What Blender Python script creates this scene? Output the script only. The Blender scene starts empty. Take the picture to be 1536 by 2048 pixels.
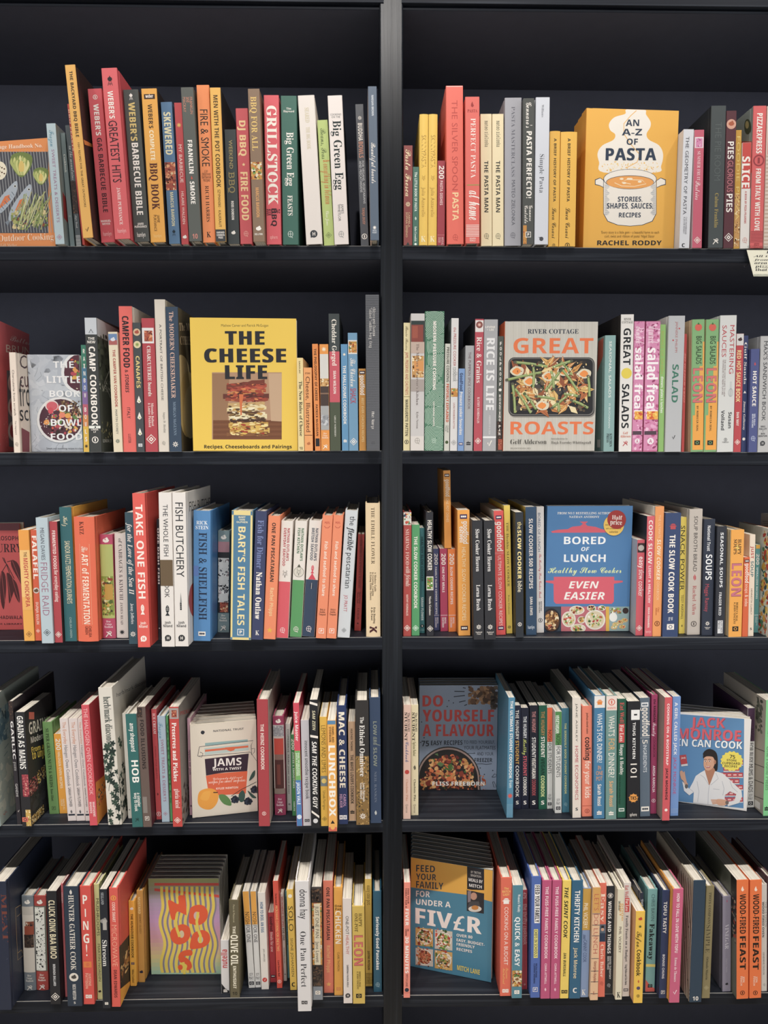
import bpy, math, random
from mathutils import Matrix, Vector, Euler

# ------------------------------------------------------------------ camera, light, exposure
F_PX, PITCH, YAW, DIST, EYE = 1480.0, 5.8, 0.9, 1.36, 1.50
scene = bpy.context.scene
cam = bpy.data.objects.new('camera', bpy.data.cameras.new('camera'))
scene.collection.objects.link(cam)
scene.camera = cam
cam.data.sensor_fit = 'VERTICAL'
cam.data.sensor_height = 36.0
cam.data.lens = 36.0 * F_PX / 2048.0
cam.data.clip_start = 0.05
cam.location = (0.0, -DIST, EYE)
cam.rotation_euler = (math.radians(90 - PITCH), 0, math.radians(-YAW))
scene.view_settings.view_transform = 'Standard'
scene.view_settings.look = 'None'
scene.view_settings.exposure = 0.0
scene.view_settings.gamma = 1.0
scene.view_settings.use_curve_mapping = False

world = bpy.data.worlds.new('shop_ambience')
scene.world = world
world.use_nodes = True
# the lit shop around the aisle: bright at eye level, dim overhead and underfoot
_n = world.node_tree.nodes; _l = world.node_tree.links
_tc = _n.new('ShaderNodeTexCoord'); _sx = _n.new('ShaderNodeSeparateXYZ'); _cr = _n.new('ShaderNodeValToRGB')
_cr.color_ramp.interpolation = 'EASE'
for k, (p, v) in enumerate(((0.0, .95), (.36, 1.0), (.45, 1.45), (.555, 1.45), (.64, .035), (1.0, .03))):     # from the floor's bounce up to the dim ceiling
    e = _cr.color_ramp.elements[k] if k < 2 else _cr.color_ramp.elements.new(p)
    e.position = p; e.color = (v / 2, v / 2, v / 2, 1)
_mr = _n.new('ShaderNodeMapRange'); _mr.inputs['From Min'].default_value = -1.0
_l.new(_tc.outputs['Generated'], _sx.inputs[0]); _l.new(_sx.outputs['Z'], _mr.inputs['Value']); _l.new(_mr.outputs['Result'], _cr.inputs['Fac'])
_db = _n.new('ShaderNodeMath'); _db.operation = 'MULTIPLY'; _db.inputs[1].default_value = 2.0
_l.new(_cr.outputs['Color'], _db.inputs[0]); _l.new(_db.outputs[0], _n['Background'].inputs[1])
_n['Background'].inputs[0].default_value = (.98, .985, 1.0, 1)

def spot(name, loc, aim, power, angle, radius, colour=(1, .955, .91)):
    l = bpy.data.lights.new(name, 'SPOT')
    l.energy, l.spot_size, l.spot_blend, l.shadow_soft_size, l.color = power, math.radians(angle), 0.6, radius, colour
    o = bpy.data.objects.new(name, l)
    scene.collection.objects.link(o)
    o.location = loc
    l.spot_blend = 1.0
    o.rotation_euler = (Vector(aim) - Vector(loc)).to_track_quat('-Z', 'Y').to_euler()
for lx in (-1.2, -0.72, -0.24, 0.24, 0.72, 1.2):                        # ceiling track close to the shelves, tipped steeply down
    spot('track_spotlight', (lx, -0.92, 3.0), (lx * 0.97, 0.0, -0.6), 90, 54, 0.035)
for lx in (-0.95, -0.32, 0.32, 0.95):                                     # small downlights over the head of the bookcase
    spot('downlight', (lx, -0.40, 2.78), (lx, 0.05, 1.6), 14, 120, 0.03)

for lx, pw in ((-0.8, 18), (0.02, 38), (0.8, 16)):                        # narrow lights added to put a sheen on the head of the bookcase
    spot('added_sheen_light', (lx, -1.5, 3.0), (lx, 0.0, 2.25), pw, 38, 0.03)

R_CAM = Euler(cam.rotation_euler).to_matrix()
EYE_V = Vector(cam.location)
def ray(px, py):
    return (R_CAM @ Vector(((px - 768.0) / F_PX, (1024.0 - py) / F_PX, -1.0))).normalized()
def at_depth(px, py, y):
    d = ray(px, py)
    return EYE_V + d * ((y - EYE_V.y) / d.y)

# ------------------------------------------------------------------ materials
def hexcol(h):
    c = [int(h[i:i + 2], 16) / 255 for i in (0, 2, 4)]
    return tuple((x / 12.92 if x <= .04045 else ((x + .055) / 1.055) ** 2.4) for x in c) + (1.0,)
_hc = {}
def col(h):
    if h not in _hc: _hc[h] = hexcol(h)
    return _hc[h]
def ink(h):
    """printed colours: inks on paper, a touch greyer than the swatch"""
    k = '*' + h
    if k not in _hc:
        c = hexcol(h); l = .25 * c[0] + .6 * c[1] + .15 * c[2]
        _hc[k] = tuple(x * .9 + l * .1 for x in c[:3]) + (1.0,)
    return _hc[k]

def ink_material(name, rough, bump):
    m = bpy.data.materials.new(name); m.use_nodes = True
    nt = m.node_tree; b = nt.nodes['Principled BSDF']
    a = nt.nodes.new('ShaderNodeAttribute'); a.attribute_name = 'ink'
    tc = nt.nodes.new('ShaderNodeTexCoord')
    n = nt.nodes.new('ShaderNodeTexNoise'); n.inputs['Scale'].default_value = 260; n.inputs['Detail'].default_value = 2
    nt.links.new(tc.outputs['Object'], n.inputs['Vector'])
    r = nt.nodes.new('ShaderNodeMapRange')
    r.inputs['To Min'].default_value, r.inputs['To Max'].default_value = rough - .08, rough + .08
    nt.links.new(n.outputs['Fac'], r.inputs['Value']); nt.links.new(r.outputs['Result'], b.inputs['Roughness'])
    nt.links.new(a.outputs['Color'], b.inputs['Base Color'])
    b.inputs['Specular IOR Level'].default_value = 0.35
    if bump:
        bm = nt.nodes.new('ShaderNodeBump'); bm.inputs['Strength'].default_value = bump; bm.inputs['Distance'].default_value = .0004
        nt.links.new(n.outputs['Fac'], bm.inputs['Height']); nt.links.new(bm.outputs['Normal'], b.inputs['Normal'])
    return m
M_COVER = ink_material('printed_cover', 0.45, 0.15)
M_INK = ink_material('printing_ink', 0.5, 0.0)

def paper_material():
    m = bpy.data.materials.new('page_edges'); m.use_nodes = True
    nt = m.node_tree; b = nt.nodes['Principled BSDF']
    tc = nt.nodes.new('ShaderNodeTexCoord'); mp = nt.nodes.new('ShaderNodeMapping')
    mp.inputs['Scale'].default_value = (1300, 3, 3)
    n = nt.nodes.new('ShaderNodeTexNoise'); n.inputs['Scale'].default_value = 1.0; n.inputs['Detail'].default_value = 1
    cr = nt.nodes.new('ShaderNodeValToRGB')
    cr.color_ramp.elements[0].position, cr.color_ramp.elements[0].color = .35, col('b9b0a0')
    cr.color_ramp.elements[1].position, cr.color_ramp.elements[1].color = .6, col('e6dfd2')
    nt.links.new(tc.outputs['Object'], mp.inputs['Vector']); nt.links.new(mp.outputs['Vector'], n.inputs['Vector'])
    nt.links.new(n.outputs['Fac'], cr.inputs['Fac']); nt.links.new(cr.outputs['Color'], b.inputs['Base Color'])
    b.inputs['Roughness'].default_value = .8; b.inputs['Specular IOR Level'].default_value = .2
    return m
M_PAPER = paper_material()

def wood_material(name, base, light, rough, axis, spec=0.5):
    m = bpy.data.materials.new(name); m.use_nodes = True
    nt = m.node_tree; b = nt.nodes['Principled BSDF']
    tc = nt.nodes.new('ShaderNodeTexCoord'); mp = nt.nodes.new('ShaderNodeMapping')
    mp.inputs['Scale'].default_value = {'x': (2.2, 60, 130), 'z': (130, 60, 2.2)}[axis]
    n = nt.nodes.new('ShaderNodeTexNoise'); n.inputs['Scale'].default_value = 1.0
    n.inputs['Detail'].default_value = 5; n.inputs['Distortion'].default_value = .9
    cr = nt.nodes.new('ShaderNodeValToRGB')
    cr.color_ramp.elements[0].position, cr.color_ramp.elements[0].color = .48, col(base)
    cr.color_ramp.elements[1].position, cr.color_ramp.elements[1].color = .70, col(light)
    nt.links.new(tc.outputs['Object'], mp.inputs['Vector']); nt.links.new(mp.outputs['Vector'], n.inputs['Vector'])
    nt.links.new(n.outputs['Fac'], cr.inputs['Fac']); nt.links.new(cr.outputs['Color'], b.inputs['Base Color'])
    bm = nt.nodes.new('ShaderNodeBump'); bm.inputs['Strength'].default_value = .35; bm.inputs['Distance'].default_value = .0006
    nt.links.new(n.outputs['Fac'], bm.inputs['Height']); nt.links.new(bm.outputs['Normal'], b.inputs['Normal'])
    b.inputs['Roughness'].default_value = rough; b.inputs['Specular IOR Level'].default_value = spec
    return m
def plain_material(name, h, rough, metal=0.0):
    m = bpy.data.materials.new(name); m.use_nodes = True
    nt = m.node_tree; b = nt.nodes['Principled BSDF']
    tc = nt.nodes.new('ShaderNodeTexCoord')
    n = nt.nodes.new('ShaderNodeTexNoise'); n.inputs['Scale'].default_value = 40
    mx = nt.nodes.new('ShaderNodeMixRGB'); mx.inputs[1].default_value = col(h)
    mx.inputs[2].default_value = tuple(min(1, c * 1.25) for c in col(h)[:3]) + (1,)
    nt.links.new(tc.outputs['Object'], n.inputs['Vector']); nt.links.new(n.outputs['Fac'], mx.inputs[0])
    nt.links.new(mx.outputs[0], b.inputs['Base Color'])
    b.inputs['Roughness'].default_value = rough; b.inputs['Metallic'].default_value = metal
    return m
M_SHELF = wood_material('black_ash_veneer_boards', '1c1f26', '30343b', .5, 'x', .15)
M_UPRIGHT = wood_material('black_ash_veneer_upright', '13161b', '22262c', .3, 'z', .26)
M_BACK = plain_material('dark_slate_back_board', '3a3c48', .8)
M_STRIP = plain_material('pale_edge', '8f8d88', .4, .0)

# ------------------------------------------------------------------ objects (linked at the very end)
PENDING = []
def link(o, parent=None):
    if parent is not None: o.parent = parent
    PENDING.append(o)
    return o
def tag(o, label, cat, group=None, kind=None):
    if label: o['label'] = label
    if cat: o['category'] = cat
    if group: o['group'] = group
    if kind: o['kind'] = kind
    return o
def mesh_object(name, verts, faces, colours, mat, parent=None):
    me = bpy.data.meshes.new(name)
    me.from_pydata(verts, [], faces)
    if colours:
        at = me.attributes.new('ink', 'FLOAT_COLOR', 'FACE')
        at.data.foreach_set('color', [x for c in colours for x in c])
    me.materials.append(mat)
    return link(bpy.data.objects.new(name, me), parent)
def box_geo(x0, x1, y0, y1, z0, z1):
    v = [(x, y, z) for z in (z0, z1) for y in (y0, y1) for x in (x0, x1)]
    f = [(0, 2, 3, 1), (4, 5, 7, 6), (0, 1, 5, 4), (2, 6, 7, 3), (0, 4, 6, 2), (1, 3, 7, 5)]
    return v, f
def rounded_bar(x0, x1, y0, y1, z0, z1, r):
    """a board along x with its front edges rounded"""
    prof = [(y1, z0), (y0 + r, z0), (y0 + r * .3, z0 + r * .3), (y0, z0 + r), (y0, z1 - r), (y0 + r * .3, z1 - r * .3), (y0 + r, z1), (y1, z1)]
    n = len(prof)
    v = [(x, y, z) for x in (x0, x1) for y, z in prof]
    f = [(i, (i + 1) % n, (i + 1) % n + n, i + n) for i in range(n)] + [tuple(range(n - 1, -1, -1)), tuple(range(n, 2 * n))]
    return v, f

# ------------------------------------------------------------------ lettering
HOLES = {}
def alpha(up, low, dig=None, holes=()):
    d = {}
    for i in range(26):
        d[chr(65 + i)] = chr(up + i); d[chr(97 + i)] = chr(low + i)
    if dig:
        for i in range(10): d[chr(48 + i)] = chr(dig + i)
    d.update(holes)
    return d
STYLES = {  # letter map, doubled strokes (a share of an em), thinning
    'r': ({}, (0,), 0), 't': ({}, (0,), -.012), 'b': (alpha(0x1D5D4, 0x1D5EE, 0x1D7EC), (0,), 0), 'h': (alpha(0x1D5D4, 0x1D5EE, 0x1D7EC), (0, .04), 0),
    'x': (alpha(0x1D5D4, 0x1D5EE, 0x1D7EC), (0, .05, .10), 0),
    's': (alpha(0x1D400, 0x1D41A, 0x1D7CE), (0,), 0), 'S': (alpha(0x1D400, 0x1D41A, 0x1D7CE), (0,), -.012), 'H': (alpha(0x1D400, 0x1D41A, 0x1D7CE), (0, .04), 0),
    'i': (alpha(0x1D468, 0x1D482), (0,), 0), 'c': (alpha(0x1D4D0, 0x1D4EA), (0,), 0), 'o': (alpha(0x1D63C, 0x1D656), (0,), 0),
    'm': (alpha(0x1D670, 0x1D68A, 0x1D7F6), (0,), 0),
}
_gl, _pen = {}, []
def _raw(body, off):
    if not _pen:
        c = bpy.data.curves.new('pen', 'FONT'); c.resolution_u = 2
        _pen.append(bpy.data.objects.new('pen', c))
    o = _pen[0]; o.data.body = body; o.data.offset = off; me = o.to_mesh()
    v = [(p.co.x, p.co.y) for p in me.vertices]; f = [tuple(p.vertices) for p in me.polygons]
    o.to_mesh_clear()
    return v, f
def _area(v, f): return sum(abs(sum(v[q[i - 1]][0] * v[q[i]][1] - v[q[i]][0] * v[q[i - 1]][1] for i in range(len(q)))) for q in f)
def glyph(ch, style):
    k = (ch, style)
    if k not in _gl:
        m, dup, off = STYLES[style]
        c = m.get(ch, ch)
        if c == ' ':
            _gl[k] = ([], [], .30)
        else:
            v, f = _raw(c, 0)
            v2, _ = _raw(c + c, 0)
            adv = max(p[0] for p in v2) - max(p[0] for p in v) if v else .3
            if off:
                vt, ft = _raw(c, off)
                if ft and .45 * _area(v, f) < _area(vt, ft) < .97 * _area(v, f): v, f = vt, ft
            V, Fc = [], []
            for n_, d in enumerate(dup):
                Fc += [tuple(i + len(V) for i in q) for q in f]; V = V + [(p[0] + d, p[1], n_) for p in v]
            _gl[k] = (V, Fc, adv + dup[-1])
    return _gl[k]
def line_geo(text, style, track=0.0):
    V, Fc, x = [], [], 0.0
    for ch in text:
        v, f, adv = glyph(ch, style)
        b = len(V)
        V += [(p[0] + x, p[1], p[2]) for p in v]
        Fc += [tuple(i + b for i in q) for q in f]
        x += adv + track
    return V, Fc

class Sheet:
    """flat print laid on one face of a book: polygons in (a, b) with a colour and a layer"""
    def __init__(s): s.v, s.f, s.c, s.layer = [], [], [], 0
    def add(s, pts, faces, colour, layer=None):
        b = len(s.v)
        if layer is None: s.layer += 1; layer = s.layer
        s.v += [(p[0], p[1], layer + (p[2] if len(p) > 2 else 0)) for p in pts]; s.layer += max((p[2] for p in pts if len(p) > 2), default=0)
        s.f += [tuple(i + b for i in q) for q in faces]
        s.c += [ink(colour)] * len(faces)
    def poly(s, pts, c, layer=None):
        if sum(pts[i - 1][0] * pts[i][1] - pts[i][0] * pts[i - 1][1] for i in range(len(pts))) < 0: pts = pts[::-1]
        s.add(pts, [tuple(range(len(pts)))], c, layer)
    def rect(s, a0, b0, a1, b1, c, n=1):
        a0, a1 = min(a0, a1), max(a0, a1); b0, b1 = min(b0, b1), max(b0, b1)
        pts = [(a0 + (a1 - a0) * i / n, b) for i in range(n + 1) for b in (b0, b1)]
        s.add(pts, [(2 * i, 2 * i + 2, 2 * i + 3, 2 * i + 1) for i in range(n)], c)
    def ell(s, a, b, ra, rb, c, n=20, rot=0.0):
        cr, sr = math.cos(rot), math.sin(rot)
        pts = []
        for i in range(n):
            x, y = ra * math.cos(2 * math.pi * i / n), rb * math.sin(2 * math.pi * i / n)
            pts.append((a + x * cr - y * sr, b + x * sr + y * cr))
        s.add(pts, [tuple(range(n))], c)
    def ring(s, a, b, ra, rb, t, c, n=24):
        pts = []
        for i in range(n):
            x, y = math.cos(2 * math.pi * i / n), math.sin(2 * math.pi * i / n)
            pts += [(a + ra * x, b + rb * y), (a + (ra - t) * x, b + (rb - t) * y)]
        s.add(pts, [(2 * i, (2 * i + 2) % (2 * n), (2 * i + 3) % (2 * n), 2 * i + 1) for i in range(n)], c)
    def stroke(s, pts, w, c):
        P = []
        for i, p in enumerate(pts):
            q0, q1 = pts[max(0, i - 1)], pts[min(len(pts) - 1, i + 1)]
            dx, dy = q1[0] - q0[0], q1[1] - q0[1]; L = math.hypot(dx, dy) or 1
            P += [(p[0] - dy / L * w / 2, p[1] + dx / L * w / 2), (p[0] + dy / L * w / 2, p[1] - dx / L * w / 2)]
        s.add(P, [(2 * i, 2 * i + 1, 2 * i + 3, 2 * i + 2) for i in range(len(pts) - 1)], c)
    def geo(s, V, Fc, c): s.add(V, Fc, c)
    def text_box(s, text, a0, b0, a1, b1, c, style, vertical=False, track=0.0):
        """one line filling the box; vertical: reads downwards"""
        V, Fc = line_geo(text, style, track)
        if not V: return
        x0, x1 = min(p[0] for p in V), max(p[0] for p in V)
        cap = glyph('H' if any(k.isupper() or k.isdigit() for k in text) else 'x', style)[0]
        y0, y1 = 0.0, max(p[1] for p in cap)
        if vertical == 'up':
            k = (b1 - b0) / (x1 - x0); h = (a1 - a0) / (y1 - y0)
            s.add([(a1 - (p[1] - y0) * h, b0 + (p[0] - x0) * k, p[2]) for p in V], Fc, c)
        elif vertical:
            k = (b1 - b0) / (x1 - x0); h = (a1 - a0) / (y1 - y0)
            s.add([(a0 + (p[1] - y0) * h, b1 - (p[0] - x0) * k, p[2]) for p in V], Fc, c)
        else:
            k = (a1 - a0) / (x1 - x0); h = (b1 - b0) / (y1 - y0)
            s.add([(a0 + (p[0] - x0) * k, b0 + (p[1] - y0) * h, p[2]) for p in V], Fc, c)
    def blobs(s, a0, b0, a1, b1, pal, n, size, seed, within=None, flat=False):
        r = random.Random(seed); base = s.layer; s.layer += 14
        for i in range(n):
            for _ in range(20):
                a, b = r.uniform(a0, a1), r.uniform(b0, b1)
                if within is None or within(a, b): break
            e = size * r.uniform(.5, 1.3)
            m = min(e, a - a0 + e * .3, a1 - a + e * .3, b - b0 + e * .3, b1 - b + e * .3)
            k = r.randint(6, 9); t = r.uniform(-.25, .25) if flat else r.uniform(0, 3)
            fx = r.uniform(.25, .45) if flat else r.uniform(.45, 1)
            pts = []
            for j in range(k):
                q = 2 * math.pi * j / k; rr = max(m, e * .3) * r.uniform(.75, 1.1)
                x, y = rr * math.cos(q), rr * fx * math.sin(q)
                pts.append((min(max(a + x * math.cos(t) - y * math.sin(t), a0), a1), min(max(b + x * math.sin(t) + y * math.cos(t), b0), b1)))
            s.poly(pts, r.choice(pal), base + 1 + i % 14)
    def build(s, name, place, parent, label=None):
        if not s.f: return None
        o = mesh_object(name, [place(a, b, l) for a, b, l in s.v], s.f, s.c, M_INK, parent)
        if label: o['label'] = label
        return o

PAL = {
    'food': ['c98a3a', 'e0b45a', '8a3a24', '5a7a3a', 'd9c9a8', 'b0482e', '3f2a20', 'e8dcc4', '7a9a4a'],
    'fresh': ['5a8a3a', '8fb04a', 'e8e0cc', 'd05038', 'c8a850', '3a5a2a', 'f0ead8', 'b83a3a'],
    'bake': ['c79350', 'e0bd84', '8a5a2c', 'd8a868', 'f0dfb8', '6a3f1e'],
    'dark': ['3a2c28', '4a3a32', '2a2422', '6a4f3c', '1f1d1e', '54453a', '7a5a40'],
    'pink': ['d98ab0', 'b8527e', 'f0c4d8', 'c86a98', '9a3f6a', 'e8a8c8', 'd070a0'],
    'meat': ['a8503c', 'd07a50', '7a2f24', 'e8a070', '5a2a20', 'c0603a', 'e0c090'],
    'jar': ['8a9a3a', 'c8c060', '5a6a2a', 'd0a048', '9a3f2a', 'e0d8a0', '4a4a2a'],
    'shell': ['d8d8d4', '2c2c30', 'f0eeea', '6a6a6e', '1e1e22', 'b09a9a'],
    'game': ['8a4a34', 'b87a54', '2c2424', 'e0d4c4', '5a3a30'],
    'spot': ['e8e8de', '26282a', 'd0d0c0', '3a4038', 'f0f0e8', '1c1e1e'],
    'grass': ['8a6a38', 'b08a4a', '5a4a30', '3a3428', 'c8a058', '2a2824'],
    'floral': ['d8d8cc', 'e0a83a', '3a6a6a', 'c8483a', 'e8c85a', 'f0e8d8', '5a8a5a', 'd06a3a', '2c4a5a'],
    'stone': ['b4b8be', 'd4d8dc', 'a4a8b0', 'c4c8ce', 'dadee2'],
    'grain': ['a8404a', '7a2a34', 'c86a6a', '5a1f28', 'd89a8a'],
    'seed': ['d0a850', 'e8cf8a', 'b08838', 'f0e0b0', '8a6a30'],
    'leaf': ['2c4038', '3a5446', '20302a', '46604f'],
    'bowl': ['5a3038', '7a3a48', 'e8b04a', 'd8584a', '3a2a28', 'e8d8c0', 'c04a58', '6a8a4a', 'f0a050'],
    'cloth': ['9a9ca0', 'b4b6b8', '88898c', 'c8c9ca'],
    'flow': ['f0b03a', 'e87a2a', 'f8d060', 'd8582a'],
    'strip': ['d9d0bc', '5a5044', 'c9bda4', '7a6e5c', 'e6dfd0', '3f3a34'],
}
# ------------------------------------------------------------------ the bookcase
BAY_X = at_depth(783, 492, 0.0).x                       # middle of the upright between the two bays
def level(py): return EYE + DIST * math.tan(math.atan((1024 - py) / F_PX) - math.radians(PITCH))
SHELF_Y = {1: 491.5, 2: 901.3, 3: 1274.6, 4: 1641.3, 5: 1992.0}
SHELF_Z = {r: level(y) for r, y in SHELF_Y.items()}
SAG = 0.005                                             # the boards fall a little away from the upright
DEPTH = 0.30
def shelf_z(row, x): return SHELF_Z[row] - SAG * abs(x - BAY_X)
DIV_L, DIV_R = at_depth(763, 900, 0.0).x, at_depth(805.3, 900, 0.0).x
OUT_L, OUT_R = -1.16, 1.16

floor = mesh_object('floor', *box_geo(-3, 3, -3.2, 0.6, -0.1, 0.0), None, plain_material('pale_wood_floor', 'b5ab9a', .9))
tag(floor, 'pale wooden shop floor under the black bookcase', 'floor', kind='structure')
wall = mesh_object('wall_back', *box_geo(-3, 3, DEPTH + .03, DEPTH + .13, 0, 3.3), None, plain_material('dark_painted_wall', '3a3b40', .9))
tag(wall, 'dark painted wall behind the black bookcase', 'wall', kind='structure')

case = link(bpy.data.objects.new('bookcase', None))
case.location = (BAY_X, 0, 0)
tag(case, 'tall black wooden bookcase with two bays of shelves full of cookbooks', 'bookcase')
TOP_Z = level(16.0)
def part(name, geo, mat, label=None):
    v, f = geo
    o = mesh_object(name, [(x - BAY_X, y, z) for x, y, z in v], f, None, mat, case)
    if label: o['label'] = label
    return o
hw_top = (at_depth(759.0, 100, 0).x, at_depth(806.2, 100, 0).x)
hw_bot = (at_depth(766.3, 1950, 0).x, at_depth(804.6, 1950, 0).x)
z_t, z_b = level(100), level(1950)
def div_x(z, i): return hw_bot[i] + (hw_top[i] - hw_bot[i]) * (z - z_b) / (z_t - z_b)
# the upright between the bays: a board whose front edge is slightly rounded
prof = lambda x0, x1: [(x0, DEPTH), (x0, .0025), (x0 + .0008, .0008), (x0 + .0025, 0), (x1 - .0025, 0), (x1 - .0008, .0008), (x1, .0025), (x1, DEPTH)]
vv = []
for z in (0.0, 2.45): vv += [(x, y - .001, z) for x, y in prof(div_x(z, 0), div_x(z, 1))]
part('upright_panel', (vv, [(i, (i + 1) % 8, (i + 1) % 8 + 8, i + 8) for i in range(8)] + [tuple(range(8)), tuple(range(8, 16))]), M_UPRIGHT)
part('side_panel', box_geo(OUT_L - .03, OUT_L, 0, DEPTH, 0, 2.45), M_UPRIGHT)
part('side_panel', box_geo(OUT_R, OUT_R + .03, 0, DEPTH, 0, 2.45), M_UPRIGHT)
part('back_panel', box_geo(OUT_L, OUT_R, DEPTH - .004, DEPTH + .01, 0.02, 2.44), M_BACK)
for side in (-1, 1):
    x0, x1 = (OUT_L, DIV_L + .004) if side < 0 else (DIV_R - .004, OUT_R)
    for r in range(1, 6):
        v, f = rounded_bar(x0, x1, 0.0, DEPTH - .005, -.0245, 0.0, .0018)
        board = part('shelf_board', ([(x, y, z + shelf_z(r, x)) for x, y, z in v], f), M_SHELF)
        board.data.materials.append(M_BACK); board.data.polygons[0].material_index = 1          # underside painted lighter with the back-board colour, to lift its shade
        v, f = box_geo(x0 + .002, x1 - .002, .0008, .0020, -.0004, .00022)  # thin pale line on top of the front edge
        part('edge_strip', ([(x, y, z + shelf_z(r, x)) for x, y, z in v], f), M_STRIP, 'thin pale strip along the front edge of the shelf').parent = board
    zt = lambda x, d=0: TOP_Z + d - .002 * (x - BAY_X)
    for nm, (z0, z1, y0, m) in {'top_rail': (-.001, .0035, .004, M_SHELF), 'top_recess': (.0035, .007, .012, M_BACK), 'top_fascia': (.0072, .10, -.003, M_SHELF)}.items():
        v, f = rounded_bar(x0, x1, y0, DEPTH - .005, z0, z1, .0008)
        o = part(nm, ([(x, y, z + zt(x)) for x, y, z in v], f), m)
        if nm == 'top_rail': o.data.materials.append(M_BACK); o.data.polygons[0].material_index = 1  # rail's underside painted lighter as well, lifting its shade
    part('plinth', box_geo(x0, x1, .02, .04, 0, SHELF_Z[5] - .35), M_SHELF)

# ------------------------------------------------------------------ books
BOOKS, CROP, ROW, GROUP = [], [0, 0, 1.0], [1], ['']
def crop(row, ox, oy, s, group):
    CROP[:] = [ox, oy, s]; ROW[0] = row; GROUP[0] = group
def px(x, y): return CROP[0] + x / CROP[2], CROP[1] + y / CROP[2]
def on_shelf(qx, qy, row):
    d = ray(qx, qy); x = 0.0
    for _ in range(4):
        t = (shelf_z(row, x) - EYE_V.z) / d.z
        p = EYE_V + d * t; x = p.x
    return p
def B(xbl, xbr, yb, xtl, yt, colour, label, els=(), **o):
    """a spine-out book read off the photograph: foot corners, head corner, colours and lettering"""
    q0, q1, qt = px(xbl, yb), px(xbr, yb), px(xtl, yt)
    row = ROW[0]
    if 'Y' in o: Y = o['Y']
    elif row == 2: Y = -.002
    else:
        Y = on_shelf((q0[0] + q1[0]) / 2, q0[1], row).y
        Y = max(-.075, min(Y, .16 if row > 1 else .002))
    p0, p1, pt = at_depth(*q0, Y), at_depth(*q1, Y), at_depth(*qt, Y)
    z0 = max(shelf_z(row, p0.x), shelf_z(row, p1.x)) + .0003
    if 'on' in o: z0 = p0.z
    b = dict(o, a=p0.x, w=p1.x - p0.x, k=max(-.14, min(.14, (pt.x - p0.x) / (pt.z - z0))), h=pt.z - z0, Y=Y, z0=z0, row=row,
             col=colour, label=label, els=els, crop=tuple(CROP), group=GROUP[0], face=False,
             qc=(((xbl + xbr) / 2, yb), (xtl + (xbr - xbl) / 2, yt)))
    BOOKS.append(b)
    return b
def FACE(xl, yl, xr, yr, xtl, ytl, th, colour, label, art, Yl=None, Yr=None, **o):
    """a book shown face-out: feet of its front cover, head corner"""
    row = ROW[0]
    ql, qr, qt = px(xl, yl), px(xr, yr), px(xtl, ytl)
    pl = at_depth(*ql, Yl) if Yl is not None else on_shelf(*ql, row)
    pr = at_depth(*qr, Yr) if Yr is not None else on_shelf(*qr, row)
    pt = at_depth(*qt, pl.y)
    z0 = max(shelf_z(row, pl.x), shelf_z(row, pr.x)) + .0004
    b = dict(o, a=pl.x, w=pr.x - pl.x, k=0.0, h=pt.z - z0, Y=pl.y, Yr=pr.y, z0=z0, row=row, th=th, col=colour, label=label, els=(),
             crop=tuple(CROP), group=GROUP[0], face=True, art=art)
    BOOKS.append(b)
    return b

def stand_on():
    """a book standing on top of others gets their height"""
    for b in BOOKS:
        if 'on' in b:
            c = b['a'] + b['w'] / 2
            u = max((q for q in BOOKS if q['row'] == b['row'] and 'on' not in q and q['a'] < b['a'] + b['w'] and q['a'] + q['w'] > b['a'] and abs(q['z0'] + q['h'] - b['z0']) < .03), key=lambda q: q['z0'] + q['h'] * math.cos(math.atan(q['k'])) + q['w'] * abs(q['k']))
            top = b['z0'] + b['h']
            b['z0'] = u['z0'] + u['h'] * math.cos(math.atan(u['k'])) + u['w'] * abs(u['k']) + .0006
            b['h'] = top - b['z0']; b['Y'] = u['Y'] + .001
def settle():
    """shift neighbours apart so that no two books share space"""
    for row in range(1, 6):
        for bay in (-1, 1):
            L = [b for b in BOOKS if b['row'] == row and (b['a'] + b['w'] / 2 > BAY_X) == (bay > 0) and 'on' not in b and 'free' not in b]
            L.sort(key=lambda b: b['a'] + b['w'] / 2)
            for b in L: b['w'] = max(b['w'], .004)
            for it in range(240):
                for i, j in zip(L, L[1:]):
                    g = .0008
                    v = i['a'] + i['w'] + g - j['a']
                    if v > 0:
                        if i['w'] - v / 2 > .004 and j['w'] - v / 2 > .004:
                            i['w'] -= v / 2; j['a'] += v / 2; j['w'] -= v / 2
                        elif i['w'] > j['w']: i['w'] -= v
                        else: j['a'] += v; j['w'] -= v
                    z = min(i['h'], j['h'])
                    v = i['a'] + i['w'] + g + i['k'] * z - j['a'] - j['k'] * z
                    if v > 1e-5:
                        if it > 160 and not i['face'] and i['w'] > .008: i['w'] -= v
                        elif i['face'] and j['face']: i['w'] -= v
                        elif i['face']: j['k'] += v / z
                        elif j['face']: i['k'] -= v / z
                        else: i['k'] -= v / z / 2; j['k'] += v / z / 2
                lo, hi = (L[0], L[-1]) if L else (None, None)
                if L and bay > 0:
                    v = div_x(lo['z0'], 1) + .001 - min(lo['a'], lo['a'] + lo['k'] * lo['h'])
                    if v > 0:
                        if lo['k'] < 0: lo['k'] = 0
                        v = div_x(lo['z0'], 1) + .001 - lo['a']
                        if v > 0: lo['a'] += v; lo['w'] -= v
                if L and bay < 0:
                    lim = min(div_x(hi['z0'], 0), div_x(hi['z0'] + hi['h'], 0)) - .0015
                    v = hi['a'] + hi['w'] + max(0, hi['k'] * hi['h']) - lim
                    if v > 0: hi['w'] -= v * .5; hi['k'] = min(hi['k'], max(0, (lim - hi['a'] - hi['w']) / hi['h'])) if hi['k'] > 0 else hi['k']; hi['w'] = min(hi['w'], lim - hi['a'])

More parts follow.
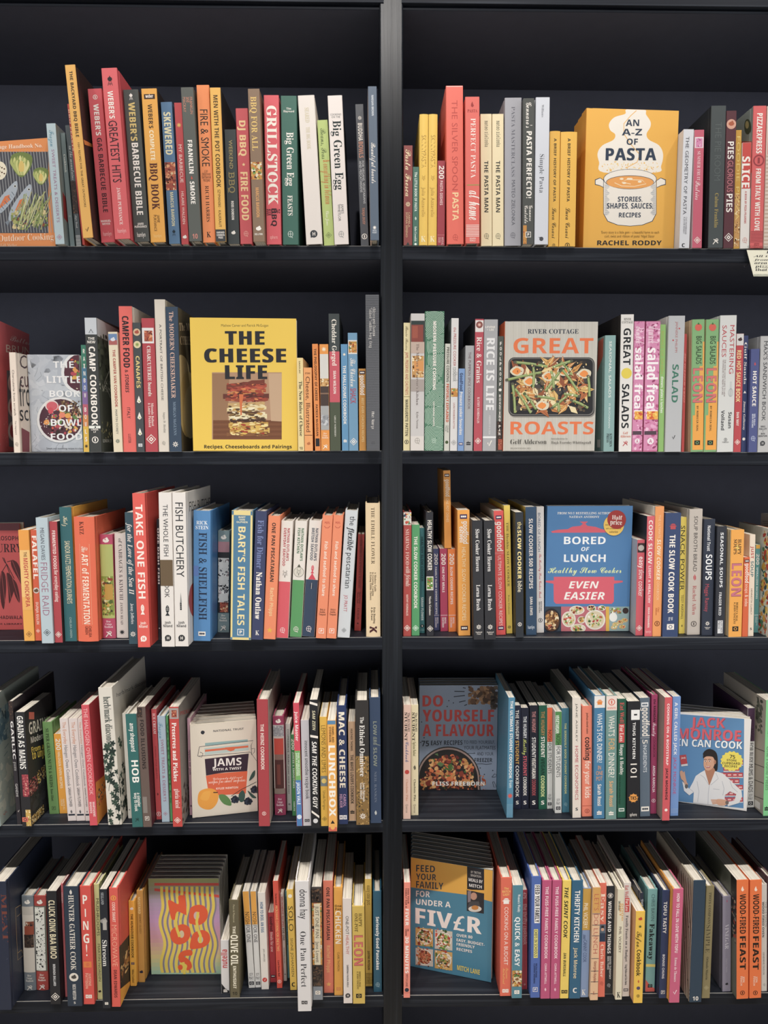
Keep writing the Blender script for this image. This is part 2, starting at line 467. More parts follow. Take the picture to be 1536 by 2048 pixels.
def book_meshes(root, w, h, dep, spine, left, right, hard, bulge):
    bt, r = (.0026, .0012) if hard else (.0006, .0004)
    if w < .012: bt = min(bt, w * .2)
    r = min(r, w * .15)
    g = .0009 if hard else .0002
    ns = 6
    side = [(0, dep), (0, .0120), (g, .0100), (g, .0065), (0, .0045), (0, r), (r * .3, r * .3)]
    mid = [(r + (w - 2 * r) * i / ns, -bulge * (1 - (2 * i / ns - 1) ** 2)) for i in range(ns + 1)]
    chain = side + mid + [(w - x, y) for x, y in reversed(side)]
    st = max(bt, .0015)
    inner = [(min(max(x, bt + (g if .004 < y < .012 else 0)), w - bt - (g if .004 < y < .012 else 0)), max(y, st)) for x, y in chain]
    n = len(chain)
    v = [(x, y, z) for z in (0, h) for x, y in chain] + [(x, y, z) for z in (0, h) for x, y in inner]
    f, c = [], []
    for i in range(n - 1):
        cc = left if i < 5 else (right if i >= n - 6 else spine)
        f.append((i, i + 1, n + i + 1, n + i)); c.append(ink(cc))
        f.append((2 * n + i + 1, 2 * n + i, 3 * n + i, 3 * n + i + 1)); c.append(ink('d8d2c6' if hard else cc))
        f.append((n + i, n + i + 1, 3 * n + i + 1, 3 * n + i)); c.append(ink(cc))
        f.append((i + 1, i, 2 * n + i, 2 * n + i + 1)); c.append(ink(cc))
    for i in (0, n - 1):
        f.append((i, n + i, 3 * n + i, 2 * n + i)); c.append(ink(left if i == 0 else right))
    cover = mesh_object('cover', v, f, c, M_COVER, root)
    rz, fe = (.0035, .004) if hard else (.0006, .0008)
    e = .0001
    mesh_object('page_block', *box_geo(bt + g + e, w - bt - g - e, st + e, dep - fe, rz, h - rz), None, M_PAPER, root)
    return cover

def emblem(s, kind, a, b, d, c, bg):
    """small publisher's mark, d across"""
    R = d / 2
    if kind == 'diamond':
        for k, cc in ((1, c), (.82, bg), (.5, c), (.2, bg)):
            s.poly([(a, b + R * k), (a - R * k, b), (a, b - R * k), (a + R * k, b)], cc)
    elif kind == 'roundel':
        s.ring(a, b, R, R * 1.15, R * .16, c); s.rect(a - R * .08, b - R, a + R * .08, b + R, c); s.rect(a - R, b - R * .08, a + R, b + R * .08, c)
        s.stroke([(a + R * .3, b - R * .9), (a + R * .8, b - R * 1.4)], R * .2, c)
    elif kind == 'ring':
        s.ring(a, b, R, R, R * .25, c); s.rect(a - R * .2, b - R * .5, a + R * .2, b + R * .5, c)
    elif kind == 'dot': s.ell(a, b, R, R, c)
    elif kind == 'speech':
        s.ell(a, b, R, R, c); s.poly([(a - R * .9, b - R), (a - R * .9, b), (a, b - R * .8)], c)
        for dx in (-.35, .2): s.rect(a + R * dx, b - R * .5, a + R * (dx + .2), b + R * .5, bg)
        s.rect(a - R * .35, b - R * .1, a + R * .4, b + R * .1, bg)
    elif kind == 'box':
        s.rect(a - R, b - R, a + R, b + R, c); s.rect(a - R * .8, b - R * .8, a + R * .8, b + R * .8, bg)
        s.text_box('P', a - R * .35, b - R * .45, a + R * .4, b + R * .5, c, 'h')
    elif kind == 'solidbox':
        s.rect(a - R, b - R * .8, a + R, b + R * .8, c); s.ring(a, b, R * .55, R * .5, R * .18, bg)
    elif kind == 'pair':
        for dx, t in ((-1, 'H'), (.05, 'G')):
            s.rect(a + R * dx, b - R * .6, a + R * (dx + .95), b + R * .6, c)
            s.text_box(t, a + R * (dx + .25), b - R * .3, a + R * (dx + .7), b + R * .3, bg, 'b')
    elif kind == 'bbc':
        s.rect(a - R, b - R * .62, a + R, b + R * .62, c)
        for i in range(3): s.rect(a - R * .72 + i * R * .5, b - R * .25, a - R * .28 + i * R * .5, b + R * .25, bg)
    elif kind == 'runner':
        t = R * .28
        s.ring(a + R * .35, b + R * .35, R * .5, R * .5, t * .7, c)
        s.stroke([(a - R * .9, b - R), (a - R * .2, b - R * .1), (a + R * .5, b + R * .3)], t, c)
        s.stroke([(a - R * .7, b + R * .6), (a, b + R * .1), (a + R * .8, b - R * .7)], t, c)
    elif kind == 'bars':
        for i in range(2): s.rect(a - R, b + R * (-.7 + i * .8), a + R, b + R * (-.15 + i * .8), c)
        s.rect(a - R * .3, b + R * .65, a, b + R * 1.1, c)
    elif kind == 'star' or kind == 'burst':
        n = 5 if kind == 'star' else 9
        s.poly([((a + R * (1 if i % 2 == 0 else .45) * math.sin(math.pi * i / n)), (b + R * (1 if i % 2 == 0 else .45) * math.cos(math.pi * i / n))) for i in range(2 * n)], c)
    elif kind == 'flower':
        for i in range(8): s.ell(a + R * .6 * math.cos(i * math.pi / 4), b + R * .6 * math.sin(i * math.pi / 4), R * .4, R * .14, c, 8, i * math.pi / 4)
    elif kind == 'flame':
        s.poly([(a, b + R * 1.3), (a - R * .5, b + R * .3), (a - R * .6, b - R * .5), (a, b - R), (a + R * .6, b - R * .4), (a + R * .25, b + R * .3)], c)
    elif kind == 'leaf':
        s.poly([(a, b + R * 1.3), (a - R * .55, b + R * .3), (a - R * .4, b - R * .6), (a, b - R * 1.2), (a + R * .5, b - R * .5), (a + R * .45, b + R * .4)], c)
        s.stroke([(a, b + R), (a, b - R)], R * .12, bg)
    elif kind == 'fish':
        s.ell(a, b + R * .6, R * .55, R * 1.2, c, 16); s.poly([(a, b - R * .3), (a - R * .7, b - R * 1.5), (a + R * .7, b - R * 1.5)], c)
        for k in (.2, .5, .8): s.rect(a - R * .35, b + R * k, a + R * .35, b + R * (k + .08), bg)
        s.ell(a, b + R * 1.3, R * .14, R * .14, bg, 8)
    elif kind == 'knife':
        s.poly([(a, b + R * 3), (a - R * .25, b), (a + R * .25, b)], '8a8a88'); s.rect(a - R * .3, b - R * 2.4, a + R * .2, b - R * .1, c)
        for k in (-.6, -1.2, -1.8): s.ell(a - R * .05, b + R * k, R * .09, R * .09, bg, 8)
    elif kind == 'grill':
        s.ell(a, b + R * .7, R * .7, R * .62, c); s.rect(a - R * .15, b + R * 1.2, a + R * .15, b + R * 1.6, c)
        for dx in (-.5, 0, .5): s.stroke([(a + dx * R * .6, b + R * .1), (a + dx * R * 1.4, b - R * 1.2)], R * .12, c)
        s.rect(a - R * .6, b - R * .75, a + R * .6, b - R * .62, c)
    elif kind == 'pot':
        s.rect(a - R * .7, b - R * .8, a + R * .7, b + R * .3, c); s.rect(a - R, b - R * .05, a + R, b + R * .12, c)
        s.poly([(a - R * .75, b + R * .4), (a + R * .75, b + R * .4), (a + R * .3, b + R * .75), (a - R * .3, b + R * .75)], c)
    elif kind == 'tri': s.poly([(a, b + R), (a - R, b - R * .7), (a + R, b - R * .7)], c)
    elif kind == 'S':
        s.text_box('S', a - R * .8, b - R, a + R * .8, b + R, c, 'h')
    elif kind == 'tick':
        s.stroke([(a - R * .6, b + R * .2), (a - R * .1, b - R), (a + R * .8, b + R)], R * .35, c)
    elif kind == 'drop':
        s.poly([(a, b + R * 1.7), (a - R * .5, b + R * .3), (a - R * .8, b - R * .6), (a, b - R * 1.2), (a + R * .8, b - R * .6), (a + R * .5, b + R * .3)], c)
        s.blobs(a - R * .45, b - R * .8, a + R * .45, b + R * .1, PAL['fresh'], 7, R * .3, 3)
    elif kind == 'lobster' or kind == 'crab':
        s.ring(a, b, R * .45, R * .8, R * .12, c); 
        for sx in (-1, 1):
            s.stroke([(a + sx * R * .2, b + R * .6), (a + sx * R * .8, b + R * .9), (a + sx * R * .6, b + R * 1.5)], R * .16, c)
            for k in (-.4, 0, .4): s.stroke([(a + sx * R * .3, b + k * R), (a + sx * R, b + (k - .3) * R)], R * .08, c)
        s.rect(a - R * .15, b - R * 1.5, a + R * .15, b - R * .6, c)
    elif kind == 'smile':
        s.stroke([(a - R, b + R * .1), (a - R * .5, b - R * .5), (a + R * .4, b - R * .5), (a + R, b + R * .2)], R * .18, c)
    elif kind == 'whisk':
        s.rect(a - R * .3, b + R * .2, a + R * .3, b + R * 3, '9aa4a8'); s.rect(a - R * .2, b + R * .4, a + R * .2, b + R * 2.9, bg)
        for k in (1, .6, .2): s.ring(a, b - R * 1.3, R * k, R * 1.6, R * .08, '8a9498')
    elif kind == 'blob':
        s.ell(a, b, R, R * .7, c, 7); s.ell(a + R * .3, b + R * .5, R * .4, R * .5, c, 6)
    else: s.ell(a, b, R, R, c)

STEP = 3.5e-6
def leaf_outline(x, z, L, t0, x0, x1, z0, z1):
    """a lobed herb leaf kept inside the box"""
    pts = []
    for k in range(40):
        t = 2 * math.pi * k / 40; rr = L * (.42 + .5 * abs(math.cos(2.5 * t)) ** 1.5 + .08 * math.cos(15 * t))
        pts.append((min(max(x + rr * math.cos(t + t0), x0), x1), min(max(z + rr * math.sin(t + t0), z0), z1)))
    return pts
def spine_prints(b, root, M):
    """everything printed on the spine, each band, picture, mark and line of lettering a piece of its own"""
    w, h = b['w'], b['h']
    bul = b.get('bulge', 0)
    base = [0]
    def lay(S, name):
        k = base[0]
        S.build(name, lambda a, z, l: (min(max(a, .0004), w - .0004), -bul * (1 - (2 * a / w - 1) ** 2) - .00012 - (STEP if not bul else .000012) * (k + l), min(max(z, .0002), h - .0002)), root)
        base[0] += S.layer + 1
    Mi = M.inverted(); o0 = Mi @ EYE_V
    (xb, yb), (xt, yt) = b['qc']
    ox, oy, sc = b['crop']
    def tz(y):
        t = (y - yt) / (yb - yt); x = xt + (xb - xt) * t
        d = Mi.to_3x3() @ ray(ox + x / sc, oy + y / sc)
        p = o0 + d * (-o0.y / d.y)
        return min(max(p.z, .0003), h - .0003)
    first = True
    for e in b['els']:
        t = e[0]; S = Sheet()
        if t[0] == '=':
            y0, y1, c = e[1:4]; u0, u1 = (e[4], e[5]) if len(e) > 4 else (.002, .998)
            S.rect(max(u0, .001) * w, tz(y0), min(u1, .999) * w, tz(y1), c, 32 if bul and u1 - u0 > .1 else 1); lay(S, 'spine_band')
        elif t[0] == '%':
            y0, y1 = e[1:3]; u0, u1 = (e[3], e[4]) if len(e) > 4 else (.01, .99)
            pal = PAL[t[1:]]
            S.rect(u0 * w, tz(y0), u1 * w, tz(y1), pal[0], 32 if bul else 1)
            za, zb = tz(y1), tz(y0)
            n = int(min(150, max(10, (zb - za) * (u1 - u0) * w / 1.0e-5)))
            S.blobs(u0 * w, za, u1 * w, zb, pal, n, w * (u1 - u0) * .16 if t[1:] not in ('grain', 'seed', 'grass', 'spot') else .0018, len(b['label']) + int(y0))
            lay(S, 'spine_picture')
        elif t[0] == '~':
            r = random.Random(5)
            cs = [(r.uniform(-.1, 1.1) * w, h * (k + r.uniform(.2, .8)) / 7) for k in range(7)]
            for k, (ca, cz) in enumerate(cs):
                for q in range(1, 13):
                    rad, pts = q * w * .072, []
                    for i in range(41):
                        x, z = ca + rad * math.cos(i * math.pi / 20), cz + rad * math.sin(i * math.pi / 20)
                        ok = 0 < x < w and 0 < z < h and min(range(7), key=lambda m: (x - cs[m][0]) ** 2 + (z - cs[m][1]) ** 2) == k
                        if ok: pts.append((x, z))
                        if (not ok or i == 40) and pts:
                            if len(pts) > 1: S.stroke(pts, w * .022, 'c4dcc8')
                            pts = []
            lay(S, 'spine_pattern')
        elif t == '&':                                   # a plain block stuck over the lettering
            S.rect(.002 * w, tz(e[2]), .998 * w, tz(e[1]), e[3]); lay(S, 'cover_block')
        elif t == '\\':                                 # a slanting bar
            z1, z0 = tz(e[1]), tz(e[2]); d = w * .3
            S.poly([(.01 * w, z1), (.01 * w, z1 - d), (.99 * w, z0), (.99 * w, z0 + d)], e[3]); lay(S, 'spine_band')
        elif t == '¬':                                   # a foot cut on a slant
            z1, z0 = tz(e[1]), tz(e[2])
            S.poly([(.002 * w, z0), (.998 * w, z0), (.998 * w, z0 + (z1 - z0) * .25), (.5 * w, z0 + (z1 - z0) * .5), (.002 * w, z1)], e[3]); lay(S, 'spine_band')
        elif t == '§':                                   # leaves climbing from the foot
            z1, z0 = tz(e[1]), tz(e[2]); r = random.Random(4)
            for i in range(30):
                x, z = r.uniform(.08, .92) * w, z0 + (z1 - z0) * (i / 30) ** .9 * .97
                S.stroke([(x + w * .1 * math.sin(k * .7 + i), max(z0, z - w * .28 * k)) for k in range(4)], w * .03, '26382f')
                S.poly(leaf_outline(x, z, w * r.uniform(.2, .34), r.uniform(0, 6), .01 * w, .99 * w, z0, h - .001), ('26382f', '3a5042', '20302a')[i % 3])
            lay(S, 'spine_pattern')
        elif t[0] == '/':
            y0, y1, c, n = e[1:5]; z0, z1 = tz(y1), tz(y0)
            for i in range(n):
                z = z0 + (z1 - z0) * i / max(1, n - 1); S.rect(.03 * w, z, .97 * w, z + (z1 - z0) / n * .4, c, 16 if bul else 1)
            lay(S, 'spine_stripes')
        elif t[0] == '*':
            yc, size, c = e[1:4]; u = e[4] if len(e) > 4 else .5; bg = e[5] if len(e) > 5 else b['col']
            emblem(S, t[1:], u * w, tz(yc), size * w, c, bg); lay(S, 'spine_emblem')
        elif t[0] == '^':
            y0, y1, c = e[1:4]; wf = e[4] if len(e) > 4 else .7; u = e[5] if len(e) > 5 else .5; st = e[6] if len(e) > 6 else 'b'
            lines = t[1:].split('\n')
            nat = []
            for ln in lines:
                V, _ = line_geo(ln, st); nat.append(max(p[0] for p in V) - min(p[0] for p in V))
            z1, z0 = tz(y0), tz(y1); lh = (z1 - z0) / (len(lines) + .35 * (len(lines) - 1))
            for i, ln in enumerate(lines):
                wd = wf * w * nat[i] / max(nat); top = z1 - i * lh * 1.35
                S.text_box(ln, u * w - wd / 2, top - lh, u * w + wd / 2, top, c, st)
            lay(S, 'title_lettering' if first else 'spine_lettering'); first = False
        else:
            y0, y1, c = e[1:4]; wf = e[4] if len(e) > 4 else .42; u = e[5] if len(e) > 5 else .5; st = e[6] if len(e) > 6 else 'b'
            lines = t.split('\n'); z1, z0 = tz(y0), tz(y1)
            if len(lines) == 1:
                S.text_box(t, w * (u - wf / 2), z0, w * (u + wf / 2), z1, c, st, vertical=e[7] if len(e) > 7 else True)
            else:
                nat = []
                for ln in lines:
                    V, _ = line_geo(ln, st); nat.append(max(p[0] for p in V) - min(p[0] for p in V))
                n = len(lines); lw = wf * w / (n + .3 * (n - 1))
                for i, ln in enumerate(lines):
                    right = w * (u + wf / 2) - i * lw * 1.3; L = (z1 - z0) * nat[i] / max(nat); mid = z1 - L / 2
                    S.text_box(ln, right - lw, z1 - L, right, z1, c, st, vertical=True)
            lay(S, 'title_lettering' if first else 'spine_lettering'); first = False

class Art:
    """print on the front cover; points are given as seen in the photograph and laid on the cover where it stands"""
    def __init__(s, M, xw, dep, h, crp):
        s.Mi = M.inverted(); s.o = s.Mi @ EYE_V; s.R3 = s.Mi.to_3x3(); s.xw, s.dep, s.h, s.crp = xw, dep, h, crp
        s.S = Sheet(); s.cur = 'cover_picture'; s.sheets = [[s.cur, s.S]]
    def m(s, x, y, clip=True):
        d = s.R3 @ ray(s.crp[0] + x / s.crp[2], s.crp[1] + y / s.crp[2])
        p = s.o + d * ((s.xw - s.o.x) / d.x)
        return (min(max(p.y, .0005), s.dep - .0004), min(max(p.z, .0004), s.h - .0004)) if clip else (p.y, p.z)
    def begin(s, name):
        s.cur = name; s.S = Sheet(); s.sheets.append([name, s.S])
    def poly(s, pts, c): s.S.poly([s.m(*p) for p in pts], c)
    def org(s, pts, c):
        """a rounded outline through the points"""
        n, out = len(pts), []
        for i in range(n):
            p0, p1, p2, p3 = pts[i - 1], pts[i], pts[(i + 1) % n], pts[(i + 2) % n]
            for k in range(5):
                t = k / 5
                out.append(tuple(.5 * (2 * p1[j] + (p2[j] - p0[j]) * t + (2 * p0[j] - 5 * p1[j] + 4 * p2[j] - p3[j]) * t * t + (3 * p1[j] - p0[j] - 3 * p2[j] + p3[j]) * t ** 3) for j in (0, 1)))
        s.poly(out, c)
    def rect(s, x0, y0, x1, y1, c): s.poly([(x0, y0), (x1, y0), (x1, y1), (x0, y1)], c)
    def whole(s, c, t0=0, t1=1, a0=0, a1=1): s.S.rect(.0005 + a0 * s.dep, s.h * (1 - t1) + (.0004 if t1 >= 1 else -.0002), s.dep * a1 - .0004, s.h * (1 - t0) - (.0004 if t0 <= 0 else 0), c)
    def ell(s, x, y, rx, ry, c, n=28): s.poly([(x + rx * math.cos(2 * math.pi * i / n), y + ry * math.sin(2 * math.pi * i / n)) for i in range(n)], c)
    def line(s, pts, wpx, c): s.S.stroke([s.m(*p) for p in pts], wpx / s.crp[2] * .00093, c)
    def blobs(s, x0, y0, x1, y1, pal, n, size, seed=1, ellipse=False, flat=False):
        a0, b0 = s.m(x0, y1); a1, b1 = s.m(x1, y0)
        wi = None
        if ellipse:
            ca, cb, ra, rb = (a0 + a1) / 2, (b0 + b1) / 2, (a1 - a0) / 2, (b1 - b0) / 2
            wi = lambda a, b: ((a - ca) / ra) ** 2 + ((b - cb) / rb) ** 2 < .82
        s.S.blobs(min(a0, a1), min(b0, b1), max(a0, a1), max(b0, b1), PAL[pal] if isinstance(pal, str) else pal, n, size / s.crp[2] * .00093, seed, wi, flat)
    def dish(s, x, y, rx, ry, rim, fill, pal, n, size, seed=1):
        s.ell(x, y, rx, ry, rim); s.ell(x, y, rx * .86, ry * .86, fill); s.blobs(x - rx * .8, y - ry * .8, x + rx * .8, y + ry * .8, pal, n, size, seed, True)
    def text(s, t, x0, y0, x1, y1, c, st='b', name='cover_lettering', dy=0):
        """text box in the photograph: left, top, right, bottom; dy lets the line climb or fall to its end"""
        a0, b0 = s.m(x0, y1, False); a1, b1 = s.m(x1, y1 + dy, False); _, b2 = s.m(x0, y0, False)
        V, Fc = line_geo(t, st)
        u0, u1 = min(p[0] for p in V), max(p[0] for p in V)
        cap = max(p[1] for p in glyph('H' if any(k.isupper() or k.isdigit() for k in t) else 'x', st)[0])
        pts = [(a0 + (a1 - a0) * (p[0] - u0) / (u1 - u0), b0 + (b1 - b0) * (p[0] - u0) / (u1 - u0) + (b2 - b0) * p[1] / cap, p[2]) for p in V]
        pts = [(min(max(a, .0004), s.dep - .0004), b, n) for a, b, n in pts]
        keep = s.cur; s.begin(name); s.S.geo(pts, Fc, c); s.begin(keep)
    def build(s, root, sign=1):
        base = 0
        for nm, q in s.sheets:
            if not q.f: continue
            off = base
            q.build(nm, lambda a, z, l: (s.xw + sign * (.00012 + STEP * (off + l)), min(max(a, .0003), s.dep - .0003), min(max(z, .0003), s.h - .0003)), root)
            base += q.layer + 1

def raise_books():
    for b in BOOKS:
        hard = b.get('hb', b['face'] or b['w'] > .021)
        if b['face']:
            pl, pr = Vector((b['a'], b['Y'], b['z0'])), Vector((b['a'] + b['w'], b['Yr'], b['z0']))
            d = (pr - pl); dep = d.length; d.normalize()
            phi = math.atan2(-d.x, d.y); xh = Vector((math.cos(phi), math.sin(phi), 0))
            n = b.get('copies', 0); th = b['th']
            for j in range(n + 1):
                M = Matrix.Translation(pl - xh * (th + j * (th + .0012)) + d * (b.get('slip', 0) * j)) @ Matrix.Rotation(phi, 4, 'Z')
                root = link(bpy.data.objects.new('hardback_book' if hard else 'paperback_book', None))
                root.matrix_world = M
                lab = b['label'] if j == 0 else b['copy'][j - 1]
                tag(root, lab, 'book', b['group'] if not n else b['stack'])
                sp = b.get('spine', b['col'])
                cover = book_meshes(root, th, b['h'], dep, sp, b.get('lside', sp), b['col'], hard, 0)
                if j == 0:
                    A = Art(M, th, dep, b['h'], b['crop']); b['art'](A); A.build(cover)
            continue
        w, h = b['w'], b['h']
        b['bulge'] = b.get('bulge', .0016 if b.get('rnd') else 0)
        dep = b.get('dep', min(.20, max(.115, h * .74)))
        dep = min(dep, DEPTH - .012 - b['Y'])
        th = math.atan(b['k'])
        z = b['z0'] + (w * math.sin(th) if th > 0 else 0)
        M = Matrix.Translation((b['a'], b['Y'], z)) @ Matrix.Rotation(math.radians(b.get('yaw', 0)), 4, 'Z') @ Matrix.Rotation(th, 4, 'Y')
        root = link(bpy.data.objects.new('hardback_book' if hard else 'paperback_book', None))
        root.matrix_world = M
        tag(root, b['label'], 'book', b['group'])
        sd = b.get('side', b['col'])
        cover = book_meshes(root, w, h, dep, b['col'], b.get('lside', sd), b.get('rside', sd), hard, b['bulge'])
        spine_prints(b, cover, M)
        if 'cov' in b:
            A = Art(M, w, dep, h, b['crop']); b['cov'](A); A.build(cover)
        if 'lcov' in b:
            A = Art(M, 0.0, dep, h, b['crop']); b['lcov'](A)
            A.build(cover, -1)
W, K, CR = 'f1e9de', '25252a', 'f3e6cc'      # paper white, ink black, cream

# ================================================================== top shelf, barbecue bay
crop(1, 0, 120, 3.84, 'books on the top shelf, barbecue bay')
def art_outdoor(A):
    A.whole('e28b48'); A.begin('grill_photo'); A.rect(-170, 705, 372, 1330, '4a4a50')
    for i in range(26):
        x = -160 + i * 22; A.line([(x, 700), (x + 70, 1325)], 5, '9a9a98')
    for x, y, r in ((165, 800, 88), (315, 890, 62)):
        A.org([(x, y + r * 1.15), (x - r * .8, y + r * .3), (x - r * .9, y - r * .7), (x, y - r * 1.05), (x + r * .9, y - r * .7), (x + r * .8, y + r * .3)], '6f7f3e')
        for k in range(16):
            q = k % 8; s_ = 1 - k / 22; x1 = x + (q - 3.5) * .24 * r * s_; y1 = y - r * (.95 - abs(q - 3.5) * .12) * s_
            A.org([(x + (q - 3.5) * .06 * r, y + r), (x1 - .13 * r, y1 + .5 * r), (x1, y1), (x1 + .13 * r, y1 + .5 * r)], ('a9b062', 'c8c878', '8f9a4c', 'd6cf8a')[k % 4])
        A.org([(x - r * .2, y + r * .6), (x - r * .22, y), (x, y - r * .3), (x + r * .22, y), (x + r * .2, y + r * .6)], 'd8b860')
    A.ell(0, 850, 52, 70, 'e8dcc0')
    for k in range(10): A.ell(-20 + k % 4 * 18, 810 + k * 9, 7, 6, '5a3a24', 8)
    for (x0, y0, x1, y1) in ((-60, 1210, 130, 960), (70, 1240, 235, 985)):
        dx, dy = x1 - x0, y1 - y0; L = math.hypot(dx, dy); nx, ny = -dy / L, dx / L
        A.org([(x0, y0), (x0 + dx * .3 + nx * 40, y0 + dy * .3 + ny * 40), (x0 + dx * .8 + nx * 38, y0 + dy * .8 + ny * 38), (x1, y1 - 30), (x0 + dx * .8 - nx * 38, y0 + dy * .8 - ny * 38), (x0 + dx * .3 - nx * 40, y0 + dy * .3 - ny * 40)], 'a8b0b8')
        A.poly([(x0 + dx * .2, y0 + dy * .2), (x0 + dx * .6 + nx * 30, y0 + dy * .6 + ny * 30), (x0 + dx * .7, y0 + dy * .7), (x0 + dx * .6 - nx * 20, y0 + dy * .6 - ny * 20)], 'd8733c')
        A.poly([(x0 + dx * .04, y0 + dy * .04), (x0 - 30, y0 + 5), (x0 - 8, y0 + 38)], '7d868e')
        for k in range(9): A.line([(x0 + dx * (.2 + k * .07) + nx * 34, y0 + dy * (.2 + k * .07) + ny * 34), (x0 + dx * (.23 + k * .07), y0 + dy * (.23 + k * .07))], 5, ('5e6870', '8c969e')[k % 2])
        A.ell(x1 - dx * .07, y1 - dy * .07 - 8, 11, 11, 'd8d4c8', 10); A.ell(x1 - dx * .07, y1 - dy * .07 - 8, 7, 7, '22262c', 10)
    A.blobs(90, 1120, 365, 1310, ['7a8a4a', 'a8a860', 'd8c088', '5a6a34', '8a4a2c'], 90, 16, 4)
    for k in range(34):
        r = random.Random(k); x = r.uniform(110, 330); A.line([(x, r.uniform(1180, 1310)), (x + r.uniform(10, 90), r.uniform(1000, 1160))], 6, ('9aa468', 'c8c890', '7f8c4c', 'b0a870')[k % 4])
    A.line([(150, 1290), (350, 1010)], 8, 'b0b078'); A.line([(200, 1310), (360, 1080)], 7, '8a9a50')
    A.text('River Cottage Handbook No.', -190, 660, 328, 690, 'f6dcc0', 's', dy=-18)
    A.text('Outdoor Cooking', -8, 1345, 415, 1395, 'f6dcc0', 'S', dy=-14); A.text('by Gill Meller', -25, 1412, 132, 1435, 'f0d0a8', 'S')
FACE(-165, 1445, 428, 1442, -185, 640, .02, 'e28b48', 'orange handbook shown face-out, grilled fish and artichokes on its cover', art_outdoor, Yl=.034, Yr=.006, spine='d87f3c')
B(427, 497, 1441, 316, 487, 'b3c6cb', 'pale blue slim sweet treats book with mauve capitals, leaning beside the grilled-fish cover', [
    ('Frozen', 540, 665, '5f8ea0', .5, .5, 'c'), ('SWEET TREATS & DESSERTS', 688, 1248, 'a0708f', .3, .5, 'r'), ('*diamond', 1360, .6, 'a86a88')], Y=-.012, side='8fa4a8', dep=.14,
    cov=lambda A: (A.poly([(480, 1010), (505, 1060), (535, 1180), (520, 1250), (490, 1210)], 'a83c40')))
B(540, 575, 1439, 452, 560, '76888a', 'grey-green slim book between the pale blue spine and a charcoal spine', [('Cookbook', 725, 865, 'd8dcd4', .4, .5, 's'), ('*diamond', 1200, .5, 'a8b8b0')], Y=.004, dep=.14)
B(586, 626, 1439, 500, 500, '535d60', 'charcoal slim book with pale script and striped foot, behind the tall yellow book', [
    ('in the mountains', 660, 920, 'b8c0bc', .3, .5, 'c'), ('%dark', 930, 1180), ('Anja Dunk', 1190, 1290, 'd8dcd8', .3, .5, 'c'), ('/', 1350, 1436, 'd8dcd8', 9)], Y=.002, dep=.14)
B(634, 652, 1420, 516, 335, 'b8443a', 'thin red book mostly hidden behind the tall yellow BBQ book', [('BBQ FEASTS', 380, 700, 'f0c0a0', .5, .4)], Y=-.008, dep=.15)
B(637, 715, 1369, 496, 36, 'e8ae50', 'tall mustard-yellow book, backyard BBQ lettered in black, tilted beyond its neighbours', [
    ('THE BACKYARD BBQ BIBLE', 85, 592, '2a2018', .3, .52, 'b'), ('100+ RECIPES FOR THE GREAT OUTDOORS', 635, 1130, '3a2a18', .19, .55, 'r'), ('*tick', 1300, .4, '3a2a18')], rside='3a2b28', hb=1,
    cov=lambda A: A.poly([(640, 610), (715, 650), (715, 672), (650, 650)], 'e08a3c'))
B(777, 884, 1403, 671, 221, 'd6545b', 'red book, gas barbecue lettered in white and maroon capitals', [
    ('*ring', 285, .32, W), ("WEBER'S", 338, 580, W, .36, .5, 'h'), ('GAS BARBECUE BIBLE', 598, 1170, '4a1c24', .34, .52, 'b'), ('^MANUEL\nWEYER', 1228, 1266, W, .72, .48, 'b'), ('^hamlyn', 1328, 1350, 'f0b8b4', .6, .5, 'r')])
B(882, 1000, 1378, 776, 62, 'dc5f62', 'tall coral-red book, greatest hits lettered in thin dark capitals under a barbecue drawing', [
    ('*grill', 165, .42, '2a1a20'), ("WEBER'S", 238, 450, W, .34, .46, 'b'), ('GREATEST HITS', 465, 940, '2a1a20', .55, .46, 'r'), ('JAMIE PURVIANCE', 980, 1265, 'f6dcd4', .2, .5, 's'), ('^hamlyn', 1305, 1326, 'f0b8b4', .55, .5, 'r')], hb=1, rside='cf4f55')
B(1032, 1147, 1398, 943, 228, '4b4e4a', 'charcoal book, barbecue lettered in big white capitals beside the tall coral one', [
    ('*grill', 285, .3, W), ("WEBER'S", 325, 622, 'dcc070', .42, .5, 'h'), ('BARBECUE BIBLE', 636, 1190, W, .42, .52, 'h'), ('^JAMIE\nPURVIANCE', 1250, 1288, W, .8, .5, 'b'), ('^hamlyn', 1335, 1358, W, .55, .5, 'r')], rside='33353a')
B(1156, 1273, 1402, 1083, 220, 'e8a53e', 'amber book, complete BBQ book lettered in brown slab letters', [
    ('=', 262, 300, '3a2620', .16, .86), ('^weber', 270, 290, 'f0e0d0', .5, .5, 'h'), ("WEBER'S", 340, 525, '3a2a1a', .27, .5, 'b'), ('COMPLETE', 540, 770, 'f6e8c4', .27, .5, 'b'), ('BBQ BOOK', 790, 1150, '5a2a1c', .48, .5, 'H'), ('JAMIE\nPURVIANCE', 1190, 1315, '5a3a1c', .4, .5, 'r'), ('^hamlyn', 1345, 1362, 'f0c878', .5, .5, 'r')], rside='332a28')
B(1299, 1383, 1414, 1234, 323, '587a9a', 'steel-blue book, skewered lettered in cream above a picture of kebabs', [
    ('SKEWERED', 400, 728, 'e8dcae', .62, .5, 'h'), ('%meat', 785, 1000), ('MARCUS BAWDON', 1015, 1275, 'e8dcae', .28, .5, 'b'), ('*grill', 1330, .4, '20303c')])
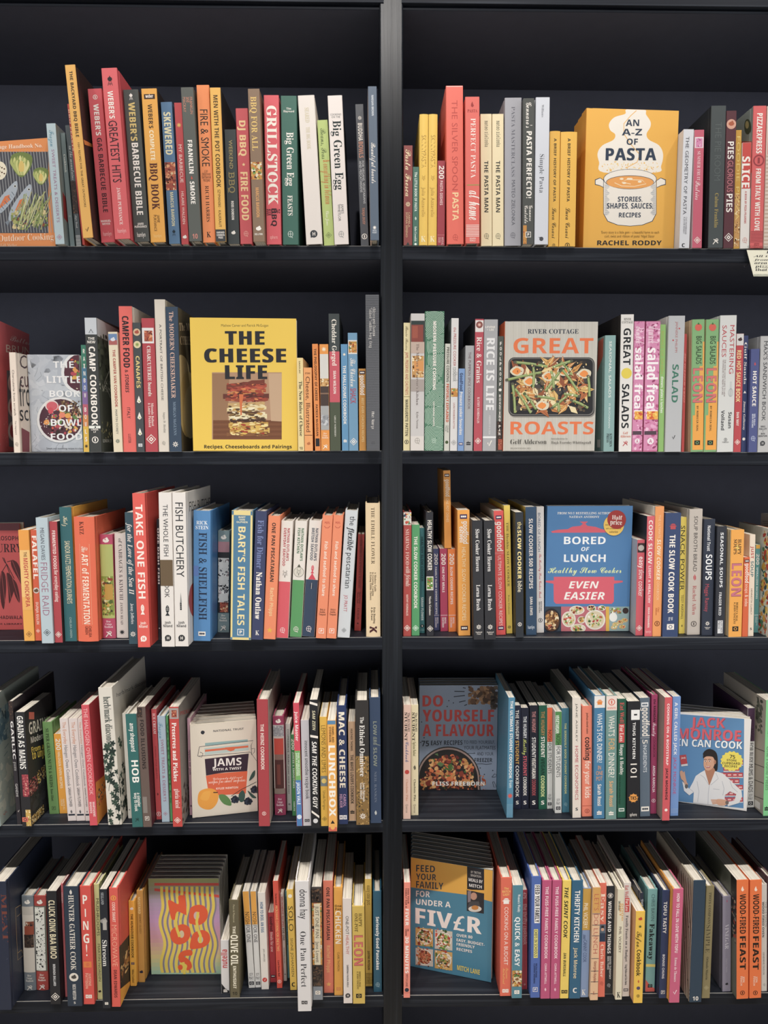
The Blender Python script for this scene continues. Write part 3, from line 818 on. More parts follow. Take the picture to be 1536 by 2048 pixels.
B(1394, 1450, 1417, 1337, 328, 'c74a4c', 'thin red book, my barbecue lettered in white, beside the kebab spine', [
    ('*burst', 500, .7, 'e8b860'), ('MY BARBECUE', 650, 942, 'f6dcd0', .42, .5, 'r'), ('HILAIRE WALDEN', 1010, 1260, 'f6dcd0', .34, .5, 'r'), ('*blob', 1360, .6, W)])
B(1453, 1552, 1394, 1387, 210, '5c5f59', 'olive-grey book, two white capital words parted by a small red flame', [
    ('FRANKLIN\nand\nMACKAY', 285, 415, 'd0886c', .75, .5, 'r'), ('FRANKLIN', 615, 872, W, .36, .5, 'h'), ('*flame', 905, .26, 'c8503c'), ('SMOKE', 932, 1106, W, .36, .5, 'h'), ('^10', 1335, 1372, 'd88878', .42, .5, 'b')])

crop(1, 380, 150, 3.84, 'books on the top shelf, barbecue bay')
B(96, 195, 1288, 44, 77, 'ee8c50', 'bright orange book, fire and smoke lettered in tall thin black capitals', [
    ('FIRE & SMOKE', 265, 702, '2a2420', .6, .5, 'r'), ('^120\ndelicious\nbarbecue\nrecipes', 730, 818, '4a2a18', .7, .5, 'r'), ('RICH HARRIS', 850, 1128, '3a2418', .28, .5, 'S'), ('^K', 1205, 1246, '2a2420', .34, .5, 's')])
B(197, 278, 1283, 151, 97, 'e9b14c', 'yellow book with a dark foot, long cookbook title in brown capitals', [
    ('=', 1186, 1283, '3c3f41'), ('MEN WITH THE POT COOKBOOK', 155, 862, '4a3418', .4, .5, 'b'), ('SZYMANSKI · KALKRAUT', 880, 1168, '4a3418', .24, .5, 'r'), ('^HARVARD\nCOMMON\nPRESS', 1202, 1256, W, .74, .5, 'b')], rside='2e2c2c', hb=1)
B(293, 380, 1299, 264, 418, '404545', 'short dark book, weekend barbecue lettered in dull gold', [
    ('WEEKEND', 500, 720, 'b49e60', .3, .5, 'r'), ('BBQ', 745, 905, 'a08c54', .5, .5, 'm'), ('ROSS DOBSON', 968, 1112, W, .22, .5, 'h'), ('*blob', 1212, .4, W)])
B(387, 480, 1299, 348, 256, 'cf565a', 'rose-red book, fire food lettered in cream capitals under a small star', [
    ('DJ BBQ', 350, 622, 'f3cc90', .52, .5, 'h'), ('*star', 688, .3, 'f3cc90'), ('FIRE FOOD', 745, 1116, 'f3cc90', .58, .5, 'h'), ('*roundel', 1218, .36, 'f0b0a0')])
B(487, 578, 1282, 444, 106, '8a7059', 'tall brown wood-look book, serif BBQ lettering above a small food picture', [
    ('BBQ FOR ALL', 165, 582, 'e2bc66', .5, .45, 's'), ('%food', 668, 802), ('MARCUS BAWDON', 865, 1092, 'e8a862', .28, .5, 'b'), ('*blob', 1180, .5, W), ('^DOG & PORK', 1215, 1230, W, .7, .5, 'b')])
B(584, 702, 1302, 561, 154, 'de5c63', 'red book with huge cream slab capitals down the whole spine', [
    ('GRILLSTOCK', 235, 998, 'f3eadb', .64, .5, 'H'), ('*flame', 806, .22, 'de5c63'), ('THE\nBOOK', 1030, 1080, '4a1c24', .9, .5, 'b'), ('BBQ', 1025, 1162, '3a1c22', .34, .55, 'h'), ('^sphere', 1240, 1258, 'f0b0a8', .5, .5, 'r')])
B(713, 833, 1304, 696, 159, '3f6b5d', 'dark green book with white serif lettering, feasts at the end of its title', [
    ('^Tim\nHayward', 250, 286, W, .68, .5, 's'), ('Big Green Egg', 440, 852, W, .44, .55, 's'), ('FEASTS', 925, 1080, W, .3, .5, 's'), ('*roundel', 1222, .34, 'd0dcd0')])
B(893, 1018, 1304, 827, 157, 'e3d9cf', 'thick white book with barely visible embossed title and a dark speech mark', [
    ('SEARED', 250, 365, 'd3c6a4', .25, .5, 's'), ('THE BIG BOOK', 400, 570, 'd3c6a4', .22, .5, 's'), ('*speech', 1220, .45, '35383c')], hb=1)
B(1030, 1108, 1312, 976, 346, 'b8c974', 'short lime-green book with handwritten title, between two white books', [
    ('Beans, Peas', 410, 645, '5a6a3a', .5, .5, 'c'), ('& everything in between', 652, 992, 'c9793a', .4, .55, 'c'), ('Chan Jones', 1045, 1155, 'f0f0d0', .3, .5, 'c'), ('*diamond', 1230, .6, '6a7a44')])
B(1110, 1220, 1304, 1056, 158, 'e6dbd3', 'white book with large black serif lettering beside the short lime-green one', [
    ('^COOKING\nON THE', 296, 330, '3a4040', .75, .5, 'r'), ('Big Green Egg', 350, 882, '1d2a2a', .56, .55, 's'), ('JAMES\nWHETLOR', 992, 1122, '4a4c4c', .4, .55, 'r'), ('*roundel', 1222, .36, '8a8c88')], rside='2b2d30', hb=1)
B(1313, 1373, 1313, 1269, 224, '54565b', 'slim slate book, buddha bowls lettered in pale thin capitals', [
    ('*flower', 330, .5, W), ('BUDDHA', 370, 505, W, .55, .5, 'b'), ('BOWLS', 512, 637, 'c88a70', .55, .5, 'b'), ('FOR VEGANS, VEGETARIANS\nAND PESCATARIANS', 660, 988, 'd8d8d8', .6, .5, 'r'), ('TANJA DUSY', 1020, 1148, 'c88a70', .32, .5, 'b'), ('*ring', 1240, .7, W)], dep=.13)
B(1386, 1462, 1270, 1366, 87, '5b6979', 'tall slate-blue book with white script, last before the upright', [
    ('MAEGAN BROWN', 155, 312, 'd8dce0', .24, .5, 'b'), ('Beautiful boards', 520, 832, W, .5, .5, 'c'), ('*burst', 1172, .5, W), ('^ROCK\nPOINT', 1188, 1216, 'd8dce0', .5, .5, 'b')], lside='dcc0ae', yaw=0.6, hb=1, dep=.19)

# ================================================================== top shelf, pasta bay
crop(1, 790, 150, 4.042, 'books on the top shelf, pasta bay')
B(64, 139, 1377, 63, 569, '904844', 'short brick-red book with cream script, first after the upright on the top shelf', [
    ('Pasta Fresca', 602, 982, 'efdaac', .62, .5, 'c'), ('*flower', 1045, .6, 'efdaac'), ('CARMELA\nSOPHIA SERENO', 1110, 1312, 'e0c090', .5, .5, 'r'), ('*tri', 1365, .4, '2a3a38')])
B(142, 191, 1378, 142, 742, '4a7363', 'small dark green book of pasta beside the yellow pair', [
    ('The LITTLE BOOK OF PASTA', 785, 1102, 'e8f0e2', .4, .5, 'b'), ('*leaf', 1160, .5, 'e8f0e2'), ('Rufus Cavendish', 1225, 1345, 'e8f0e2', .36, .5, 's'), ('*dot', 1368, .4, 'e8f0e2')])
for x, lab in ((193, 'yellow rounded book with thin tall lettering, the one beside the small dark green spine'), (267, 'yellow rounded book with thin tall lettering, the one beside the small crimson 200 spine')):
    B(x, x + 70, 1378, x - 5 + (x > 200) * 2, 318, 'efc450', lab, [
        ('SKINNYPASTA', 490, 752, '9a7224', .5, .5, 't'), ('*crab', 835, .4, 'b0862c'), ('Julia Azzarello', 910, 1148, 'b0862c', .4, .5, 't'), ('^K', 1305, 1350, 'f8ecc0', .55, .5, 's')], rnd=1, hb=0)
B(341, 402, 1377, 338, 692, 'a63f4a', 'small crimson book of pasta dishes headed by a white 200', [
    ('200', 733, 840, W, .66, .5, 'b'), ('PASTA DISHES', 855, 1052, 'f0d0cc', .36, .5, 'b'), ('=', 1292, 1295, 'd88a8c'), ('HAMLYN ALL\nCOLOUR', 1310, 1374, 'f0c8c4', .7, .5, 'r')])
B(420, 556, 1369, 411, 87, 'ea6c5a', 'very tall coral book, the tallest of the pasta bay, with pasta in pale capitals', [
    ('THE SILVER SPOON', 205, 932, 'c34a40', .33, .5, 'r'), ('PASTA', 950, 1176, 'f4d098', .36, .52, 'b'), ('*roundel', 1312, .3, 'c34a40'), ('=', 90, 96, 'f4c8bc', .03, .97)], hb=1)
B(571, 684, 1363, 568, 176, 'e3695d', 'coral book with white capitals, a green stroke and white stripes near its foot', [
    ('*flame', 240, .35, 'a0302c'), ('^PASTA', 278, 302, 'a0302c', .7, .5, 's'), ('PERFECT PASTA', 350, 832, 'f6ece0', .34, .55, 'S'), ('=', 886, 892, '8aa04a', .1, .98), ('at home', 935, 1172, 'f6ece0', .5, .5, 'c'), ('/', 1216, 1305, 'f6ece0', 8), ('^SEVEN\nDIALS', 1315, 1345, 'f0d8cc', .42, .5, 'b')])
for x0, x1, xt, lab in ((696, 784, 691, 'cream book, the pasta man in black capitals, the copy beside the striped coral spine'), (788, 878, 786, 'cream book, the pasta man in black capitals, the copy beside the lilac-grey spine')):
    B(x0, x1, 1384, xt, 315, 'eddcb0', lab, [
        ('mateo zielonka', 370, 582, '2a2a28', .24, .5, 'm'), ('THE PASTA MAN', 695, 1110, '2a2a28', .36, .5, 'b'), ('*roundel', 1302, .42, '6a6450')])
B(886, 1022, 1382, 893, 184, 'a7a6ab', 'lilac-grey thick book, pasta masterclass in thin grey capitals', [
    ('PASTA MASTERCLASS', 255, 822, '66666e', .2, .5, 'S'), ('MATEO ZIELONKA', 850, 1215, '5a5a62', .2, .52, 'r'), ('*roundel', 1295, .28, '66666e')], hb=1, lside='98979c')
B(1031, 1120, 1370, 1030, 188, '4f514d', 'dark book with white script and pasta perfecto in heavy white capitals', [
    ("Gennaro's", 222, 428, W, .5, .5, 'c'), ('PASTA PERFECTO!', 455, 996, W, .48, .55, 'h'), ('Gennaro\nContaldo', 1055, 1200, W, .75, .52, 'c'), ('%food', 1215, 1368, .02, .35), ('*box', 1290, .5, W)])
B(1127, 1238, 1371, 1139, 180, 'd3d5db', 'white book, simple pasta in thin grey serif letters', [
    ('Williams', 240, 342, '6a6a70', .16, .5, 'S'), ('Simple Pasta', 640, 952, '5a5a60', .32, .48, 'S'), ('*dot', 1325, .3, '4a4a50'), ('=', 1310, 1314, '4a4a50', .3, .42)])
for x0, x1, xt, yt, lab in ((1240, 1322, 1258, 455, 'golden-yellow rounded book of pasta history, the copy beside the white spine'), (1326, 1456, 1337, 461, 'golden-yellow rounded book of pasta history, the copy beside the soup-pot cover')):
    B(x0, x1, 1388, xt, yt, 'f0b842', lab, [
        ('A BRIEF HISTORY OF PASTA', 515, 1026, '3a3020', .24 if x0 < 1300 else .17, .5, 'b'), ('Luca Cesari', 1075, 1322, '4a3a20', .4 if x0 < 1300 else .28, .5, 'c'), ('*ring', 1378, .3, '3a3020')], rnd=1, hb=0, dep=.145)

crop(1, 1140, 180, 3.879, 'books on the top shelf, pasta bay')
def art_pot(A):
    N, ST = '2e3c50', 'efe6d8'
    A.whole('eeb03c')
    A.org([(440, 150), (428, 185), (345, 212), (303, 262), (312, 312), (350, 345), (335, 388), (252, 430), (214, 490), (226, 560), (262, 640), (668, 640), (706, 590), (722, 500), (690, 430), (612, 386), (594, 340), (622, 290), (624, 245), (590, 190), (578, 152)], ST)
    A.blobs(240, 560, 690, 640, ['f0cf80', 'eeb03c', 'f0d8a0'], 120, 6, 2)
    A.line([(515, 160), (470, 200), (418, 262), (418, 340), (470, 420), (540, 500), (520, 560), (445, 600), (440, 648)], 5, 'eeb03c')
    A.begin('soup_pot_drawing')
    for s in (-1, 1):
        x = 468 + s * 235
        for d, c in ((0, N), (5, ST)):
            A.poly([(468 + s * 205, 700 + d), (x, 680 + d), (x + s * 40 - s * d, 695 + d), (x + s * 40 - s * d, 735 - d), (x, 745 - d), (468 + s * 205, 760 - d)], c)
    A.poly([(258, 690), (258, 960), (290, 1020), (370, 1050), (465, 1058), (560, 1050), (640, 1020), (671, 960), (671, 690)], N)
    A.poly([(262, 690), (262, 958), (294, 1016), (372, 1046), (465, 1054), (558, 1046), (636, 1016), (667, 958), (667, 690)], ST)
    for s in (0, 1):
        for i in range(30):
            y = 735 + i * 8; x = 268 if s == 0 else 662; L = (28 + 10 * math.sin(i)) * (1 if s == 0 else -1)
            A.line([(x, y), (x + L, y + 3)], 2.2, '6a7a90')
    A.ell(465, 692, 207, 78, N); A.ell(465, 692, 203, 75, ST)
    A.ell(465, 715, 186, 52, N); A.ell(465, 717, 183, 50, 'eea24c')
    A.line([(345, 720), (400, 745), (500, 748), (590, 728), (560, 700), (440, 695), (400, 715), (470, 730)], 5, 'f6dcb0')
    for x, y in ((400, 690), (455, 690), (540, 712), (420, 722), (470, 690)): A.ell(x, y, 16, 8, 'f6e6c8', 8)
    for t, bx, st in (('AN', (432, 230, 535, 280), 'b'), ('A-Z', (402, 302, 558, 352), 'b'), ('OF', (438, 378, 525, 425), 'b'), ('PASTA', (275, 452, 668, 546), 'h'),
                      ('STORIES,', (370, 828, 560, 866), 'b'), ('SHAPES, SAUCES,', (285, 878, 642, 920), 'b'), ('RECIPES', (378, 952, 548, 988), 'b')):
        A.text(t, *bx, N, st)
    A.text("'Every story is a little gem – a beautiful hymn to each", 240, 1094, 690, 1114, '8a6a28', 'r'); A.text("curl, twist and ribbon of pasta' Nigel Slater", 268, 1124, 655, 1144, '8a6a28', 'r')
    A.text('RACHEL RODDY', 210, 1168, 710, 1204, K, 'b')
FACE(100, 1220, 823, 1222, 112, 139, .026, 'eeb03c', 'yellow hardback shown face-out, a steaming soup pot drawn on its cover', art_pot, Yl=.012, Yr=.021, spine='e29a2c', copies=2, slip=.002,
     stack='yellow soup-pot hardbacks in a stack', copy=['yellow hardback directly behind the face-out soup-pot copy, only its spine edge showing', 'rearmost yellow hardback of the soup-pot stack'])
B(828, 925, 1220, 858, 304, 'd8d8db', 'white book, geometry of pasta in thin black capitals', [
    ('THE GEOMETRY OF PASTA', 362, 966, '3a3a44', .33, .4, 'r'), ('CAZ HILDEBRAND\n& JACOB KENEDY', 985, 1120, '5a5a62', .34, .5, 'r'), ('^C', 1190, 1219, K, .3, .4, 'h')], Y=-.002)
B(949, 1022, 1220, 957, 309, 'cb5d71', 'pink book of summer fruit pastries with a small picture near its head', [
    ('=', 365, 450, 'e8dcdc', .05, .95), ('%pink', 375, 445, .15, .85), ('SUMMER FRUIT', 475, 702, 'f6dcdc', .32, .5, 'S'), ('Pastries', 706, 852, 'f6dcdc', .5, .45, 'c'), ('*diamond', 1165, .72, W)], lside='e3c8c8', Y=-.003)
B(1072, 1186, 1220, 1098, 122, '474d4d', 'tall blackish-green book with faint embossed title and gold author line', [
    ('THE PIE ROOM', 250, 702, '5d6462', .42, .5, 't'), ('Calum Franklin', 800, 1068, 'a8924c', .24, .5, 's'), ('*runner', 1172, .4, W)], lside='2a2d31', Y=-.004)
B(1190, 1266, 1220, 1216, 161, '5b3138', 'maroon book about pies in white and pink capitals under a round pie picture', [
    ('*dot', 265, .95, 'd8a088'), ('*blob', 262, .6, 'b05a3a'), ('PIES', 400, 536, W, .6, .5, 'b'), ('GLORIOUS', 548, 792, 'cb7a80', .56, .5, 'r'), ('PIES', 806, 948, W, .6, .5, 'b'), ('*diamond', 1143, .86, W)], Y=-.004)
B(1269, 1315, 1219, 1285, 311, 'c9962f', 'thin mustard book with a fried-food texture, wedged beside the maroon pie spine', [('%bake', 800, 1216), ('FOODIE PIZZA', 360, 1010, 'e8cc70', .55, .5, 't'), ('*ring', 1180, .5, '8a4a1c')], Y=-.001)
B(1319, 1392, 1219, 1337, 409, 'e2dcd4', 'red-topped white book, slice lettered in broken white capitals', [
    ('=', 409, 765, 'cc4840'), ('SLICE', 515, 757, W, .85, .45, 'h'), ('A BOOK BY PIZZA PILGRIMS', 785, 1036, 'c04a48', .22, .5, 'b'), ('*roundel', 1165, .5, 'd08a80')], Y=-.002)
B(1394, 1497, 1216, 1421, 123, 'da6160', 'tall pinkish-red book, from Italy with love in white capitals above dark stripes', [
    ('PIZZAEXPRESS', 180, 492, W, .42, .5, 'h'), ('*ring', 547, .85, '9a3a40'), ('FROM ITALY WITH LOVE', 610, 1092, W, .38, .5, 'h'), ('/', 1100, 1180, '8a3038', 8), ('^SEVEN\nDIALS', 1188, 1208, '8a3038', .4, .5, 'b')], lside='8d958c', Y=-.004,
    lcov=lambda A: (A.poly([(1332, 400), (1412, 400), (1412, 640), (1332, 640)], 'cc4840'), A.ell(1378, 285, 26, 60, '4a5038'), A.ell(1374, 270, 14, 30, 'a89860')))
B(1501, 1600, 1214, 1531, 124, 'd9c8b8', 'pale cream book at the very end of the pasta bay, beside the from-Italy spine', [('=', 124, 500, 'd08a80', .1, .95), ('/', 520, 1200, 'c0a890', 24)], Y=-.003)

def note_card():
    Y0, Y1 = -.004, -.022
    q = lambda x, y, Y: at_depth(1380 + x / 9.846, 470 + y / 9.846, Y)
    P = [q(1115, 297, -.006), q(1250, 815, -.020)]
    tl, bl = P; right = Vector((.105, 0, 0)); up = (tl - bl)
    n = right.cross(up).normalized()
    root = link(bpy.data.objects.new('note_card', None)); root.location = bl
    tag(root, 'cream handwritten note card in a clear holder clipped to the top shelf edge', 'note card')
    vl = [Vector((0, 0, 0)), right, right + up, up]
    if n.y > 0: n = -n
    def slab(name, c, t0, t1, mat, colr=None):
        v = [p + n * t0 for p in c] + [p + n * t1 for p in c]
        f = [(3, 2, 1, 0), (4, 5, 6, 7), (0, 1, 5, 4), (1, 2, 6, 5), (2, 3, 7, 6), (3, 0, 4, 7)]
        return mesh_object(name, v, f, [col(colr)] * 6 if colr else None, mat, root)
    slab('card', vl, 0, .0004, M_COVER, 'e3dfc9')
    clear = bpy.data.materials.new('clear_plastic'); clear.use_nodes = True
    bs = clear.node_tree.nodes['Principled BSDF']
    bs.inputs['Transmission Weight'].default_value = 1; bs.inputs['Roughness'].default_value = .08; bs.inputs['IOR'].default_value = 1.2; bs.inputs['Base Color'].default_value = (.95, .97, .97, 1)
    ru, uu = right.normalized(), up.normalized()
    top = [vl[3] + ru * .004, vl[2], vl[2] + uu * .008, vl[3] + ru * .004 + uu * .008]
    slab('plastic_holder', top, -.0004, .0010, clear)
    lip = [ru * .001 + uu * .0005, right + uu * .0005, right + uu * .004, ru * .001 + uu * .004]
    slab('plastic_lip', lip, .0006, .0013, clear)
    hk = [q(1170, 470, -.006) - bl, q(1150, 560, -.006) - bl, q(1075, 640, -.006) - bl, q(1060, 590, -.006) - bl]
    v, f = [], []
    for p in hk:
        for dx, dy in ((-.0006, 0), (0, -.0006), (.0006, 0), (0, .0006)): v.append(p + Vector((dx, dy, 0)))
    for i in range(3):
        for j in range(4): f.append((4 * i + j, 4 * i + (j + 1) % 4, 4 * i + 4 + (j + 1) % 4, 4 * i + 4 + j))
    mesh_object('plastic_hook', v, f, None, clear, root)
    S = Sheet(); kx, ky = .0068 / 9.846 * .13, 0
    Lr, Lu = right.length, up.length
    def wr(t, x, y0, y1, x1):
        S.text_box(t, x * Lr, y0 * Lu, x1 * Lr, y1 * Lu, '2a2a2c', 'i')
    wr('PILGRIMS!', .32, .88, .96, .95); S.rect(.32 * Lr, .865 * Lu, .95 * Lr, .869 * Lu, '2a2a2c')
    wr('All their secrets', .08, .73, .80, .96); wr('from Dough to', .07, .59, .66, .9); wr('area, + a guide to', .07, .46, .53, .96); wr('pizzeria culture', .06, .33, .40, .94); wr('that hits the spot', .06, .20, .27, .92)
    S.build('handwriting', lambda a, b, l: ru * a + uu * b + n * .00055, root)
# ================================================================== second shelf, cheese bay
crop(2, 0, 580, 3.938, 'books on the second shelf, cheese bay')
def brunch(A):
    A.text('Bottomless', 80, 355, 330, 398, 'f0d0c8', 'c', dy=60); A.text('BRUNCH', 48, 430, 330, 490, 'f6dcc8', 'r', dy=25)
    A.poly([(52, 632), (112, 640), (170, 655), (170, 1250), (70, 1232)], '77757a')
    for y, c in ((730, 'e0c8c0'), (920, 'd8c4bc'), (1110, 'cfc6c0')): A.ell(110, y, 48, 82, c); A.ell(112, y, 34, 58, 'b84a50'); A.ell(118, y, 16, 30, 'e8dcd0')
    A.blobs(0, 1000, 60, 1275, ['e8a8a0', 'd87a78'], 26, 8, 7)
B(-80, -12, 1280, -95, 232, 'b8464c', 'dark pink-red brunch book at the outer end, its cover showing pictures of bowls', [('BRUNCH', 400, 800, 'f6dcc8', .4)], yaw=9, rside='e0686c', cov=brunch, dep=.19, Y=0.0)
def charc(A):
    for t, y0, y1, c in (('Charcuterie', 515, 618, '4a3034'), ('cured', 680, 765, '5a3034'), ('from', 780, 915, '35302e'), ('scratch', 945, 1030, '25252a')):
        A.text(t, 158, y0, 158 + len(t) * 34, y1, c, 'r')
    A.poly([(170, 1085), (232, 1120), (232, 1275), (178, 1275)], '8a3f48')
B(109, 178, 1280, 91, 491, 'ead8c6', 'cream book, charcuterie from scratch in grey lower case on its spine', [
    ('Charcuterie from scratch', 630, 988, '4a3a34', .3, .5, 'r'), ('Tim Hayward', 1030, 1138, '4a3a34', .2, .5, 'r'), ('*roundel', 1215, .5, '8a7a6c')], Y=-.02, cov=charc, hb=1)
def bowlfood(A):
    A.whole('c3c7cd'); A.blobs(212, 508, 655, 1278, ['bec3ca', 'c8ccd1', 'cdd0d5', 'b7bcc4'], 120, 60, 5)
    for k in range(14):
        r = random.Random(k); x, y = r.uniform(240, 480), r.uniform(540, 1240)
        A.line([(x, y), (x + r.uniform(-30, 30), y + 30), (x + r.uniform(-40, 60), y + 70)], 3, '8f959e')
    A.begin('smoothie_bowl_photo'); A.ell(640, 650, 158, 168, 'eceae8'); A.ell(645, 650, 140, 150, '5c2f3c'); A.blobs(560, 540, 655, 780, 'bowl', 26, 22, 8)
    A.ell(478, 1025, 190, 185, '9aa0a6'); A.ell(476, 1022, 186, 180, 'e9e7e4'); A.ell(478, 1022, 168, 163, '55303c')
    A.blobs(350, 880, 640, 1160, 'bowl', 90, 20, 3, True); A.blobs(480, 870, 640, 1000, ['8a6a44', '3a2a24', 'c8a878', '5a3f2c'], 120, 9, 2)
    A.ell(408, 912, 52, 44, 'e8d8d0'); A.ell(410, 915, 44, 36, 'd8606a'); A.ell(400, 950, 22, 26, 'd8505a'); A.ell(490, 985, 26, 22, 'f0886a'); A.ell(535, 990, 24, 20, 'f0a84a')
    for i in range(26):
        r = random.Random(i + 50); A.ell(r.uniform(320, 420), r.uniform(960, 1150), 4, 3, 'f0e0d8', 7)
    for t, bx in (('THE', (420, 562, 583, 614)), ('LITTLE', (370, 678, 642, 732)), ('BOOK', (392, 792, 632, 842)), ('OF', (464, 906, 572, 958)), ('BOWL', (402, 1018, 648, 1070)), ('FOOD', (402, 1130, 652, 1180))):
        A.text(t, *bx, 'f6f4f2', 'b')
    A.text('Simple and nourishing recipes in a bowl', 367, 1240, 660, 1254, '5a5c62', 'r')
FACE(232, 1280, 655, 1280, 208, 508, .018, 'c6cad0', 'grey marble hardback shown face-out, purple smoothie bowls of fruit on its cover', bowlfood, Yl=.022, Yr=.024, spine='b9bfca')
B(659, 705, 1280, 637, 433, '3f8a70', 'narrow rainbow-striped book with white capitals stacked down its spine', [
    ('=', 433, 610, '3c8068'), ('=', 610, 700, '4a7a94'), ('=', 700, 800, '6a78ae'), ('=', 800, 900, '8a6aa0'), ('=', 900, 985, 'c05f72'), ('=', 985, 1075, 'dc8a4a'), ('=', 1075, 1279, 'e8b93c')] +
    [('^' + ch, y, y + 34, W, .34, .5, 'b') for ch, y in zip('RAINBOWBOWLS', (465, 525, 582, 640, 695, 752, 812, 925, 982, 1040, 1098, 1158))] + [('*burst', 1230, .7, '4a3a20')], Y=-.004)
def campcover(A):
    A.whole('50544c'); A.poly([(757, 218), (935, 315), (935, 450), (765, 360)], 'c4c8c8')
    A.blobs(760, 380, 900, 700, ['3a3f36', '6a705f', '2e332c', '555c4c'], 90, 26, 3); A.blobs(760, 720, 870, 790, ['d8d8c8', 'a8a898', 'eae8dc'], 40, 9, 5); A.blobs(800, 1040, 890, 1170, ['b0a878', '8a8458', 'c8c090'], 30, 12, 6)
    A.line([(858, 640), (822, 730), (870, 850)], 6, 'd8d8d0'); A.text('LINDA LY', 812, 1175, 880, 1200, 'd8d8d0', 'b')
B(707, 801, 1280, 663, 217, '3c3e3c', 'black and grey photo-spined camp book with big white capitals and a small tent', [
    ('=', 217, 350, 'c6cace'), ('*tri', 325, .4, '55595c'), ('*tri', 328, .28, 'c6cace'), ('^THE\nNEW', 372, 420, W, .66, .5, 'b'), ('CAMP COOKBOOK', 445, 1066, W, .5, .52, 'h'), ('%spot', 1070, 1090), ('^LINDA\nLY', 1092, 1125, W, .6, .5, 'b'), ('*ring', 1180, .55, W)], Y=-.012, cov=campcover, hb=1)
B(896, 969, 1280, 850, 330, 'e4d6b7', 'cream camper van book with a small blue-sky van picture at its head', [
    ('=', 345, 432, '6a88b0'), ('=', 395, 432, 'b0605a', .05, .95), ('*blob', 390, .55, 'd8d8dc'), ('THE CAMPER VAN COOKBOOK', 470, 922, 'b03c34', .3, .55, 'b'), ('MARTIN DOREY', 942, 1135, '5a5a5a', .24, .5, 'r'), ('*flower', 1190, .5, '3a5a52')], Y=-.008)
B(971, 1076, 1279, 930, 127, 'ea685d', 'coral book, camper food in black hand-painted letters', [
    ('CAMPER FOOD', 205, 612, '2a2024', .48, .48, 'h'), ('& STORIES', 628, 808, '3a2428', .26, .45, 'o'), ('ITALY', 925, 1012, '3a2428', .24, .5, 'r'), ('LUSTER', 1135, 1206, '4a2a2c', .2, .5, 'r')], hb=1, rside='e0d4c4', Y=-.006)
B(1077, 1141, 1279, 1044, 257, '474a4c', 'dark book of canapés with round and teardrop food pictures on the spine', [
    ('*dot', 332, .9, 'd8b890'), ('*blob', 332, .6, 'b0503a'), ('*dot', 430, .9, 'e0d0a0'), ('*burst', 430, .6, '8aa04a'), ('CANAPÉS', 520, 772, 'ecd07c', .46, .5, 'b'), ('*drop', 868, .66, W), ('*drop', 996, .66, W), ('*drop', 1122, .66, W), ('*solidbox', 1222, .5, 'd8d8d8')], Y=-.008)
B(1143, 1246, 1279, 1110, 222, 'b8434b', 'dark red book of charcuterie boards with a white picture square', [
    ('=', 298, 420, 'e6e0dc', .03, .95), ('%meat', 320, 405, .2, .85), ('CHARCUTERIE boards', 440, 837, W, .28, .52, 's'), ('Miranda Ballard\n& Louise Pickford', 890, 1080, 'f6dcd4', .42, .55, 's'), ('*diamond', 1175, .78, W)], Y=-.006)
B(1248, 1334, 1278, 1213, 74, 'dfd4c4', 'tallest white book of the cheese bay, portrait of British cheese in grey capitals', [
    ('A PORTRAIT OF BRITISH CHEESE', 270, 870, '4a4844', .2, .5, 'r'), ('Angus D. Birditt', 960, 1125, '6a6660', .2, .62, 'S'), ('*roundel', 1205, .3, '8a8478')], hb=1, Y=-.004, rside='a89c86')
def cheesecover(A):
    A.whole('655b44'); A.text('The MODERN', 1412, 260, 1580, 320, 'e8cfa8', 's'); A.text('CHEESEMAKER', 1420, 365, 1600, 430, 'e8cfa8', 's'); A.ell(1420, 650, 70, 140, 'd8c490'); A.ell(1480, 900, 70, 260, 'cfb878'); A.ell(1500, 960, 55, 210, 'e2d098')
B(1336, 1432, 1276, 1299, 132, '35475b', 'navy-blue book about a modern cheesemaker, pale pink serif lettering', [
    ('The MODERN CHEESEMAKER', 170, 852, 'dcb4a0', .34, .45, 's'), ('MORGAN McGLYNN', 880, 1145, '7f93a5', .22, .5, 's'), ('*flower', 1215, .48, W)], hb=1, Y=-.006, cov=cheesecover)
crop(2, 370, 580, 3.84, 'books on the second shelf, cheese bay')
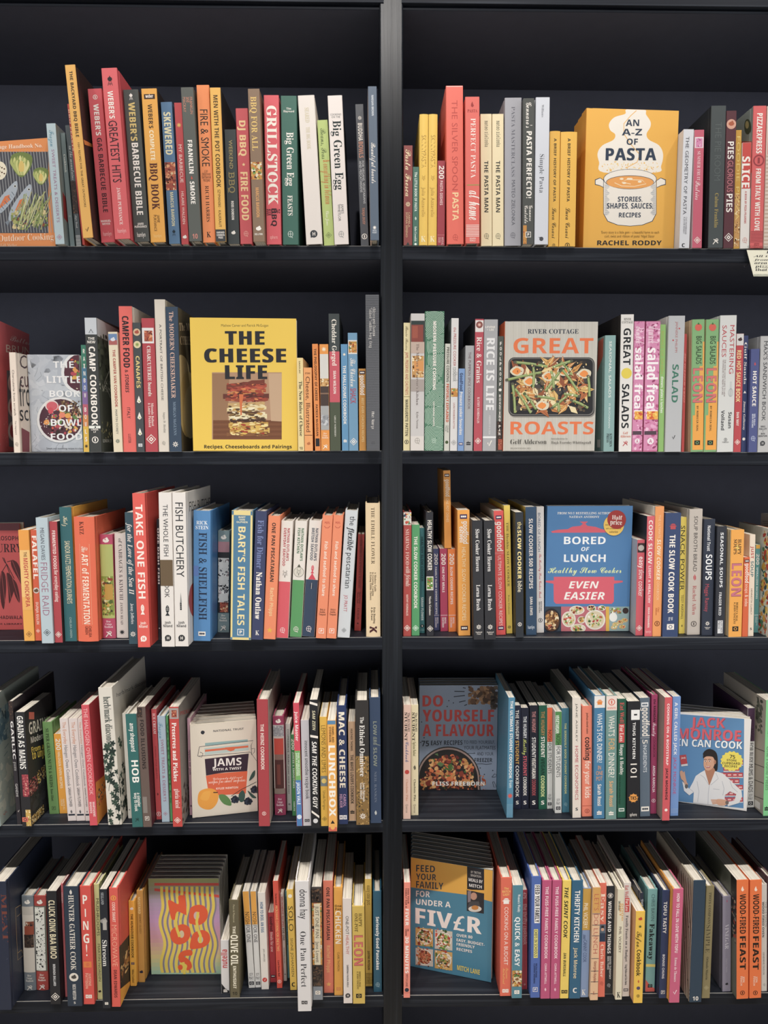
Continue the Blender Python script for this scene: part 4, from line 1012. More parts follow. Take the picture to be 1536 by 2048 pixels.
def cheeselife(A):
    A.whole('f0c840'); A.text('Mathew Carver and Patrick McGuigan', 278, 262, 640, 282, '4a4020', 'r')
    A.begin('sandwich_photo')
    A.rect(207, 632, 743, 1148, 'b68d6c'); A.rect(215, 1000, 743, 1147, '7b4b2d'); A.poly([(640, 640), (742, 640), (742, 1010), (660, 1005)], 'c8a582'); A.poly([(208, 640), (340, 640), (330, 1000), (215, 1000)], '9c7452')
    for k in range(7): A.line([(215, 1015 + k * 19), (742, 1012 + k * 19)], 4, ('6a3f26', '8a5a38')[k % 2])
    layers = [(318, 745, 612, 702, 40, '7a3a2a'), (330, 768, 628, 735, 36, 'b0503a'), (345, 800, 622, 770, 30, 'c8803f'), (292, 818, 645, 812, 34, '6a342a'), (310, 845, 640, 840, 28, '9a4a34'), (330, 885, 612, 878, 36, 'c9a468'), (322, 918, 625, 905, 30, 'e6d29a'), (325, 945, 610, 950, 24, '5a3a28'), (340, 978, 630, 968, 30, 'e8d8a8'), (345, 1002, 620, 1000, 22, '4a3022'), (335, 1040, 640, 1030, 34, 'caa24a'), (345, 1075, 650, 1075, 38, 'ddb85a'), (320, 1108, 640, 1105, 26, '8a5a34')]
    for i, (x0, y0, x1, y1, t, c) in enumerate(layers):
        r = random.Random(i); top, bot = [], []
        for k in range(10):
            u = k / 9; x = x0 + (x1 - x0) * u; y = y0 + (y1 - y0) * u
            top.append((x, y - t / 2 + r.uniform(-6, 6))); bot.append((x, y + t / 2 + r.uniform(-9, 9)))
        A.poly(top + bot[::-1], c)
    A.blobs(325, 715, 620, 860, ['c8583a', '8a3428', 'e08a4a', '5a2820', 'a8442e'], 110, 24, 2, flat=True); A.blobs(335, 870, 615, 1000, ['e8d8a8', 'c89a4a', '5a4028', 'f0e4c0', '8a6a38'], 90, 24, 3, flat=True); A.blobs(345, 1010, 640, 1120, ['e0b850', 'c08a34', 'f0d890', '6a4424', 'a83c28'], 90, 24, 4, flat=True)
    A.poly([(415, 800), (450, 800), (440, 870), (436, 960), (426, 962), (420, 870)], 'd8703a')
    for t, bx in (('THE', (308, 316, 612, 420)), ('CHEESE', (148, 450, 778, 556)), ('LIFE', (308, 578, 632, 684))): A.text(t, *bx, '26262b', 'x')
    A.text('Recipes, Cheeseboards and Pairings', 148, 1190, 820, 1216, '2a2620', 'b')
FACE(62, 1248, 866, 1240, 38, 211, .024, 'f0c840', 'bright yellow hardback shown face-out, a stacked toasted cheese sandwich on its cover', cheeselife, Yl=-.004, Yr=.006, spine='e0b436')
B(869, 916, 1240, 852, 521, 'ecd492', 'pale yellow book, new rules of cheese in black serif letters', [
    ('SAKELBY', 545, 642, '6a5a30', .22, .45, 'b'), ('The New Rules of Cheese', 700, 1122, '2a2418', .5, .55, 's'), ('^10', 1205, 1226, '4a4028', .5, .5, 'b')])
B(919, 982, 1240, 909, 596, 'f0a45e', 'short peach book, illustrated cheese lettered thinly in brown', [
    ('^STORE', 634, 646, '6a3a18', .6, .5, 'b'), ('Cheese, Illustrated', 665, 1090, '5a3018', .5, .5, 'r'), ('=', 1113, 1117, '6a3a18'), ('*blob', 1180, .45, 'c0703a')])
B(999, 1043, 1238, 976, 414, 'e98c40', 'slim orange book about the philosophy of cheese with black capitals', [
    ('THE PHILOSOPHY OF CHEESE', 450, 850, '3a2414', .42, .5, 'b'), ('PATRICK McGUIGAN', 880, 1120, '3a2414', .36, .5, 'b'), ('=', 1140, 1200, '23262a', .15, .85)])
B(1044, 1113, 1238, 1031, 416, 'ea963c', 'orange handbook with a tall grey and brown photo across its spine', [
    ('*burst', 455, .6, 'f0e0c0'), ('=', 492, 740, 'd6d2ca'), ('%bake', 680, 740), ('=', 740, 890, '4a3a34'), ('=', 790, 800, '8a6a54'), ('=', 890, 1075, 'a8a8a6'), ('%cloth', 960, 1040), ('^River\nCottage\nHandbook', 1095, 1140, 'f6e6cc', .7, .5, 's'), ('*runner', 1203, .55, 'f6ecd8')])
B(1114, 1196, 1240, 1101, 182, '3f4545', 'grey, red and olive banded book, cheddar in white serif letters', [
    ('=', 472, 862, 'cb5561'), ('=', 862, 1239, '4e5541'), ('Cheddar Gorged', 225, 582, 'f0e8da', .42, .5, 's'), ('SEAN WILSON', 620, 796, W, .24, .5, 'b'), ('GREAT NORTHERN', 965, 1126, 'd8d4c8', .14, .5, 's')], hb=0)
B(1206, 1258, 1238, 1197, 416, '5e93b9', 'blue halloumi book with bold white capitals', [
    ('*burst', 495, .5, 'f0e0c8'), ('THE HALLOUMI COOKBOOK', 580, 1032, W, .44, .5, 'b'), ('*bars', 1160, .5, W)])
B(1259, 1331, 1238, 1248, 329, '6f9bb9', 'sky-blue chicken book with red and white lettering and a food picture near its head', [
    ('=', 385, 492, 'e0dcd4'), ('%food', 395, 482, .08, .95), ('The Chicken', 525, 742, W, .55, .5, 'c'), ('SHACK', 755, 872, 'c03a4a', .6, .5, 'r'), ('*diamond', 1165, .8, W)])
B(1339, 1392, 1238, 1336, 604, 'c98b36', 'short ochre book of chicken recipes beside the tall grey one', [
    ('*bbc', 634, .8, '3a2430', .5, W), ('goodfood', 655, 806, W, .5, .45, 'b'), ('BEST EVER CHICKEN RECIPES', 830, 1167, 'ecd090', .34, .55, 'r')])
B(1394, 1500, 1226, 1381, 36, '5b5c5f', 'very tall grey ridged book with small white letters, next to the upright', [
    ('Chicken and Charcoal\nYakitori, Yardbird, Hong Kong', 135, 440, W, .46, .5, 'b'), ('Matt Abergel', 935, 1072, W, .2, .5, 'b'), ('*blob', 1175, .36, '4e4f52'), ('/', 50, 1215, '64656a', 90)], Y=-.016, hb=0)

# ================================================================== second shelf, roasts and salads bay
G2 = 'books on the second shelf, roasts and salads bay'
crop(2, 790, 600, 3.938, G2)
B(65, 118, 1186, 63, 179, 'e4d5a2', 'pale yellow preserves book with red capitals, first after the upright', [
    ('Basic Basics', 205, 397, '6a5a34', .4, .5, 'c'), ('JAMS, PRESERVES AND CHUTNEYS', 410, 747, 'b8483e', .44, .5, 'r'), ('=', 760, 763, '8a7a4a', 0.02, .98), ('MARGUERITE PATTEN', 785, 1070, '3a3428', .42, .5, 'b'), ('*ring', 1118, .65, '2a2a30')], Y=0)
B(120, 229, 1190, 121, 106, 'cac5c1', 'pale book with a plum-dark jar and peach pictured on the spine', [
    ('=', 163, 330, '2f3a38'), ('=', 195, 330, '8a4238', .04, .9), ('=', 205, 300, 'a0523f', .1, .5), ('=', 330, 420, 'c0a898'), ('%bake', 440, 610, .1, .95), ('=', 480, 560, 'd8944e', .25, .95), ('=', 625, 720, 'a89c94'), ('The Modern Preserver’s Kitchen', 345, 827, '6a5a54', .2, .5, 'S'), ('Kylee Newton', 880, 1012, '7a6e68', .16, .5, 'S'), ('=', 1072, 1189, 'dad2ca'), ('*roundel', 1108, .36, '8a8478')], hb=1, Y=-.006)
B(231, 381, 1184, 235, 88, '4f8064', 'wide green book covered in pale concentric arcs, modern pressure cooking in white', [('~', 0, 0), ('MODERN PRESSURE COOKING', 168, 707, W, .16, .5, 'h'), ('CATHERINE PHIPPS', 800, 995, W, .08, .48, 'b'), ('*roundel', 1108, .22, 'c8e0cc')], hb=1, Y=-.004)
B(386, 430, 1186, 396, 344, 'd9d6c9', 'ivory book on pressure cooking, its last words in bold orange-red', [
    ('PRESSURE COOKING', 372, 646, '4a4a3a', .48, .55, 'b'), ('PROPERLY EXPLAINED', 660, 962, 'd0562c', .5, .55, 'h'), ('DIANE\nPAGE', 990, 1045, '5a5a4a', .6, .5, 'r'), ('*dot', 1120, .6, '4a5a34')], Y=0)
B(431, 491, 1186, 441, 143, 'd9d6d2', 'white pressure cooker book with thin red capitals and a tiny food picture', [
    ('the PRESSURE COOKER', 215, 522, 'b84a44', .36, .5, 'r'), ('cookbook', 530, 642, '8a8a86', .42, .5, 'r'), ('%food', 695, 762), ('LAURA WASHBURN HUTTON', 810, 1012, 'b86a60', .24, .5, 'r'), ('*diamond', 1122, .75, '8a8a88')], lside='8d8f93', Y=-.004)
B(492, 541, 1191, 505, 540, '7a9bc9', 'short blue book of pressure cooker favourites in white', [
    ('GoodFood', 575, 716, '232b50', .5, .45, 'b'), ('Pressure cooker favourites', 725, 1062, W, .46, .45, 'b'), ('*bbc', 1133, .7, '463a68', .5, W)], Y=-.006)
B(544, 611, 1190, 551, 359, 'aaaaaa', 'grey pumpkin spice book with thin dark capitals', [
    ('THE PUMPKIN SPICE COOKBOOK', 410, 862, '6a4a54', .3, .5, 'r'), ('*bars', 1130, .5, '2a2a2e')], lside='7d7e82', Y=-.004)
B(619, 686, 1189, 633, 149, 'bb4b57', 'raspberry-red rice and grains book with a bowl pictured at its head', [
    ('=', 160, 252, 'e0dad4'), ('*dot', 195, .8, '8a4a44'), ('*burst', 195, .5, 'e0b0a0'), ('Rice & Grains', 290, 652, 'f0e4dc', .56, .5, 's'), ('KATHY KORDALIS', 765, 970, 'f0d8d4', .26, .5, 's'), ('*diamond', 1110, .75, W)], lside='2b2c30', Y=-.006)
B(688, 801, 1189, 703, 153, 'aaa9aa', 'grey steel-look book, rice is life in huge pale capitals', [
    ('^LEVINE\n+ LEE', 205, 242, W, .7, .45, 'b'), ('RICE IS LIFE', 300, 868, 'e8e6e4', .58, .5, 'h'), ('FOREWORD BY A COOK', 910, 1060, 'd8d6d4', .12, .5, 'b'), ('=', 1074, 1088, 'eceae8'), ('*tick', 1128, .4, W)], Y=-.006)
B(792, 844, 1190, 809, 285, '50554d', 'narrow dark green-grey roasting tin book with white capitals stacked down its spine', [
    ('%dark', 955, 1185)] + [('^' + ch, y, y + 26, W, .3, .5, 'b') for ch, y in zip('FOOLPROOF', range(330, 690, 40))] + [('*dot', 708, .5, W)] + [('^' + ch, y, y + 22, W, .3, .5, 'b') for ch, y in zip('ROASTING', range(745, 960, 27))] + [('^' + ch, y, y + 22, W, .3, .5, 'b') for ch, y in zip('PAN', range(985, 1070, 29))] + [('%meat', 1095, 1180, .3, 1)], Y=-.004)
def roasts(A):
    A.whole('c6c1b5')
    for i in range(24):
        x = 870 + i * 31; A.line([(x, 170), (x + (i % 3 - 1) * 6, 700), (x, 1190)], 2.5, ('b8b2a4', 'd2cdc2')[i % 2])
    A.text('RIVER COTTAGE', 1045, 230, 1445, 265, '232f42', 's')
    A.text('GREAT', 932, 300, 1560, 420, 'e9743c', 'b'); A.text('ROASTS', 908, 958, 1562, 1058, 'e9743c', 'b')
    A.begin('roasting_tray_photo')
    def rr(x0, y0, x1, y1, r, c):
        pts = []
        for cx, cy, a in ((x1 - r, y0 + r, -90), (x1 - r, y1 - r, 0), (x0 + r, y1 - r, 90), (x0 + r, y0 + r, 180)):
            for k in range(6): pts.append((cx + r * math.cos(math.radians(a + k * 18)), cy + r * math.sin(math.radians(a + k * 18))))
        A.poly(pts, c)
    rr(898, 462, 1575, 925, 46, '8f8a80'); rr(893, 452, 1570, 915, 46, '3c3a3a'); rr(899, 458, 1564, 906, 42, '77746f'); rr(904, 463, 1558, 900, 40, '262527')
    A.blobs(935, 480, 1530, 880, ['4a4440', '5a4a38', '35302c', '6a5a44'], 150, 26, 1)
    R = random.Random(11)
    for i in range(84):
        x, y, t = R.uniform(945, 1520), R.uniform(490, 870), R.uniform(0, 6.3); L = R.uniform(44, 84); w = R.uniform(16, 30)
        c = R.choice(['e2b766', 'd89a4c', 'c98440', 'e8cc88', 'b86a3a', 'edd9a4', '9a5634']); ct, st_ = math.cos(t), math.sin(t)
        A.poly([(x - ct * L, y - st_ * L), (x - st_ * w, y + ct * w), (x + ct * L, y + st_ * L), (x + st_ * w, y - ct * w)], c)
        A.line([(x - ct * L * .8, y - st_ * L * .8), (x, y + w * .2), (x + ct * L * .8, y + st_ * L * .8)], 3.5, R.choice(['8a4a2c', 'f0dca8']))
    for x, y in ((960, 560), (1330, 560), (1210, 600), (1490, 580), (1160, 830), (1060, 640)): A.org([(x - 55, y), (x - 10, y - 38), (x + 50, y - 20), (x + 40, y + 28), (x - 20, y + 36)], 'ddd2b4'); A.org([(x - 38, y + 4), (x, y - 26), (x + 30, y), (x, y + 28)], 'ee8f3c')
    for x0, y0, x1, y1 in ((945, 490, 1200, 525), (880, 630, 1150, 570), (1090, 520, 1088, 690), (1300, 480, 1390, 590), (1390, 480, 1240, 530), (1300, 560, 1180, 720), (1310, 540, 1440, 720), (940, 690, 1070, 890), (925, 660, 945, 890), (1110, 760, 1260, 780), (1235, 850, 1350, 760), (1390, 790, 1520, 850), (1520, 600, 1530, 760), (1280, 800, 1290, 880), (1250, 700, 1230, 560), (1450, 760, 1330, 740), (1020, 740, 1110, 860)):
        A.line([(x0, y0), ((x0 + x1) / 2 + 4, (y0 + y1) / 2 - 4), (x1, y1)], 20, '7f9150'); A.line([(x0, y0 - 3), ((x0 + x1) / 2 + 4, (y0 + y1) / 2 - 7), (x1, y1 - 3)], 8, 'a9b878'); A.ell(x0, y0, 14, 11, '5a5a48', 8)
    A.blobs(935, 480, 1530, 880, ['f0e6c8', '8a3f28', '4f6a34', 'f2d28a', '2c2624'], 200, 7, 6)
    A.text('Gelf Alderson', 908, 1098, 1192, 1134, '35332f', 'S'); A.text('Introduction by', 1228, 1086, 1360, 1098, '5a5850', 'S'); A.text('Hugh Fearnley-Whittingstall', 1228, 1112, 1542, 1132, '45433e', 'S'); A.text('BLOOMSBURY', 908, 1163, 1070, 1172, '6a675e', 'S')
FACE(848, 1196, 1570, 1197, 863, 168, .027, 'c6c1b5', 'pale wood-grain hardback shown face-out, a tray of roasted vegetables pictured on its cover', roasts, Yl=-.006, Yr=-.004, spine='dc6230', copies=1,
     stack='pale roasts hardbacks in a stack', copy=['second roasts hardback directly behind the face-out one, orange spine edge showing'])
crop(2, 1160, 610, 4.085, G2)
B(192, 279, 1193, 206, 248, '87aba7', 'sage-teal book of seasonal salads with spaced white capitals', [
    ('SEASONAL SALADS', 295, 757, 'f0f0e8', .22, .5, 'r'), ('FI BUCHANAN', 805, 1005, 'e0e8e4', .16, .5, 'r'), ('KITCHEN\nPRESS', 1050, 1158, '1e2426', .5, .52, 's')], hb=1, lcov=lambda A: (A.poly([(150, 300), (192, 265), (188, 420), (140, 550)], 'd8705a'), A.rect(140, 1100, 165, 1165, 'd8dcd8')))
B(317, 421, 1189, 336, 77, 'e3ded7', 'tall white book of great salads with a yellow ball between its two words', [
    ('^RIVER\nCOTTAGE', 106, 150, '5a5a54', .84, .5, 's'), ('GREAT', 190, 490, '1e2024', .56, .5, 'b'), ('*dot', 558, .82, 'e4cc3c'), ('SALADS', 645, 1007, '1e2024', .56, .45, 'b'), ('^Gelf\nAlderson', 1036, 1082, 'd06a4a', .82, .5, 's'), ('*runner', 1130, .42, 'c0484a')], lside='2e2a28', hb=1, Y=-.006)
for x0, x1, xt, lab in ((423, 508, 444, 'pink petal-patterned salad book, the copy beside the tall white great salads spine'), (516, 632, 541, 'pink petal-patterned salad book, the copy beside the slim green spine')):
    B(x0, x1, 1189, xt, 133, 'ca6690', lab, [
        ('%pink', 135, 1188), ('damuck', 175, 312, 'f6dce6', .36, .35, 'c'), ('salad freak', 350, 914, 'f8f0f0', .55, .42, 'h'), ('%flow', 868, 935, .2, .98), ('=', 1030, 1060, '54404a', .05, .9), ('*dot', 1112, .46, 'f0e4e8'), ('^A', 1098, 1126, 'c05a84', .2, .5, 'b')], Y=-.003)
B(639, 686, 1190, 656, 159, '8ebc68', 'slim grass-green book between the pink pair and the grey salad spine', [
    ('BOWLS OF GREEN', 215, 560, 'b8b04a', .4, .45, 't'), ('dinners, plates & lunches', 585, 882, 'f0f6e4', .34, .45, 'b')], Y=0)
B(692, 826, 1187, 729, 88, 'b9babb', 'thick speckled grey book, salad in large green capitals', [
    ('JANNEKE PHILIPPI', 135, 387, 'b86c6c', .14, .5, 'r'), ('*dot', 192, .1, 'c04a50', .66), ('*dot', 288, .1, 'c04a50', .3), ('SALAD', 485, 797, '3d7a64', .38, .5, 'b'), ('*tick', 1080, .24, '2a2a2e')], hb=1, lside='cfcfca', Y=-.004)
B(829, 851, 1188, 848, 236, 'b8403c', 'thin red book wedged between the grey salad spine and a green-orange pair', [('THE COMPLETE GUIDE', 390, 800, 'e8a090', .4, .5, 'c')], Y=.0)
for x0, x1, xt, lab in ((906, 1008, 917, 'green and orange big salads book with a tomato, the copy beside the thin red book'), (1010, 1116, 1031, 'green and orange big salads book with a tomato, the copy beside the sauces spine')):
    B(x0, x1, 1184, xt, 118, '80af73', lab, [
        ('=', 800, 1183, 'f0a53a', .30, .998), ('=', 500, 800, 'eaa848', .62, .998), ('=', 300, 500, 'eaa848', .86, .998), ('=', 900, 1183, 'f0a53a', .12, .31), ('*dot', 182, .56, 'd8604e'), ('*tri', 152, .2, '3a6a34'), ('BIG SALADS', 255, 482, '22301e', .42, .55, 'r'), ('LEON', 515, 798, '8a5454', .8, .49, 'h'), ('LEON', 518, 795, 'd8706f', .76, .49, 'b'), ('BY REBECCA SEAL', 825, 1032, '3a3020', .14, .5, 'b'), ('*solidbox', 1125, .46, '22241e')], hb=1, lside='e4c69c', Y=-.003)
B(1119, 1253, 1186, 1146, 85, 'd5d5d0', 'off-white book of sauces, two red words and a drawn whisk on the spine', [
    ('MASTERING', 165, 562, 'c04850', .26, .74, 'r'), ('SAUCES', 165, 424, 'c04850', .26, .27, 'r'), ("THE HOME COOK'S GUIDE TO NEW\nTECHNIQUES FOR FRESH FLAVORS", 445, 748, '7a5a58', .2, .3, 'r'), ('*whisk', 690, .3, '8a9498', .74), ('Susan', 875, 1007, '3a3a3e', .2, .74, 'b'), ('Volland', 860, 1022, '3a3a3e', .2, .3, 'b'), ('*ring', 1100, .2, '6a6a6a'), ('^NORTON', 1116, 1126, '5a5a5a', .4, .5, 's')], hb=1, lside='c5c6c2', Y=-.004)
B(1254, 1314, 1186, 1279, 234, 'c1454b', 'red hot sauce book lettered in tall yellow capitals, white at its head', [
    ('=', 234, 330, 'd8d4d0'), ('*blob', 282, .6, '4a3030'), ('RED HOT SAUCE BOOK', 370, 792, 'f2dc98', .55, .42, 'b'), ('DAN MAY', 875, 987, W, .34, .45, 'b'), ('*diamond', 1120, .75, W)], Y=0)
B(1317, 1366, 1186, 1336, 250, '36416b', 'dark navy book partly behind the red hot sauce spine', [
    ('Gulf Sands', 305, 646, W, .5, .5, 's'), ('*tri', 712, .6, W), ('Jimmy Galloway', 785, 1022, W, .38, .5, 's'), ('*dot', 1095, .6, W)], Y=.004)
B(1368, 1446, 1183, 1389, 359, '4e5689', 'purple-blue hot sauce book in white capitals under a red chilli', [
    ('*leaf', 482, .34, 'd84a44'), ('HOT SAUCE', 540, 827, W, .44, .5, 'h'), ('NEIL RIDLEY\nBEAN HOLMES', 890, 1002, 'e0e4f0', .4, .5, 'b'), ('*roundel', 1090, .5, 'c8d0e8')], Y=-.004)
B(1450, 1545, 1186, 1478, 254, 'bbbab8', 'grey sandwich book at the outer end of the second shelf, spaced black capitals', [
    ("MAX'S SANDWICH BOOK", 295, 947, '33353a', .32, .44, 'r'), ('^MAX\nHALLEY\n+\nBEN\nBENTON', 985, 1078, '33353a', .72, .42, 'b'), ('*speech', 1130, .42, '33353a', .42)], hb=1, lside='9c9d9e', Y=-.003)
# ================================================================== third shelf, fish bay
G3 = 'books on the third shelf, fish bay'
crop(3, 0, 970, 3.84, G3)
def curry(A):
    A.whole('bc4d4c'); A.whole('6a2c34', 0, .065)  # dark band along the head: shade painted onto the cover
    A.text('THE PHILOSOPHY', -175, 392, 170, 425, '3f171c', 'b'); A.text('OF CURRY', -190, 452, 172, 516, '3f171c', 's')
    A.begin('chilli_drawing')
    for pts in ([(92, 575), (135, 600), (165, 680), (168, 765), (140, 720), (105, 660), (85, 610)], [(10, 665), (40, 690), (48, 790), (38, 900), (28, 955), (8, 900), (0, 780)], [(50, 680), (90, 700), (110, 790), (85, 880), (70, 905), (62, 800)], [(95, 720), (130, 760), (150, 850), (150, 905), (120, 860), (100, 790)], [(-60, 670), (-20, 700), (-18, 820), (-50, 930), (-70, 820)]):
        A.org(pts, '4a1518'); A.line([pts[0], ((pts[0][0] + pts[3][0]) / 2, (pts[0][1] + pts[3][1]) / 2), pts[3]], 5, '8a3a3a')
    for p in ([(30, 560), (50, 610), (20, 660)], [(50, 610), (75, 680)], [(55, 590), (95, 580)], [(20, 556), (35, 590), (55, 612)], [(55, 612), (110, 720)]): A.line(p, 6, '3a1a1c')
    A.text('SEJAL SUKHADWALA', -180, 1003, 172, 1030, '3f171c', 'b'); A.text('BRITISH LIBRARY', -110, 1060, 172, 1074, '4a1f22', 'b')
FACE(-215, 1118, 190, 1112, -222, 296, .02, 'b84b4b', 'brick-red book of curry shown face-out, three dark red chillies drawn on its cover', curry, hb=1)
B(187, 268, 1199, 139, 346, 'f0ab42', 'orange to yellow book, mighty chickpea in narrow red capitals', [
    ('=', 346, 500, 'ef9f38'), ('=', 500, 860, 'f2c272'), ('=', 860, 960, 'f0b058'), ('THE', 515, 552, '6a3a20', .3, .55, 'b'), ('MIGHTY CHICKPEA', 562, 936, 'c23b3a', .4, .55, 'b'), ('*diamond', 1145, .6, '7a4a24')])
B(271, 319, 1196, 231, 345, 'da5b36', 'tomato-orange falafel book with a small plate of food on its spine', [
    ('FALAFEL', 390, 722, 'f5e8dc', .75, .55, 'h'), ('*dot', 810, 1.0, 'd8d0c4'), ('*blob', 812, .8, '6a4a34'), ('DUNJA GULIN', 900, 1070, 'f0d0c0', .42, .55, 'b'), ('*diamond', 1120, .7, 'f0d8c8')])
B(321, 414, 1217, 273, 251, 'b6c6cc', 'pale grey-blue book, fridge raid in thin plum capitals', [
    ('MEGAN DAVIES', 330, 577, '4a4a55', .32, .5, 'r'), ('FRIDGE RAID', 596, 1002, 'a0607a', .56, .5, 't'), ('*diamond', 1133, .62, '3a4248')], hb=1)
B(420, 483, 1211, 373, 281, 'b13f46', 'crimson book of fermented foods with white lettering', [
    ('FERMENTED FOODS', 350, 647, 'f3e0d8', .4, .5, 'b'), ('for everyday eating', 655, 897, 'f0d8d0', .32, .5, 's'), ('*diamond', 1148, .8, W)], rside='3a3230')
B(498, 591, 1201, 451, 171, '2f656a', 'dark teal book with tall crowded cream lettering and a script word at its head', [
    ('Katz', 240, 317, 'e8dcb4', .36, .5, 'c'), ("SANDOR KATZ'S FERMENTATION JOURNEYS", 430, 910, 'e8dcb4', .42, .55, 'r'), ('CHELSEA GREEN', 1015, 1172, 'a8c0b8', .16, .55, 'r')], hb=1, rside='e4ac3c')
B(601, 762, 1201, 567, 245, 'eb6b47', 'thick orange-red rounded book, art of fermentation in cream capitals', [
    ('KATZ', 280, 378, '5a2418', .2, .4, 's'), ('The', 470, 515, 'f7e2cc', .3, .5, 'c'), ('ART of FERMENTATION', 528, 1066, 'f7e2cc', .3, .5, 'b'), ('=', 450, 1070, 'f0b08a', .27, .285), ('=', 450, 1070, 'f0b08a', .73, .745), ('CHELSEA\nGREEN', 1080, 1165, '6a2a1c', .3, .55, 'r')], rnd=1, hb=1, bulge=.003)
B(786, 891, 1178, 755, 381, 'c14b69', 'raspberry-pink handbook with a green garden jar photo on its rounded spine', [
    ('*blob', 425, .5, W), ('=', 455, 1022, 'b8bf6a', .0, 1), ('%jar', 700, 1000, .05, .95), ('=', 760, 880, 'c89a3c', .3, .9), ('^River\nCottage\nHandbook', 1038, 1095, 'f4dce0', .66, .5, 's'), ('*runner', 1140, .5, W)], rnd=1, hb=1)
B(896, 986, 1175, 877, 372, 'ddcec5', 'pale pink-grey book of cabbages and kimchi in serif capitals', [
    ('of CABBAGES & KIMCHI', 410, 882, '5a4a4a', .3, .5, 'S'), ('JAMES READ', 900, 1070, '5a4a4a', .2, .5, 'S'), ('*burst', 1128, .5, '2a2a2c')], hb=1, rnd=1)
B(992, 1057, 1222, 957, 210, '34515d', 'slate-teal book, love of the sea in white italic serif', [
    ('for the Love of the Sea II', 290, 842, 'eae6de', .55, .5, 'i'), ('Jenny Jefferies', 910, 1067, 'd8dcdc', .34, .5, 's'), ('*flower', 1145, .7, W)])
B(1059, 1167, 1247, 1014, 64, 'e55a4e', 'tall coral-red book, take one fish in large white capitals over a fish skeleton', [
    ('TAKE ONE FISH', 150, 872, 'f6e8dc', .56, .5, 'b'), ('*fish', 960, .5, 'f6e8dc'), ('^Josh\nNiland', 1050, 1096, 'f6e8dc', .68, .5, 'b'), ('*speech', 1180, .5, 'f6e8dc')], hb=1, rside='d04c42')
B(1204, 1238, 1216, 1189, 261, '2a2d37', 'thin dark book squeezed between the coral fish book and the white pair', [('ONE DISH FISH', 330, 760, 'eceae6', .6, .5, 'h'), ('*bars', 1100, .5, 'd8d8d8')], Y=-.004)
B(1243, 1343, 1243, 1216, 58, 'e5ded6', 'white whole-fish book with a plain brown block over its title', [
    ('THE WHOLE FISH', 150, 547, '2a2c30', .36, .5, 'r'), ('COOKBOOK', 575, 865, '2a2c30', .36, .5, 'r'), ('*fish', 968, .5, '2c3034'), ('^Josh\nNiland', 1046, 1092, '2a2c30', .7, .5, 'b'), ('*speech', 1175, .5, '2a2a2c'), ('&', 575, 775, '6b573d')], hb=1)
B(1344, 1452, 1241, 1319, 58, 'e5ded6', 'white fish butchery book with a long kitchen knife on its spine', [
    ('FISH BUTCHERY', 135, 707, '26282c', .56, .5, 'r'), ('*knife', 900, .5, '26282c'), ('^Josh\nNiland', 1046, 1092, '2a2c30', .7, .5, 'b'), ('*speech', 1175, .5, '2a2a2c')], hb=1, rside='d8d3cb',
    cov=lambda A: (A.text('FISH BUTCHERY', 1455, 130, 1640, 205, '26282c', 'r', dy=-50), A.ell(1490, 880, 40, 130, 'b0483c')))
crop(3, 380, 970, 3.84, G3)
B(22, 161, 1200, 24, 199, '5089be', 'thick blue book of fish and shellfish in navy serif capitals', [
    ('^RICK\nSTEIN', 276, 340, 'eef2f4', .74, .5, 's'), ('FISH & SHELLFISH', 365, 1036, '20304a', .46, .55, 's'), ('*bbc', 1142, .42, W, .5, '20304a'), ('=', 620, 700, '5a7ab8', 0, .3)], hb=1)
B(209, 301, 1133, 209, 351, '7b8f91', 'grey handbook with photos of mussels on its rounded spine, set back on the shelf', [
    ('*blob', 402, .5, W), ('=', 435, 515, 'b08088'), ('=', 515, 980, '2c2e32'), ('%shell', 560, 900, .05, .95), ('=', 590, 640, 'd8d8d4', .1, .9), ('=', 700, 760, 'd4d4d0', .1, .9), ('=', 835, 890, 'd8d8d4', .1, .9), ('%meat', 900, 975, .2, .9), ('^River\nCottage\nHandbook', 992, 1045, W, .66, .5, 's'), ('*runner', 1095, .5, W)], rnd=1, hb=1)
B(309, 469, 1193, 320, 199, 'e8d48c', 'wide blue book framed by a cream border, fish tales in cream capitals', [
    ('=', 232, 1170, '4d7e9e', .1, .9), ('=', 199, 230, '4d7e9e', .0, .1), ('=', 199, 230, '4d7e9e', .9, 1), ('=', 1170, 1192, '4d7e9e', 0, .1), ('=', 1170, 1192, '4d7e9e', .9, 1), ('^BART\nVAN\nOLPHEN', 240, 292, 'f0e4b8', .52, .5, 'b'), ("BART'S FISH TALES", 320, 1077, 'f0dc9c', .34, .5, 'b'), ('*box', 1130, .32, W, .5, '4d7e9e')], hb=1, side='4d7e9e')
B(471, 559, 1191, 502, 201, '3b4265', 'navy fish for dinner book, pale blue then white serif lettering', [
    ('Fish for Dinner', 270, 642, '7c8aba', .5, .5, 's'), ('Nathan Outlaw', 668, 1032, W, .5, .5, 'H'), ('^K', 1118, 1152, W, .34, .5, 's')], hb=1)
B(564, 656, 1187, 601, 238, 'ee8a5d', 'apricot one-pan pescatarian book on the fish shelf', [
    ('ONE PAN PESCATARIAN', 290, 742, '2a2420', .3, .5, 'b'), ('Rachel Phipps', 790, 1007, 'f2c892', .3, .55, 'b'), ('*star', 1115, .52, 'e8b040')])
